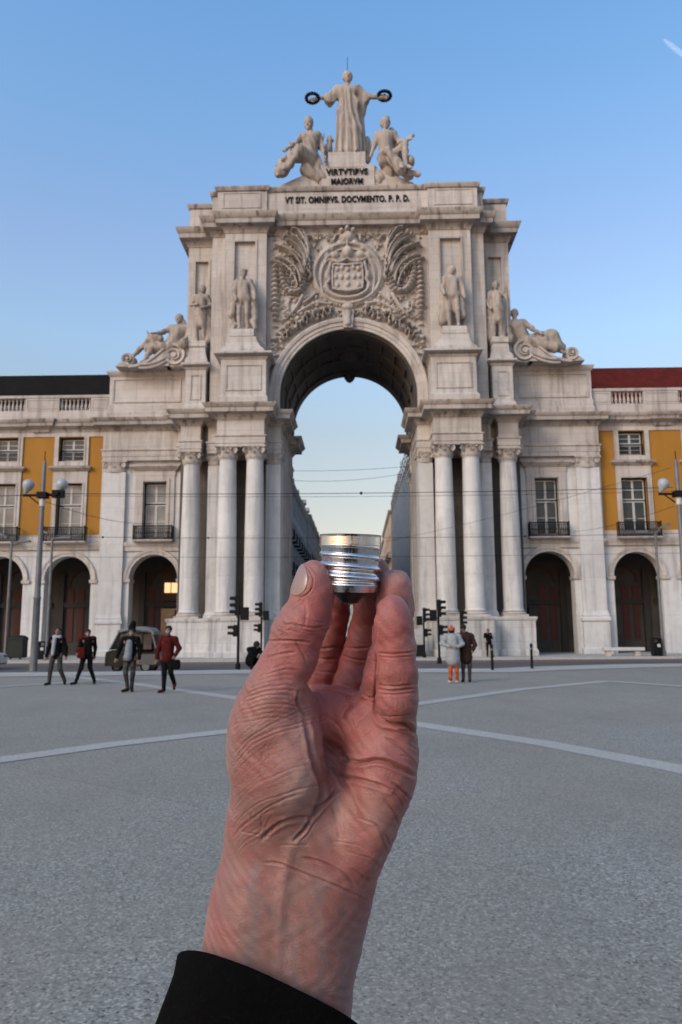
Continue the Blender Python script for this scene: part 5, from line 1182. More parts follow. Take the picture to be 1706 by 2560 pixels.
# couple on the right, seen from behind
CG = 'couple standing with their backs turned on the right'
P = pose(kneL=(-.08,0,.5), ankL=(-.1,.02,.09), toeL=(-.12,.15,.035), ankR=(.1,.02,.09), toeR=(.12,.15,.035), elL=(-.33,-.03,1.2), wrL=(-.14,-.16,1.12), elR=(.3,-.03,1.18), wrR=(.14,-.14,1.1), head=(-.02,.02,1.58), neck=(0,0,1.44))
WOOL = cloth('white_fluffy_coat', (0.24, 0.255, 0.265), 0.95); ORG = cloth('orange_patterned_trousers', (0.30, 0.075, 0.035), var=.9, sc=14)
person('woman in white coat, orange knit hat and orange patterned trousers, seen from behind', (3.42, 24.2), 0, P, tops(P, 1.2, .62, False, flare=1.15), trous(P, 1.05), None, WOOL, ORG, cloth('white_shoes', (0.5, 0.5, 0.5)), [('e', tuple(P['head']+np.array([0, .0, .02])), (.1, .11, .12))], [('knit_hat', [('e', tuple(P['head']+np.array([0, .005, .045])), (.108, .118, .105)), ('c', tuple(P['head']+np.array([0, .01, .15])), tuple(P['head']+np.array([0, .01, .16])), .035, .035)], ORG), ('grey_hood', [('c', (-.14, .1, 1.28), (.14, .1, 1.28), .09, .09), ('c', (-.12, .12, 1.2), (.12, .12, 1.2), .07, .07)], cloth('grey_fleece', (0.12, 0.125, 0.13)))], CG, face=(0, 1, 0))
P = pose(toeL=(-.12,.15,.035), toeR=(.12,.15,.035), elL=(-.26,-.02,1.14), wrL=(-.24,-.1,.95), elR=(.29,-.02,1.15), wrR=(.2,-.15,1.0), head=(-.06,.02,1.66), neck=(-.02,0,1.5))
person('man in long brown hooded coat and grey trousers, seen from behind beside the white coat', (3.86, 24.5), 0, P, tops(P, 1.2, .66, True, flare=1.05), trous(P, .95), None, cloth('brown_coat', (0.032, 0.017, 0.015)), GREYT, SHOE, hairp(P, 1.12, -.02), [('hood', [('c', (-.2, .08, 1.46), (.18, .08, 1.46), .07, .07)], cloth('taupe_fur', (0.06, 0.05, 0.042), var=.5))], CG, face=(0, 1, 0))
# lone figure by the right pedestals
P = pose(pel=(.02,0,.93), chest=(-.04,-.02,1.24), head=(-.02,-.06,1.6), neck=(-.05,-.02,1.44), shL=(-.22,-.02,1.38), shR=(.13,0,1.4), elL=(-.26,-.12,1.2), wrL=(-.12,-.2,1.38), elR=(.2,-.06,1.15), wrR=(.1,-.2,1.3), kneR=(.15,-.02,.5), ankR=(.22,.02,.09), toeR=(.26,-.12,.035))
person('man in black raising his hands to his face in front of the right pedestal', (8.6, 48.6), 0, P, tops(P), trous(P), None, BLK, BLK2, SHOE, hairp(P))
# ------------------------------------------------------------------ street furniture
def lamp_mast(label, x, y, h=8.95, side=(1, -1), group='tall steel lamp masts with bulb lamps'):
    t_ = thing('street_lamp', label, 'street lamp', (x, y, 0), 0, group)
    m = MB().lathe(x, y, [(.30, 0), (.30, .03), (.155, .06), (.14, 3.0), (.155, 3.02), (.155, 3.1), (.13, 3.12), (.09, 7.0), (.08, 8.75), (.06, 8.85), (.05, 8.95)], 20); m.build('mast', M['iron_grey'], t_, 40)
    MB().lathe(x, y, [(.125, 6.95), (.125, 7.25)], 16).build('white_collar', M['white_wood'], t_, 40)
    MB().lathe(x, y, [(.02, 8.93), (.02, 9.35)], 8).build('finial', M['iron'], t_, 40)
    m = MB().tube([(x-.85, y, 7.43), (x+.85, y, 7.43)], .055, 8); m.box(x-.2, x+.2, y-.2, y+.2, 7.3, 7.55); m.tube([(x-.6, y, 7.4), (x-.15, y, 7.05)], .03, 6); m.build('crossarm', M['iron'], t_, 40)
    for s_ in side:
        bx = x+s_*.72
        l = MB(); d = Vector((s_*-.0, 0, 1))
        ax = Vector((.35, -.1, .9)).normalized()
        l.rings([[tuple(Vector((bx-.05, y, 7.5)) + ax*q + (ax.orthogonal().normalized()*math.cos(a)+ax.cross(ax.orthogonal().normalized())*math.sin(a))*r_) for a in [2*math.pi*i/16 for i in range(16)]] for q, r_ in ((0, .06), (.12, .11), (.25, .2), (.38, .25), (.5, .24), (.6, .15), (.64, .03))])
        l.build('lamp_head', simple('frosted_globe', (0.30, 0.33, 0.36), 0.25), t_, 60)
    if len(side) > 1: 
        cb = MB().box(x+.5, x+.98, y-.3, y-.06, 7.28, 7.6); cb.lathe(x+.74, y-.3, [(.1, 7.36), (.12, 7.44), (.1, 7.52)], 10); cb.build('floodlight', M['iron'], t_)
    return t_
lamp_mast('tall grey steel lamp mast with two bulb lamps left of the walkers', -12.92, 32.1)
lamp_mast('tall grey steel lamp mast cut by the right edge of the view', 14.5, 33.3, side=(-1,))
def slim(label, x, y, h, d):
    t_ = thing('street_lamp', label, 'street lamp', (x, y, 0), 0, 'slim pavement lamps near the arcades')
    m = MB().lathe(x, y, [(.16, 0), (.16, .3), (.1, .35), (.085, 4), (.07, h)], 14); m.build('pole', M['iron_grey'], t_, 40)
    m = MB().tube([(x, y, h-.05), (x-d*.35, y-.1, h-.02), (x-d*.8, y-.15, h)], .04, 8); m.tube([(x, y, h-.05), (x+d*.4, y-.1, h+.3)], .04, 8); m.build('arm', M['iron_grey'], t_, 40)
    for q, zz in ((-.9, h+.02), (.55, h+.4)):
        m = MB(); cx = x+d*q; m.rings([[(cx-.32*d, y-.25, zz-.06+ (0 if q < 0 else -.12)), (cx-.32*d, y+.1, zz-.06+(0 if q < 0 else -.12)), (cx-.32*d, y+.1, zz+.05+(0 if q < 0 else -.12)), (cx-.32*d, y-.25, zz+.05+(0 if q < 0 else -.12))], [(cx+.32*d, y-.28, zz-.08+(0 if q < 0 else .12)), (cx+.32*d, y+.12, zz-.08+(0 if q < 0 else .12)), (cx+.32*d, y+.12, zz+.08+(0 if q < 0 else .12)), (cx+.32*d, y-.28, zz+.08+(0 if q < 0 else .12))]]); m.build('lamp_head', M['iron_grey'], t_)
slim('slim grey lamp pole in front of the right ochre wing', 19.0, 47.8, 7.55, 1)
slim('slim grey lamp pole just behind the left mast', -18.6, 47.5, 7.5, -1)
slim('slim grey lamp pole nearest the left edge', -21.75, 48.8, 7.45, -1)
def traffic(label, x, y, h, d, low=True, back=True):
    """d = +1 when the visors point right"""
    t_ = thing('traffic_light', label, 'traffic light', (x, y, 0), 0, 'black traffic lights along the road')
    MB().lathe(x, y, [(.11, 0), (.11, .25), (.06, .3), (.055, h-.1)], 12).build('pole', M['iron'], t_, 40)
    def head(cx, cz, hh, w, dd, nm='signal_head', vis=3):
        m = MB(); m.box(cx-w/2, cx+w/2, y-w/2, y+w/2, cz-hh/2, cz+hh/2)
        for i in range(vis):
            z = cz+hh/2-hh*(i+.5)/vis; r_ = hh/vis*.36
            m.rings([[(cx+dd*(w/2+q*.24), y+r_*math.cos(a)*1.0, z+r_*math.sin(a)) for a in [math.pi*(.0-.15)+math.pi*1.3*j/10 for j in range(11)]] + [] for q in (0, 1)], False, False)
            m.rings([[(cx+dd*(w/2+q*.24), y+(r_-.015)*math.cos(a), z+(r_-.015)*math.sin(a)) for a in [math.pi*(.0-.15)+math.pi*1.3*j/10 for j in range(11)]] for q in (0, 1)], False, False)
            m.rings([[(cx+dd*(w/2+q), y+r_*math.cos(a), z+r_*math.sin(a)) for a in [2*math.pi*j/12 for j in range(12)]] for q in (0, .03)])
        m.build(nm, M['iron'], t_, 40)
    head(x+d*.05, h-.43, .86, .18, d)
    if back: m = MB().box(x-d*.08, x-d*.42, y-.06, y+.2, h-1.05, h-.5); m.box(x-d*.06, x-d*.1, y, y+.05, h-.95, h-.9); m.box(x-d*.12, x-d*.38, y+.2, y+.26, h-1.0, h-.55); m.build('pedestrian_signal', M['iron'], t_)
    if low: head(x+d*.13, h-1.5, .5, .16, d, 'low_signal', 2)
    return t_
traffic('black traffic light with its visors to the left, beside the crouching figure', -4.62, 33.2, 3.15, -1)
traffic('black traffic light further back, between the crouching figure and the thumb', -5.15, 45.4, 3.33, -1)
traffic('tall black traffic light with its visors to the right, left of the couple', 4.5, 38.7, 3.14, 1)
traffic('smaller black traffic light nearest the little finger', 4.5, 47.4, 3.0, 1)
traffic('black traffic light rising behind the couple', 6.62, 46.4, 2.78, 1, False, False)
for lab, x, y in (('black bollard right of the couple beside the lone man', 5.93, 31.9), ('black bollard in front of the right arcade arch', 7.75, 32.9)):
    t_ = thing('bollard', lab, 'bollard', (x, y, 0), 0, 'black bollards at the plaza edge')
    MB().lathe(x, y, [(.075, 0), (.075, .04), (.055, .06), (.055, .92), (.062, .94), (.062, .98), (.05, 1.03), (.02, 1.06)], 14).build('post', M['iron'], t_, 40)
    MB().lathe(x, y, [(.058, .8), (.06, .81), (.06, .86), (.058, .87)], 14).build('band', M['iron_grey'], t_, 40)
def bin_(label, x, y, w, h, group='black litter bins by the arcades'):
    t_ = thing('litter_bin', label, 'litter bin', (x, y, 0), 0, group)
    MB().rect_mold(x-w/2, x+w/2, y-w/2, y+w/2, [(-.04, 0), (0, .08), (0, h-.3), (-.02, h-.28)]).build('bin_body', M['black'], t_)
    m = MB(); m.box(x-w/2+.02, x-w/2+.06, y-w/2+.02, y+w/2-.02, h-.29, h-.1); m.box(x+w/2-.06, x+w/2-.02, y-w/2+.02, y+w/2-.02, h-.29, h-.1); m.rect_mold(x-w/2, x+w/2, y-w/2, y+w/2, [(0, h-.1), (.02, h-.08), (-.02, h-.02), (-.1, h)]); m.build('bin_hood', M['black'], t_)
    MB().box(x-.02, x+.16, y-w/2-.012, y-w/2-.002, h*.5, h*.5+.18).build('bin_sticker', M['white_wood'], t_)
bin_('black litter bin with white sticker by the right slim lamp', 18.55, 47.7, .5, 1.12)
bin_('black litter bin with white sticker by the left slim lamp', -19.15, 48.2, .5, 1.12)
t_ = thing('recycling_bin', 'large dark recycling bin at the left edge under the arcade', 'recycling bin', (-21.0, 48.9, 0))
MB().rect_mold(-21.45, -20.55, 48.5, 49.3, [(-.06, 0.08), (0, .15), (0, 1.2), (.03, 1.22), (.03, 1.3), (-.1, 1.45), (-.25, 1.5)]).build('container', simple('dark_green_plastic', (0.02, 0.024, 0.022), 0.5), t_)
for wx in (-21.3, -20.7): MB().rings([[(wx+q, 48.6+.1*math.cos(a), .1+.1*math.sin(a)) for a in [2*math.pi*j/10 for j in range(10)]] for q in (-.04, .04)]).build('wheel', M['black'], t_)
t_ = thing('stone_bench', 'long low white stone bench in front of the right arcade arch', 'bench', (17.2, 49.2, 0))
MB().rect_mold(15.8, 18.3, 48.9, 49.5, [(-.04, .3), (0, .34), (0, .5), (-.02, .52)]).build('seat', M['white_wood'], t_)
for bx in (16.1, 17.9): MB().box(bx-.15, bx+.15, 49.0, 49.4, 0, .31).build('leg', M['stone_plain'], t_)
t_ = thing('utility_cabinet', 'pale grey cabinet above a dark box beside the little finger', 'cabinet', (4.35, 49.9, 0))
MB().rect_mold(3.95, 4.7, 49.6, 50.2, [(0, .75), (0, 1.55), (-.1, 1.72)]).build('cabinet_top', simple('pale_grey_metal', (0.3, 0.3, 0.3), 0.5), t_); MB().rect_mold(4.0, 4.75, 49.55, 50.1, [(0, 0), (0, .72), (-.03, .74)]).build('cabinet_base', M['black'], t_)
# ------------------------------------------------------------------ three-wheeled taxi
def wheel(t_, x, y, r_, w, lab='wheel'):
    m = MB().rings([[(x+rr*math.cos(a), y+q, r_-.13+rr*math.sin(a)) for a in [2*math.pi*j/24 for j in range(24)]] for q, rr in ((-w/2, r_*.7), (-w/2+.01, r_*.93), (-w/2+.04, r_), (w/2-.04, r_), (w/2-.01, r_*.93), (w/2, r_*.7))]); o = m.build(lab, M['black'], t_, 40)
    h_ = MB().rings([[(x+rr*math.cos(a), y+q, r_-.13+rr*math.sin(a)) for a in [2*math.pi*j/16 for j in range(16)]] for q, rr in ((-w/2-.012, .03), (-w/2-.01, r_*.6), (-w/2+.02, r_*.66))]); h_.build('rim', M['iron_grey'], o, 40)
tk = thing('auto_rickshaw', 'dark three wheeled taxi with pale soft canopy behind the walkers', 'auto rickshaw', (-9.5, 34.6, -.13))
ox, oy = -10.63, 34.0
def tb(x0, x1, y0, y1, z0, z1): return (ox+x0, ox+x1, oy+y0, oy+y1, z0-.13, z1-.13)
DK = simple('dark_green_car_paint', (0.012, 0.015, 0.014), 0.3); CV = simple('pale_canopy_vinyl', (0.15, 0.155, 0.162), 0.5); PL = glassmat('clear_plastic_window', (0.02, 0.022, 0.024), .12)
m = MB(); m.rings([[(ox+x, oy+y, z-.13) for y, z in ((.15 if x < .4 else 0, .28), (1.25-(.15 if x < .4 else 0), .28), (1.25-(.15 if x < .4 else 0), zt), (.15 if x < .4 else 0, zt))] for x, zt in ((0, .62), (.04, .9), (.3, .98), (.62, 1.0), (.7, .55), (1.15, .5), (1.2, .85), (2.25, .88), (2.38, .7))])
m.build('body', DK, tk, 30)
m = MB().box(*tb(1.35, 2.3, -.015, -.005, .35, .8)).build('side_panel', simple('grey_side_panel', (0.07, 0.07, 0.072), 0.4), tk)
m = MB(); m.rings([[(ox+.22, oy+.12, .86), (ox+.22, oy+1.13, .86)], [(ox+.62, oy+.12, 1.62), (ox+.62, oy+1.13, 1.62)], [(ox+.65, oy+.12, 1.6), (ox+.65, oy+1.13, 1.6)], [(ox+.25, oy+.12, .86), (ox+.25, oy+1.13, .86)]], False, False); m.build('windscreen', PL, tk)
m = MB()
for yy in (.08, 1.17):
    m.tube([(ox+.2, oy+yy, .84), (ox+.6, oy+yy, 1.64)], .035, 8); m.tube([(ox+.6, oy+yy, 1.62), (ox+1.25, oy+yy, 1.72), (ox+2.05, oy+yy, 1.62), (ox+2.3, oy+yy, .8)], .035, 8); m.tube([(ox+1.2, oy+yy, .7), (ox+1.2, oy+yy, 1.7)], .03, 8)
m.build('canopy_frame', CV, tk, 40)
m = MB(); m.rings([[(ox+x, oy+.0, z-.13), (ox+x, oy+.2, z-.06), (ox+x, oy+1.05, z-.06), (ox+x, oy+1.25, z-.13), (ox+x, oy+1.25, z-.2), (ox+x, oy, z-.2)] for x, z in ((.55, 1.8), (1.0, 1.9), (1.5, 1.93), (2.0, 1.86), (2.16, 1.7))]); m.build('canopy', CV, tk, 40)
for x0, x1 in ((.68, 1.15), (1.27, 1.62), (1.7, 2.06)): MB().box(*tb(x0, x1, .07, .08, 1.0, 1.66)).build('side_window', PL, tk)
MB().box(*tb(1.25, 1.9, .2, 1.05, .5, 1.25)).build('seat', BLK, tk)
wheel(tk, ox+.42, oy+.6, .26, .14); wheel(tk, ox+1.85, oy+.08, .26, .14); wheel(tk, ox+1.85, oy+1.18, .26, .14)
for yy in (.3, .95): MB().rings([[(ox-.02+q, oy+yy+rr*math.cos(a), .66+rr*math.sin(a)) for a in [2*math.pi*j/12 for j in range(12)]] for q, rr in ((-.03, .05), (-.01, .09), (.06, .09))]).build('headlight', M['white_wood'], tk, 40)
# ------------------------------------------------------------------ car entering at the left edge
ct = thing('parked_car', 'nose of a white car cut off by the left edge of the view', 'car', (-18.9, 38.0, -.13))
cx0, cy0 = -17.0, 37.1
WP = simple('white_car_paint', (0.4, 0.4, 0.41), 0.25)
sec = [(0, .30, .55), (-.12, .22, .72), (-.5, .2, .82), (-1.1, .2, .92), (-1.75, .2, 1.42), (-2.9, .2, 1.46), (-3.7, .2, 1.1), (-4.1, .22, .95), (-4.2, .35, .6)]
m = MB(); m.rings([[(cx0+x, cy0+y, z-.13) for y, z in ((.12 if zt < .7 else .02, zb), (1.68 if zt > .7 else 1.58, zb), (1.7 if zt > .7 else 1.58, min(zt, .8)), (1.45, zt), (.25, zt), (0 if zt > .7 else .12, min(zt, .8)))] for x, zb, zt in sec]); m.build('car_body', WP, ct, 40)
MB().box(cx0-3.3, cx0-1.55, cy0+.03, cy0+.05, .85, 1.2).build('side_window', M['glass'], ct)
for wx in (-.75, -3.4):
    for yy in (.08, 1.62): wheel(ct, cx0+wx, cy0+yy, .31, .2)
for yy in (.3, 1.4): MB().box(cx0-.12, cx0+.0, cy0+yy-.14, cy0+yy+.14, .42, .54).build('headlight', M['glass'], ct)
# ------------------------------------------------------------------ overhead wires
def wire(label, pts, sag, rad=.014, name='overhead_wire', cat='wire', nodes=()):
    a, b_ = Vector(pts[0]), Vector(pts[1]); n = 28
    pp = [tuple(a.lerp(b_, i/n)-Vector((0, 0, sag*4*(i/n)*(1-i/n)))) for i in range(n+1)]
    m = MB().tube(pp, rad, 5)
    for q in nodes:
        c = Vector(pp[int(q*n)]); m.lathe(c.x, c.y, [(.01, c.z-.07), (.06, c.z-.04), (.06, c.z+.04), (.01, c.z+.07)], 8)
    o = m.build(name, M['iron'], None, 60, tuple(a)); tag(o, label, cat, 'thin overhead wires across the square'); return o
wire('dark span wire running between the two tall lamp masts', ((-12.92, 32.1, 7.5), (14.3, 33.3, 7.72)), .12, .014, nodes=(.5,))
wire('second span wire just under the one between the lamp masts', ((-12.92, 32.1, 7.42), (14.3, 33.3, 7.55)), .14, .008)
wire('span wire continuing left from the left lamp mast', ((-12.92, 32.1, 7.43), (-30, 32, 7.5)), .05, .018)
wire('long tram wire crossing in front of the columns at balcony height', ((-30, 46, 7.75), (30, 47, 7.6)), .45, .013, nodes=(.25, .36, .7))
wire('lower thin tram wire crossing in front of the columns', ((-30, 46.5, 6.4), (30, 47, 6.3)), .25, .010)
wire('slanting wire from the left lamp mast to the bay balcony', ((-12.92, 32.1, 7.2), (-14.0, 53.4, 9.2)), .3, .012)
wire('slanting wire from the right lamp mast down towards the arch', ((14.3, 33.3, 8.6), (-1.5, 60.5, 7.9)), .35, .009)
wire('slanting wire from the right lamp mast to the right ochre wing', ((14.3, 33.3, 6.9), (15.6, 53.6, 8.4)), .2, .010)
wire('upper wire strung across the street inside the arch', ((-7.7, 92, 21.1), (7.0, 92, 21.5)), .2, .022)
wire('sagging second wire strung across the street inside the arch', ((-7.7, 80, 17.6), (7.0, 80, 18.4)), .55, .018)
# ------------------------------------------------------------------ vapour trail
ctm, t, b = newmat('vapour'); b.inputs['Base Color'].default_value = (0.97, 0.98, 0.99, 1); b.inputs['Roughness'].default_value = 1.0
lw_ = nd(t, 'ShaderNodeLayerWeight', Blend=0.5); rmp_ = ramp(t, lw_.outputs['Facing'], [(0.0, 0.24), (0.5, 0.13), (1.0, 0.0)])
df = nd(t, 'ShaderNodeBsdfDiffuse', Color=(1, 1, 1, 1)); tl = nd(t, 'ShaderNodeBsdfTranslucent', Color=(1, 1, 1, 1)); ad_ = t.nodes.new('ShaderNodeAddShader'); tp = t.nodes.new('ShaderNodeBsdfTransparent'); mx = t.nodes.new('ShaderNodeMixShader')
t.links.new(df.outputs[0], ad_.inputs[0]); t.links.new(tl.outputs[0], ad_.inputs[1]); t.links.new(rmp_, mx.inputs[0]); t.links.new(tp.outputs[0], mx.inputs[1]); t.links.new(ad_.outputs[0], mx.inputs[2])
t.links.new(mx.outputs[0], [n_ for n_ in t.nodes if n_.type == 'OUTPUT_MATERIAL'][0].inputs['Surface'])
def far_pt(dx, dy, dist):
    x = dx*1706/1568-853; y = 1280-dy*1706/1568; v = (CR*(x/F_PX) + CU*(y/F_PX) + CF).normalized(); return CAMP+v*dist
a, b2 = far_pt(1527, 92, 5000), far_pt(1640, 182, 5600)
pp = [tuple(a.lerp(b2, i/20)) for i in range(21)]
o = MB().tube(pp, [5+min(9, 30*(i/20)**.6) for i in range(21)], 12).build('vapour_trail', ctm, None, 180, tuple(a)); tag(o, 'short white aircraft vapour trail high in the right corner of the sky', 'vapour trail'); o.visible_shadow = True
# ------------------------------------------------------------------ the hand in the foreground, 33 cm from the camera
HO = np.array([0.0, 0.0, 0.0])
def hp(u, v, d):      # photograph pixel and distance offset in mm -> metres in the hand's own frame (x right, y up, z towards viewer)
    z = 0.33+d/1000.0; return np.array([(u-853)/F_PX*z, (1280-v)/F_PX*z, -z])
def hr(r_, d): return r_/F_PX*(0.33+d/1000.0)
def HC(u0, v0, d0, r0, u1, v1, d1, r1): return ('c', tuple(hp(u0, v0, d0)), tuple(hp(u1, v1, d1)), hr(r0, d0), hr(r1, d1))
def chain(pts): return [HC(*a, *b_) for a, b_ in zip(pts, pts[1:])]
def HE(u, v, d, ru, rv, rd, rot=0.0):
    c, s_ = math.cos(R(rot)), math.sin(R(rot))
    return ('e', tuple(hp(u, v, d)), (hr(ru, d), hr(rv, d), rd/1000.0), ((c, -s_, 0), (s_, c, 0), (0, 0, 1)))
thumb = chain([(785, 1437, -6, 35), (785, 1462, -6, 40), (780, 1500, -7, 44), (763, 1552, -8, 50), (742, 1600, -9, 51), (715, 1660, -9, 56), (686, 1730, -10, 68), (676, 1800, -9, 80)])
thumb += [HE(785, 1480, -11, 32, 52, 5), HE(748, 1560, -10, 64, 40, 9, 25), HE(752, 1640, -10, 34, 42, 7)]
thenar = [HE(690, 1860, -5, 98, 140, 16, 6), HE(702, 1955, -7, 92, 100, 14, 10), HE(730, 1900, -7, 60, 120, 13, -8), HE(646, 1910, 2, 60, 180, 17), HE(735, 1745, 0, 42, 50, 9), HE(632, 1820, 0, 42, 110, 14, -6)]
index = chain([(776, 1790, 24, 46), (788, 1722, 29, 44), (806, 1650, 33, 42), (819, 1590, 33, 41), (829, 1540, 32, 40), (844, 1475, 27, 39), (862, 1428, 22, 37)])
index += [HE(802, 1610, 30, 36, 42, 6), HE(792, 1690, 26, 41, 34, 6)]
middle = chain([(872, 1800, 23, 46), (876, 1735, 27, 46), (899, 1650, 30, 44), (919, 1580, 29, 42), (930, 1510, 24, 42), (935, 1431, 17, 39)])
middle += [HE(912, 1620, 26, 38, 44, 6), HE(880, 1705, 23, 42, 34, 7)]
ring = chain([(930, 1800, 12, 48), (950, 1735, 8, 46), (964, 1660, 6, 44), (980, 1580, 5, 43), (989, 1520, 4, 43), (988, 1464, 3, 41)])
ring += [HE(952, 1700, 2, 42, 34, 7), HE(936, 1772, 5, 40, 30, 7), HE(984, 1500, 0, 34, 50, 6)]
little = chain([(981, 1526, -12, 38), (986, 1562, -13, 43), (991, 1620, -13, 45), (993, 1690, -12, 47), (993, 1745, -10, 48), (990, 1810, -5, 52)])
little += [HE(981, 1560, -16, 34, 58, 5), HE(993, 1672, -16, 38, 30, 5), HE(993, 1755, -15, 40, 34, 5)]
palm = [HE(900, 1865, 18, 120, 105, 10), HE(830, 1930, 23, 115, 165, 11), HE(800, 2060, 8, 150, 130, 14), HE(965, 1850, -1, 74, 74, 12, 20), HE(962, 1928, -4, 72, 84, 15), HE(935, 2022, 0, 68, 124, 16, -17),
        HE(878, 2126, 2, 64, 105, 15, -27), HE(890, 1795, 9, 42, 40, 8), HE(790, 1772, 17, 66, 50, 9), HE(850, 1790, 17, 60, 46, 8), HE(700, 2060, 4, 130, 130, 17)]
wrist = [('s', (1, 1, 1.55), HCs) for HCs in []]
def flatc(u0, v0, d0, r0, u1, v1, d1, r1, fl):
    a, b_ = hp(u0, v0, d0), hp(u1, v1, d1); return ('s', fl, (tuple(a), tuple(b_), hr(r0, d0), hr(r1, d1)))
_fp = f_prim; _bb = bbox
def f_prim(P, p):
    if p[0] != 's': return _fp(P, p)
    fl, (a, b_, ra, rb) = p[1], p[2]; s3 = np.array([1, 1, fl], np.float32)
    return _fp(P*s3, ('c', tuple(np.array(a)*s3), tuple(np.array(b_)*s3), ra, rb))*0.85
def bbox(p):
    if p[0] != 's': return _bb(p)
    a, b_, ra, rb = p[2]; m_ = max(ra, rb); return np.minimum(a, b_)-m_, np.maximum(a, b_)+m_
arm = [flatc(762, 2100, 6, 155, 746, 2190, 6, 168, 1.7), flatc(742, 2200, 6, 169, 716, 2300, 6, 176, 1.6), flatc(716, 2300, 6, 176, 655, 2640, 4, 220, 1.55),
       HC(670, 2225, -4, 50, 620, 2500, -6, 60), HC(800, 2210, -3, 50, 780, 2500, -5, 60)]
tend = [HC(612, 2200, -6, 14, 560, 2520, -6, 22)]
HANDP = [('g', palm+arm, .012), ('g', thenar, .010), ('g', index, .003), ('g', middle, .003), ('g', ring, .003), ('g', little, .003), ('g', thumb, .005), ('g', tend, .001)]
# blends between groups differ, so the combined field is written out
def hfield(P, parts=None):
    g = lambda prs, kk: field(P, prs, kk)
    d = smin(g(palm+arm, .012), g(thenar, .010), .009)
    d = smin(d, g(tend, .004), .009)
    th = g(thumb, .006)
    d = smin(d, th, .0045)
    for f_, kk in ((index, .0012), (middle, .0012), (ring, .003), (little, .0028)):
        d = smin(d, g(f_, .004), kk)
    return d
def nets_fn(fn, mn, mx, vox, project, chunk=22):
    n = np.ceil((mx-mn)/vox).astype(int)+1; ax = [mn[i]+vox*np.arange(n[i]) for i in range(3)]
    # coarse pass finds the blocks the surface crosses; only those are sampled finely
    D = np.full(n, 1e3, np.float32)
    B = 12
    nb = np.ceil(n/B).astype(int)
    cen = np.stack(np.meshgrid(*[mn[i]+vox*(np.arange(nb[i])*B+B/2) for i in range(3)], indexing='ij'), -1).astype(np.float32)
    fc = fn(cen.reshape(-1, 3)).reshape(nb)
    hot = np.argwhere(np.abs(fc) < vox*B*1.25); inside = np.argwhere(fc <= -vox*B*1.25)
    for b_ in inside:
        D[tuple(slice(q*B, min((q+1)*B, n[i])) for i, q in enumerate(b_))] = -1
    batch = []
    loc = np.stack(np.meshgrid(np.arange(B), np.arange(B), np.arange(B), indexing='ij'), -1).reshape(-1, 3)
    for s0 in range(0, len(hot), 260):
        hb = hot[s0:s0+260]; I = (hb[:, None, :]*B+loc[None]).reshape(-1, 3); I = I[(I < n).all(1)]
        D[tuple(I.T)] = fn((mn+vox*I).astype(np.float32))
    s_ = D < 0
    c = [s_[a:n[0]-1+a, b_:n[1]-1+b_, e:n[2]-1+e] for a in (0, 1) for b_ in (0, 1) for e in (0, 1)]
    tot = c[0].astype(np.int8)
    for x in c[1:]: tot += x
    act = (tot > 0) & (tot < 8); I = np.argwhere(act); idx = -np.ones(act.shape, np.int32); idx[tuple(I.T)] = np.arange(len(I))
    acc = np.zeros((len(I), 3)); cnt = np.zeros(len(I))
    for axn in range(3):
        o1, o2 = [q for q in range(3) if q != axn]
        for u in (0, 1):
            for w_ in (0, 1):
                a = I.copy(); a[:, o1] += u; a[:, o2] += w_; b_ = a.copy(); b_[:, axn] += 1
                da = D[tuple(a.T)]; db = D[tuple(b_.T)]; cr = (da < 0) != (db < 0); t_ = np.where(cr, da/np.where(cr, da-db, 1), 0)
                pos = a.astype(float); pos[:, axn] += t_; acc[cr] += pos[cr]; cnt[cr] += 1
    V = mn+vox*acc/cnt[:, None]; F = []
    for axn in range(3):
        o1, o2 = [(1, 2), (2, 0), (0, 1)][axn]
        sl0 = [slice(0, n[q]-1) for q in range(3)]; sl1 = list(sl0); sl1[axn] = slice(1, n[axn]); sl0[axn] = slice(0, n[axn]-1)
        a = s_[tuple(sl0)]; E_ = np.argwhere(a != s_[tuple(sl1)]); E_ = E_[(E_[:, o1] > 0) & (E_[:, o2] > 0)]; fl = a[tuple(E_.T)]
        def ix(d1, d2):
            q = E_.copy(); q[:, o1] -= d1; q[:, o2] -= d2; return idx[tuple(q.T)]
        q = np.stack([ix(0, 0), ix(1, 0), ix(1, 1), ix(0, 1)], 1); q[~fl] = q[~fl][:, ::-1]; F.append(q)
    F = np.concatenate(F); F = F[(F >= 0).all(1)]
    e = vox*.5
    def gradf(V):
        V = V.astype(np.float32); return np.stack([fn(V+np.eye(3, dtype=np.float32)[i]*e)-fn(V-np.eye(3, dtype=np.float32)[i]*e) for i in range(3)], -1)/(2*e)
    for _ in range(project):
        f = fn(V.astype(np.float32)); g = gradf(V); V = V-g*np.clip(f/((g*g).sum(-1)+1e-6), -vox, vox)[:, None]
    g = gradf(V); N = g/(np.linalg.norm(g, axis=1)[:, None]+1e-9)
    return V, F, N
def uv_of(V): z = -V[:, 2]; return 853+V[:, 0]/z*F_PX, 1280-V[:, 1]/z*F_PX, (z-.33)*1000
VOX = 0.0005
lo = np.array([hp(430, 2600, 0)[0], hp(853, 2640, 0)[1], -.375]); hi = np.array([hp(1075, 1370, 30)[0], hp(853, 1370, 30)[1], -.285])
HV, HF, HN = nets_fn(hfield, lo, hi, VOX, 2)
U_, V_, D_ = uv_of(HV)
disp = np.zeros(len(HV))
facing = np.clip(-(HN*(-HV/np.linalg.norm(HV, axis=1)[:, None])).sum(1)*-1, 0, 1)   # 1 where the skin faces the viewer
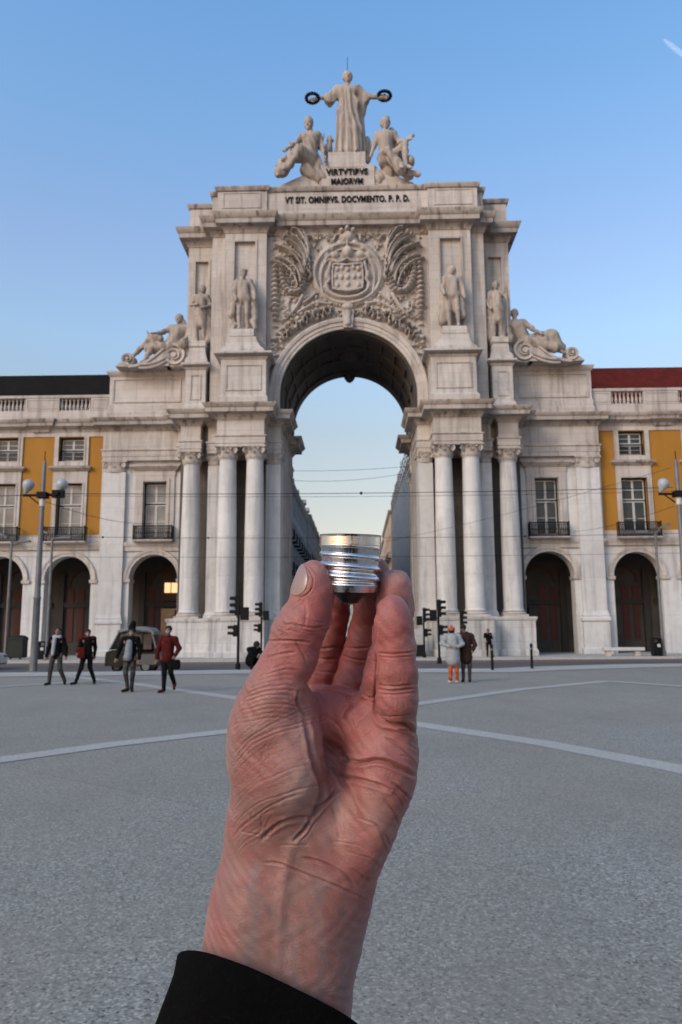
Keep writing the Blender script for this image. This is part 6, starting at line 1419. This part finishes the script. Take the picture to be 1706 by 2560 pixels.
def crv(pts, n=8):
    pts = np.array(pts, float); m_ = len(pts); Q = []
    for i in range(m_-1):
        p0, p1, p2, p3 = pts[max(i-1, 0)], pts[i], pts[i+1], pts[min(i+2, m_-1)]
        for t_ in np.linspace(0, 1, n+1)[:-1]: Q.append(.5*((2*p1)+(-p0+p2)*t_+(2*p0-5*p1+4*p2-p3)*t_*t_+(-p0+3*p1-3*p2+p3)*t_**3))
    Q.append(pts[-1]); return np.array(Q)
def crease(pts, w, depth, drange=(-60, 60), puff=.45, taper=True, side=0):
    """groove of half width w px and depth mm along a line drawn over the skin, with a soft roll of flesh on both sides"""
    global disp
    Q = crv(pts); lo_, hi_ = Q.min(0)-w*5, Q.max(0)+w*5
    sel = np.where((U_ > lo_[0]) & (U_ < hi_[0]) & (V_ > lo_[1]) & (V_ < hi_[1]) & (D_ > drange[0]) & (D_ < drange[1]) & (facing > .05))[0]
    if not len(sel): return
    w *= .62; puff *= .55
    p = np.stack([U_[sel], V_[sel]], 1); best = np.full(len(sel), 1e9); tt = np.zeros(len(sel)); L_ = len(Q)-1
    for i in range(L_):
        a, d = Q[i], Q[i+1]-Q[i]; t_ = np.clip(((p-a)@d)/(d@d+1e-9), 0, 1); dd = np.hypot(*(p-a-t_[:, None]*d).T); m_ = dd < best; best[m_] = dd[m_]; tt[m_] = (i+t_[m_])/L_
    tp = np.clip(np.minimum(tt, 1-tt)*5+.25, 0, 1) if taper else 1.0
    x = best/w; g = -np.exp(-x*x)+puff*np.exp(-((x-2.1)/1.0)**2)
    disp[sel] += .82*depth/1000*g*tp*np.clip(facing[sel]*2.5, 0, 1)
r3 = random.Random(11)
# main palm lines
crease([(857, 1893), (880, 1903), (905, 1907), (936, 1901), (970, 1906), (1005, 1922), (1036, 1940)], 8, 3.2)
crease([(805, 1899), (826, 1917), (846, 1936), (875, 1945), (901, 1950), (940, 1962), (974, 1976)], 7, 2.4)
crease([(846, 1938), (867, 1970), (880, 1995), (893, 2025)], 8, 1.8); crease([(893, 2044), (936, 2056), (952, 2080), (960, 2110), (974, 2142)], 4, .7)
crease([(764, 1792), (772, 1834), (781, 1888), (793, 1930), (804, 1963), (803, 1995), (793, 2018), (781, 2040)], 9, 2.6)
crease([(845, 1975), (815, 2005), (781, 2043), (760, 2075), (735, 2102)], 6, 2.0); crease([(781, 2043), (740, 2047), (705, 2057), (672, 2080), (655, 2100)], 7, 1.6)
crease([(790, 2050), (770, 2085), (750, 2102)], 3, .6); crease([(748, 1727), (744, 1758), (764, 1792)], 5, 1.5)
crease([(795, 1748), (815, 1785), (850, 1820), (862, 1850)], 5, .5); crease([(812, 1850), (835, 1875)], 4, .5)
# wrist lines
crease([(600, 2078), (640, 2086), (680, 2094)], 3, .5); crease([(664, 2156), (700, 2160), (733, 2173), (760, 2185), (802, 2201), (850, 2220), (890, 2240)], 5, 1.3); crease([(700, 2170), (740, 2178), (775, 2200)], 3, .6)
crease([(757, 2146), (800, 2155), (836, 2172), (865, 2190), (886, 2212)], 5.5, 1.5); crease([(698, 2114), (735, 2112), (775, 2112)], 3, .5); crease([(830, 2104), (860, 2106), (893, 2112), (918, 2125)], 3, .5)
crease([(870, 2130), (905, 2140), (935, 2150), (953, 2172)], 3, .5); crease([(875, 2170), (900, 2185), (925, 2205)], 3, .6); crease([(905, 2186), (930, 2200)], 3, .5)
crease([(885, 2232), (905, 2245), (922, 2255)], 3, .4)
# folds at the outer edge of the palm
for (a, b_, c, w, d) in [((965, 1845), (1000, 1865), (1038, 1905), 4, .9), ((1000, 1888), (1025, 1895), (1042, 1915), 3, .6), ((980, 1957), (1005, 1975), (1030, 2003), 4, .9), ((962, 2000), (985, 2030), (998, 2070), 4, .7), ((965, 1975), (995, 1992), (1008, 2018), 3, .6), ((940, 2057), (962, 2085), (975, 2120), 4, .6), ((1020, 1860), (1034, 1868), (1043, 1876), 3, .5), ((990, 1960), (1012, 1985), (1025, 2010), 3, .5), ((860, 2010), (862, 2050), (866, 2100), 6, .4), ((830, 2010), (845, 2060), (850, 2100), 6, .35)]:
    crease([a, b_, c], w, d)
# fingers: joint folds
crease([(744, 1718), (780, 1724), (822, 1726), (860, 1732), (908, 1752)], 5, 2.2, (8, 60), .3, False)
crease([(938, 1770), (944, 1790), (955, 1803), (985, 1811), (1015, 1813), (1042, 1836)], 8, 3.2, (-60, 8)); crease([(952, 1800), (1000, 1822), (1042, 1832)], 3, .7, (-60, 8))
for y, d, w in ((1632, 1.1, 3), (1641, .6, 2.5), (1713, .9, 3), (1724, 1.1, 3), (1734, .7, 3), (1788, .5, 3)):
    crease([(945, y-1), (975, y+3), (1000, y+2), (1039, y-3)], w, d, (-60, -4), .35)
for x in (962, 975, 988, 1002, 1012): crease([(x, 1658+r3.random()*8), (x+2, 1690), (x+1, 1705)], 2, .22, (-60, -8), .2)
for x in (968, 982, 996, 1010): crease([(x, 1740), (x+2, 1770), (x-1, 1785)], 2, .22, (-60, -8), .2)
crease([(780, 1616), (805, 1622), (835, 1618), (862, 1622)], 4, .8, (12, 60)); crease([(785, 1645), (815, 1648), (850, 1645)], 4, .7, (12, 60)); crease([(770, 1668), (800, 1678), (838, 1680)], 4, .5, (12, 60))
crease([(862, 1618), (890, 1622), (925, 1618)], 4, .8, (8, 60)); crease([(858, 1640), (885, 1648), (920, 1652)], 4, .7, (8, 60)); crease([(885, 1600), (905, 1608), (928, 1610)], 3, .4, (8, 60))
crease([(924, 1640), (932, 1652), (946, 1655)], 3.5, 1.2, (-8, 10)); crease([(912, 1700), (925, 1690), (944, 1700)], 3.5, .8, (-8, 10)); crease([(941, 1520), (940, 1600), (945, 1660), (941, 1720), (939, 1780)], 6, 2.2, (-60, 14)); crease([(910, 1735), (922, 1745), (942, 1742)], 5, 1.6, (-8, 14)); crease([(905, 1752), (918, 1750), (930, 1758)], 4, 1.2, (-8, 16))
crease([(862, 1800), (868, 1780), (890, 1757), (912, 1745)], 6, 1.5); crease([(880, 1800), (890, 1820), (900, 1802), (922, 1785)], 4, .7); crease([(905, 1840), (922, 1830), (930, 1818)], 3, .4)
# thumb
crease([(757, 1411), (772, 1424), (783, 1445), (781, 1468), (768, 1486), (750, 1494)], 2.6, .9, (-60, 10), .5, False)
for pts, w, d in [([(696, 1553), (716, 1562), (730, 1560), (757, 1566), (790, 1570), (808, 1566)], 3.5, .9), ([(755, 1545), (790, 1555), (812, 1556)], 2.5, .4), ([(670, 1603), (700, 1602), (735, 1602), (775, 1607)], 4, 1.1), ([(735, 1560), (760, 1575), (785, 1580)], 2.5, .5),
                  ([(700, 1537), (708, 1560), (714, 1580)], 2.5, .5), ([(705, 1525), (720, 1540), (740, 1550)], 2.5, .5), ([(690, 1552), (702, 1570), (722, 1566)], 2.5, .7), ([(740, 1605), (752, 1625), (768, 1655)], 4, .8), ([(660, 1645), (700, 1636), (740, 1630)], 4, .7),
                  ([(712, 1520), (735, 1512), (752, 1498)], 2.5, .5), ([(720, 1530), (740, 1520), (760, 1505)], 2.5, .4), ([(762, 1490), (766, 1530), (762, 1565)], 5, .35), ([(690, 1580), (720, 1575), (750, 1582)], 2.5, .4)]:
    crease(pts, w, d, (-60, 10))
U0_, V0_ = U_, V_
U_ = U_+2.5*np.sin(V_/37+U_/60)+1.0*np.sin(V_/14+U_/33); V_ = V_+3.5*np.sin(U0_/38+V0_/70)+1.1*np.sin(U0_/15-V0_/41)
for i in range(12):       # long folds from the thumb joint across the web
    y = 1664+i*11.5; j_ = i*.6; crease([(640-j_*9, y+22), (680-j_*4, y+4), (715, y-6+j_*2), (752-j_-r3.random()*20, y-2+j_*4)], 3.2, .2+.45*r3.random(), (-60, 12), .4)
for i in range(24):      # oblique folds of the ball of the thumb
    y = 1785+i*12.5+r3.random()*6; x1 = 700+52*math.sin(i*.5)+r3.random()*30; crease([(583, y+70+r3.random()*8), (610, y+42), (650, y+12), (x1, y-24-r3.random()*10), (x1+45, y-42)], 2.6+1.8*r3.random(), (.08+.42*r3.random()**2), (-60, 12), .4)
for i in range(60):      # fine parallel wrinkles along the thumb side of the hand
    t_ = i/59; y = 1600+500*t_; xe = 668-95*min(1, t_*2.6); l_ = 30+28*r3.random(); crease([(xe+6, y+8), (xe+6+l_*.5, y-6-r3.random()*4), (xe+6+l_, y-22-r3.random()*8)], 1.7, .20+.12*r3.random(), (-60, 25), .35)
for i in range(46):
    t_ = i/45; y = 1650+430*t_; xe = 652-80*min(1, t_*2.4); crease([(xe+4+r3.random()*10, y-8), (xe+14+r3.random()*16, y+8)], 1.6, .18, (-60, 25), .3)
for i in range(40):      # little tendon and skin lines on the wrist
    x = 560+330*r3.random(); y = 2190+170*r3.random(); crease([(x, y), (x+12+10*r3.random(), y+9), (x+34, y+14+8*r3.random())], 1.8, .10, (-60, 25), .3)
for i in range(26):      # fine lines of the palm
    x = 800+180*r3.random(); y = 1830+300*r3.random(); a = r3.random()*1.2-.2; crease([(x, y), (x+14*math.cos(a), y+14*math.sin(a)), (x+30*math.cos(a+.2), y+30*math.sin(a+.2))], 2.0, .14, (-60, 25), .3)
U_, V_ = U0_, V0_
# lumpy flesh
P3 = HV*1000
disp += .00018*np.sin(P3[:, 0]*.55+1.7*np.sin(P3[:, 1]*.31))*np.sin(P3[:, 1]*.47+P3[:, 2]*.3)+.00012*np.sin(P3[:, 0]*1.1+P3[:, 1]*.9+2*np.sin(P3[:, 1]*.25))
# tendons and vein of the wrist
def ridge(pts, w, h):
    global disp
    Q = crv(pts); p = np.stack([U_, V_], 1); best = np.full(len(p), 1e9)
    for i in range(len(Q)-1):
        a, d = Q[i], Q[i+1]-Q[i]; t_ = np.clip(((p-a)@d)/(d@d+1e-9), 0, 1); best = np.minimum(best, np.hypot(*(p-a-t_[:, None]*d).T))
    disp += h/1000*np.exp(-(best/w)**2)*np.clip(facing*2, 0, 1)
ridge([(862, 1995), (862, 2050), (868, 2100)], 16, .9); ridge([(905, 1990), (925, 2040), (945, 2090)], 28, 1.1); ridge([(735, 2110), (715, 2170), (705, 2260), (697, 2400), (692, 2520)], 14, .7); ridge([(640, 2200), (600, 2300), (580, 2400)], 20, .5)
ridge([(790, 1840), (800, 1900), (815, 1950)], 10, -.5)
HV = HV+HN*disp[:, None]
# tone attributes: flushed palm and pads, sallow wrist, plus painted highlights and finger shade
def blobm(u, v, ru, rv): return np.exp(-(((U_-u)/ru)**2+((V_-v)/rv)**2))
flush = np.clip(.52*blobm(960, 1900, 150, 190)+.55*blobm(790, 1790, 90, 120)+.6*blobm(780, 1520, 70, 110)+.65*blobm(980, 1600, 90, 150)+.55*blobm(860, 1620, 80, 160)+.5*blobm(720, 1660, 80, 80)+.5*blobm(920, 2220, 60, 70)+.4*blobm(960, 2100, 80, 90)+.25*blobm(700, 1900, 80, 90)+.18, 0, 1)
pale = np.clip(.8*blobm(752, 1905, 45, 130)+.45*blobm(945, 2030, 30, 60)+.5*blobm(860, 2060, 20, 60)+.4*blobm(720, 2410, 30, 150), 0, 1)  # paints the highlights on thumb ball, palm edge and tendons
def linem(pts, w):
    Q = crv(pts); p = np.stack([U_, V_], 1); best = np.full(len(p), 1e9)
    for i in range(len(Q)-1):
        a, d = Q[i], Q[i+1]-Q[i]; t_ = np.clip(((p-a)@d)/(d@d+1e-9), 0, 1); best = np.minimum(best, np.hypot(*(p-a-t_[:, None]*d).T))
    return np.exp(-(best/w)**2)
deep = np.clip((D_-9)/10, 0, 1)*np.clip((1745-V_)/30, 0, 1)  # painted shade, masked by depth, on the back fingers
vein = np.clip(.9*linem([(640, 2170), (628, 2230), (640, 2300), (622, 2400), (610, 2500)], 16)+.8*linem([(800, 2215), (790, 2290), (806, 2370), (800, 2520)], 17)+.6*linem([(628, 2230), (690, 2290), (730, 2360), (735, 2500)], 12)+.5*linem([(860, 2260), (850, 2350), (862, 2500)], 12)+.4*linem([(850, 1985), (835, 2050), (815, 2110)], 10), 0, 1)
HC0 = hp(780, 2000, 0)
arm_mat, t, b = newmat('skin')
ob = nd(t, 'ShaderNodeTexCoord').outputs['Object']
at1 = t.nodes.new('ShaderNodeAttribute'); at1.attribute_name = 'flush'; at2 = t.nodes.new('ShaderNodeAttribute'); at2.attribute_name = 'pale'
n1 = noise(t, ob, 60, 5, 0.6); n2 = noise(t, ob, 220, 4, 0.6)
c_ = mixc(t, at1.outputs['Fac'], (0.215, 0.142, 0.122), (0.34, 0.090, 0.084))
c_ = mixc(t, at2.outputs['Fac'], c_, (0.52, 0.36, 0.31))
c_ = mixc(t, ramp(t, n1, [(0.38, 0), (0.66, 0.6)]), c_, (0.27, 0.075, 0.068))
c_ = mixc(t, ramp(t, n2, [(0.45, 0), (0.7, 0.25)]), c_, (0.12, 0.075, 0.06))
at3 = t.nodes.new('ShaderNodeAttribute'); at3.attribute_name = 'vein'
vm = nd(t, 'ShaderNodeMath', operation='MULTIPLY'); vm.inputs[1].default_value = .55; t.links.new(at3.outputs['Fac'], vm.inputs[0])
c_ = mixc(t, vm.outputs[0], c_, (0.13, 0.118, 0.125))
at4 = t.nodes.new('ShaderNodeAttribute'); at4.attribute_name = 'deep'; dm = nd(t, 'ShaderNodeMath', operation='MULTIPLY'); dm.inputs[1].default_value = .5; t.links.new(at4.outputs['Fac'], dm.inputs[0]); c_ = mixc(t, dm.outputs[0], c_, (0.20, 0.045, 0.04))  # back fingers mixed to dark red as painted shade
n3 = noise(t, ob, 32, 6, 0.7, 0.6); c_ = mixc(t, ramp(t, n3, [(0.5, 0), (0.72, 0.5)]), c_, (0.42, 0.235, 0.20))
t.links.new(c_, b.inputs['Base Color'])
b.inputs['Subsurface Weight'].default_value = 0.10; b.inputs['Subsurface Radius'].default_value = (1.0, 0.35, 0.2); b.inputs['Subsurface Scale'].default_value = 0.0022
b.inputs['Roughness'].default_value = 0.5; b.inputs['Specular IOR Level'].default_value = 0.38; b.inputs['Sheen Weight'].default_value = 0.12; b.inputs['Sheen Roughness'].default_value = 0.4
def vedge(scale, vec):
    v = nd(t, 'ShaderNodeTexVoronoi', Scale=scale); v.feature = 'DISTANCE_TO_EDGE'; t.links.new(vec, v.inputs['Vector']); return ramp(t, v.outputs['Distance'], [(0.0, 0.0), (0.16, 1.0)])
wv = noise(t, ob, 90, 2, 0.5)
mp = mapped(t, ob, (1.0, 1.9, 1.0)); mp2 = nd(t, 'ShaderNodeMapping'); mp2.inputs['Rotation'].default_value = (0, 0, R(38)); mp2.inputs['Scale'].default_value = (1.0, 2.0, 1.0); t.links.new(ob, mp2.inputs[0])
bn = bump(t, None, vedge(600, mp2.outputs[0]), 0.28, 0.0004)
bn = bump(t, None, noise(t, ob, 700, 3, 0.6), 0.2, 0.0003, bn)
bump(t, b, noise(t, mp2.outputs[0], 420, 4, 0.6), 0.35, 0.0005, bn)
holder = thing('person', 'left hand and forearm in a black sleeve, pinching the silver bulb base', 'person', tuple(CAMP + Matrix((CR, CU, -CF)).transposed() @ Vector(HC0)))
holder.rotation_euler = Matrix((CR, CU, -CF)).transposed().to_euler()
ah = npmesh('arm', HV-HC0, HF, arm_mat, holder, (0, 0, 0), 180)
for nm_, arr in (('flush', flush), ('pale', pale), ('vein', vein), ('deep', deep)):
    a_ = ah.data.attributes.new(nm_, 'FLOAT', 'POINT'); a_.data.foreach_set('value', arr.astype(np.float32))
# thumbnail
def nailf(P):
    th = field(P, thumb, .006)-.00035
    c = hp(749, 1452, -9); q = P-np.asarray(c, np.float32); a_ = R(-13)
    ex = q[:, 0]*math.cos(a_)-q[:, 1]*math.sin(a_); ey = q[:, 0]*math.sin(a_)+q[:, 1]*math.cos(a_)
    reg = (np.sqrt((ex/.0058)**2+(ey/.0076)**2+(q[:, 2]/.0095)**2+1e-9)-1)*.0062
    return np.maximum(np.maximum(th, reg), -(th+.0014))
nlo = hp(715, 1505, -22); nhi = hp(800, 1395, 8)
NV, NF, NN = nets_fn(nailf, np.minimum(nlo, nhi)-.002, np.maximum(nlo, nhi)+.002, .0003, 0)
nm, t, b = newmat('nail'); b.inputs['Base Color'].default_value = (0.25, 0.165, 0.145, 1); b.inputs['Roughness'].default_value = 0.25; b.inputs['Subsurface Weight'].default_value = 0.1; b.inputs['Subsurface Scale'].default_value = 0.002
nail = npmesh('thumbnail', NV-HC0, NF, nm, ah, (0, 0, 0), 180)
# sleeve
def sleeve():
    m = MB(); n = 72; rows = []
    # (centre u, v), half vector (du, dv), front bow (dv, depth mm)
    ks = [(706, 2512, 250, 118, -52, 47, 3), (706, 2508, 254, 119, -53, 49, 0), (704, 2513, 258, 118, -53, 51, -1), (698, 2556, 270, 114, -50, 54, 0), (688, 2632, 288, 108, -48, 56, 0), (676, 2720, 306, 98, -44, 58, 0), (660, 2860, 322, 98, -40, 60, 0)]
    def ring(k, sc=1.0, dz=0):
        cu, cv, du, dv, bv, bd, e = k; out_ = []
        for i in range(n):
            a = 2*math.pi*i/n; ca, sa = math.cos(a), math.sin(a)
            w_ = 1+.012*math.sin(3*a+cv*.02)+.010*math.sin(7*a+cv*.05)+.006*math.sin(13*a-cv*.08)
            sq = abs(ca)**.8*(1 if ca > 0 else -1)
            out_.append(tuple(hp(cu+du*sq*sc*w_, cv+dv*sq*sc+bv*sa*sc+dz, 4-bd*sa*sc*w_*.62)-HC0))
        return out_
    hem = ring((ks[1][0], ks[1][1]+10)+ks[1][2:], 1.004)
    inner = [ring(ks[3], .93, 60), ring(ks[1], .93, 18), ring(ks[0], .945, 5)]
    m.rings(inner+[ring(k) for k in ks], True, False)
    return m
fm, t, b = newmat('black_wool'); ob = nd(t, 'ShaderNodeTexCoord').outputs['Object']
b.inputs['Base Color'].default_value = (0.0022, 0.0021, 0.0022, 1); b.inputs['Roughness'].default_value = 0.9; b.inputs['Specular IOR Level'].default_value = 0.05
wv = nd(t, 'ShaderNodeTexWave', Scale=900.0, Distortion=2.0); t.links.new(ob, wv.inputs['Vector']); bump(t, b, noise(t, ob, 45, 5, 0.6), 0.8, 0.004, bump(t, None, wv.outputs['Fac'], 0.5, 0.0004))
lint = noise(t, ob, 600, 2, 0.5); t.links.new(mixc(t, ramp(t, lint, [(0.62, 0), (0.75, 1)]), (0.0028, 0.0027, 0.0028), (0.008, 0.0075, 0.007)), b.inputs['Base Color'])
sl = sleeve().build('sleeve', fm, None, 60); sl.parent = holder
def wl_(x, y, z):   # world point -> holder frame
    q = Matrix((CR, CU, -CF)) @ (Vector((x, y, z))-holder.location); return (q.x, q.y, q.z)
bd = [('c', wl_(.52, -.32, 1.25), wl_(.52, -.32, .95), .22, .2), ('c', wl_(.28, -.34, 1.40), wl_(.76, -.34, 1.40), .11, .11), ('c', wl_(.5, -.42, 1.3), wl_(.5, -.4, 1.42), .16, .1),  # photographer out of view, torso set close to help shade the hand
      ('c', wl_(.28, -.40, 1.38), wl_(.30, -.12, 1.12), .075, .062), ('c', wl_(.30, -.12, 1.12), wl_(.36, .05, 1.18), .062, .058), ('c', wl_(.72, -.40, 1.38), wl_(.82, -.30, 1.15), .075, .06), ('c', wl_(.82, -.30, 1.15), wl_(.64, -.1, 1.42), .058, .045)]
V_b, F_b, _ = nets([('g', bd, .05)], .05, .02, 1); npmesh('coat', V_b, F_b, fm, holder)
hp_ = [('e', wl_(.5, -.40, 1.66), (.08, .1, .1)), ('c', wl_(.5, -.41, 1.48), wl_(.5, -.40, 1.6), .055, .05)]
V_b, F_b, _ = nets([('g', hp_, .02)], .02, .012, 1); npmesh('head', V_b, F_b, SKINM, holder)
V_b, F_b, _ = nets([('e', wl_(.5, -.42, 1.71), (.09, .09, .09))], .02, .012, 1); npmesh('hair', V_b, F_b, HAIR, holder)
lg = [('c', wl_(.42, -.4, .95), wl_(.40, -.42, .1), .1, .06), ('c', wl_(.58, -.4, .95), wl_(.60, -.42, .1), .1, .06)]
V_b, F_b, _ = nets([('g', lg, .02)], .02, .02, 1); npmesh('trousers', V_b, F_b, BLK2, holder)
ph = thing('phone_shade', 'unseen dark phone added behind the lens to shade the palm', 'phone', tuple(CAMP-CF*.014))  # unseen phone slab, added to keep sky light off the palm
ph.rotation_euler = holder.rotation_euler
def rbox(m, w, h, z0, z1, r_=.009, n=6):
    pts = [(sx_*(w-r_)+r_*math.cos(a), sy_*(h-r_)+r_*math.sin(a)) for sx_, sy_, a0 in ((1, 1, 0), (-1, 1, 90), (-1, -1, 180), (1, -1, 270)) for a in [R(a0+90*q/n) for q in range(n+1)]]
    m.rings([[(x, y-.03, z) for x, y in pts] for z in (z0, z1)]); return m
o = rbox(MB(), .037, .078, .0, .008).build('phone_body', simple('phone_black', (.01, .01, .012), .3)); o.parent = ph
o = rbox(MB(), .034, .074, .0081, .0088).build('phone_screen', simple('phone_screen_glass', (.01, .01, .012), .1)); o.parent = ph
# ------------------------------------------------------------------ screw base of a bulb
CB = hp(877, 1338, 0)
base = thing('bulb_base', 'silver screw base of a light bulb pinched between thumb and fingertips', 'bulb base', tuple(CAMP + Matrix((CR, CU, -CF)).transposed() @ Vector(CB)))
base.rotation_euler = (Matrix((CR, CU, -CF)).transposed() @ Matrix.Rotation(R(-1.2), 3, 'Z') @ Matrix.Rotation(R(-4.6), 3, 'X')).to_euler()
mm = .001; px = 1/F_PX*.33
def thread():
    n, rowsn = 128, 150; V = []; H_ = 141*px
    for j in range(rowsn+1):
        y = -H_*j/rowsn
        for i in range(n):
            a = 2*math.pi*i/n; hz = -y/px; r_ = 76.5
            ph = (hz-34)/25.5 + i/n        # pitch of the thread
            env = np.clip((hz-28)/8, 0, 1)*np.clip((124-hz)/8, 0, 1)
            wv_ = math.cos(2*math.pi*ph); wv_ = math.copysign(abs(wv_)**.85, wv_)
            r_ += env*(-4.2+4.6*wv_)
            if hz > 112: r_ -= (hz-112)*.32
            if hz < 5: r_ += 1.5*math.exp(-hz/2.0)
            if hz < 27: r_ += .3*math.sin(a*2)
            V.append((r_*px*math.cos(a), y, r_*px*math.sin(a)))
    F = [(j*n+i, j*n+(i+1) % n, (j+1)*n+(i+1) % n, (j+1)*n+i) for j in range(rowsn) for i in range(n)]
    V += [(x*.965, y-.4*mm, z*.965) for x, y, z in V[:n]]; V += [(x*.9, y-14*mm, z*.9) for x, y, z in V[:n]]
    o0 = (rowsn+1)*n; F += [((i+1) % n, i, o0+i, o0+(i+1) % n) for i in range(n)] + [(o0+(i+1) % n, o0+i, o0+n+i, o0+n+(i+1) % n) for i in range(n)]
    return np.array(V), np.array(F)
mt, t, b = newmat('brushed_aluminium'); ob = nd(t, 'ShaderNodeTexCoord').outputs['Object']
nb_ = noise(t, mapped(t, ob, (60, 900, 60)), 1.0, 4, 0.6); ns_ = noise(t, ob, 400, 4, 0.7)
t.links.new(mixc(t, ramp(t, ns_, [(0.55, 0), (0.75, 0.5)]), (0.66, 0.67, 0.70), (0.36, 0.34, 0.33)), b.inputs['Base Color']); b.inputs['Metallic'].default_value = 1.0
sc_ = noise(t, mapped(t, ob, (300, 40, 300)), 1.0, 3, 0.7)
t.links.new(mixc(t, 0.35, ramp(t, nb_, [(0.3, 0.14), (0.7, 0.34)]), ramp(t, sc_, [(0.45, 0.1), (0.62, 0.6)])), b.inputs['Roughness']); bump(t, b, nb_, 0.12, 0.0002)
TV, TF = thread(); sh_ = npmesh('screw_shell', TV, TF, mt, base, (0, 0, 0), 50)
def ylathe(m, prof, n=64):
    return m.rings([[(r_*px*math.cos(2*math.pi*j/n), y*px, r_*px*math.sin(2*math.pi*j/n)) for j in range(n)] for r_, y in prof])
blk, t, b = newmat('black_glass_insulator'); b.inputs['Base Color'].default_value = (0.006, 0.006, 0.007, 1); b.inputs['Roughness'].default_value = 0.35
m = ylathe(MB(), [(55, -120), (62, -141), (46, -142.5), (43, -144), (34, -153), (23, -165), (21, -168), (0.5, -168)]).build('insulator', blk, None, 30); m.parent = base
m = ylathe(MB(), [(14, -166), (15, -169), (10, -172), (0.5, -173)]).build('contact', mt, None, 40); m.parent = base
m = ylathe(MB(), [(0.5, -30), (70, -30), (70, -32), (0.5, -32)]).build('inner_disc', blk, None, 30); m.parent = base
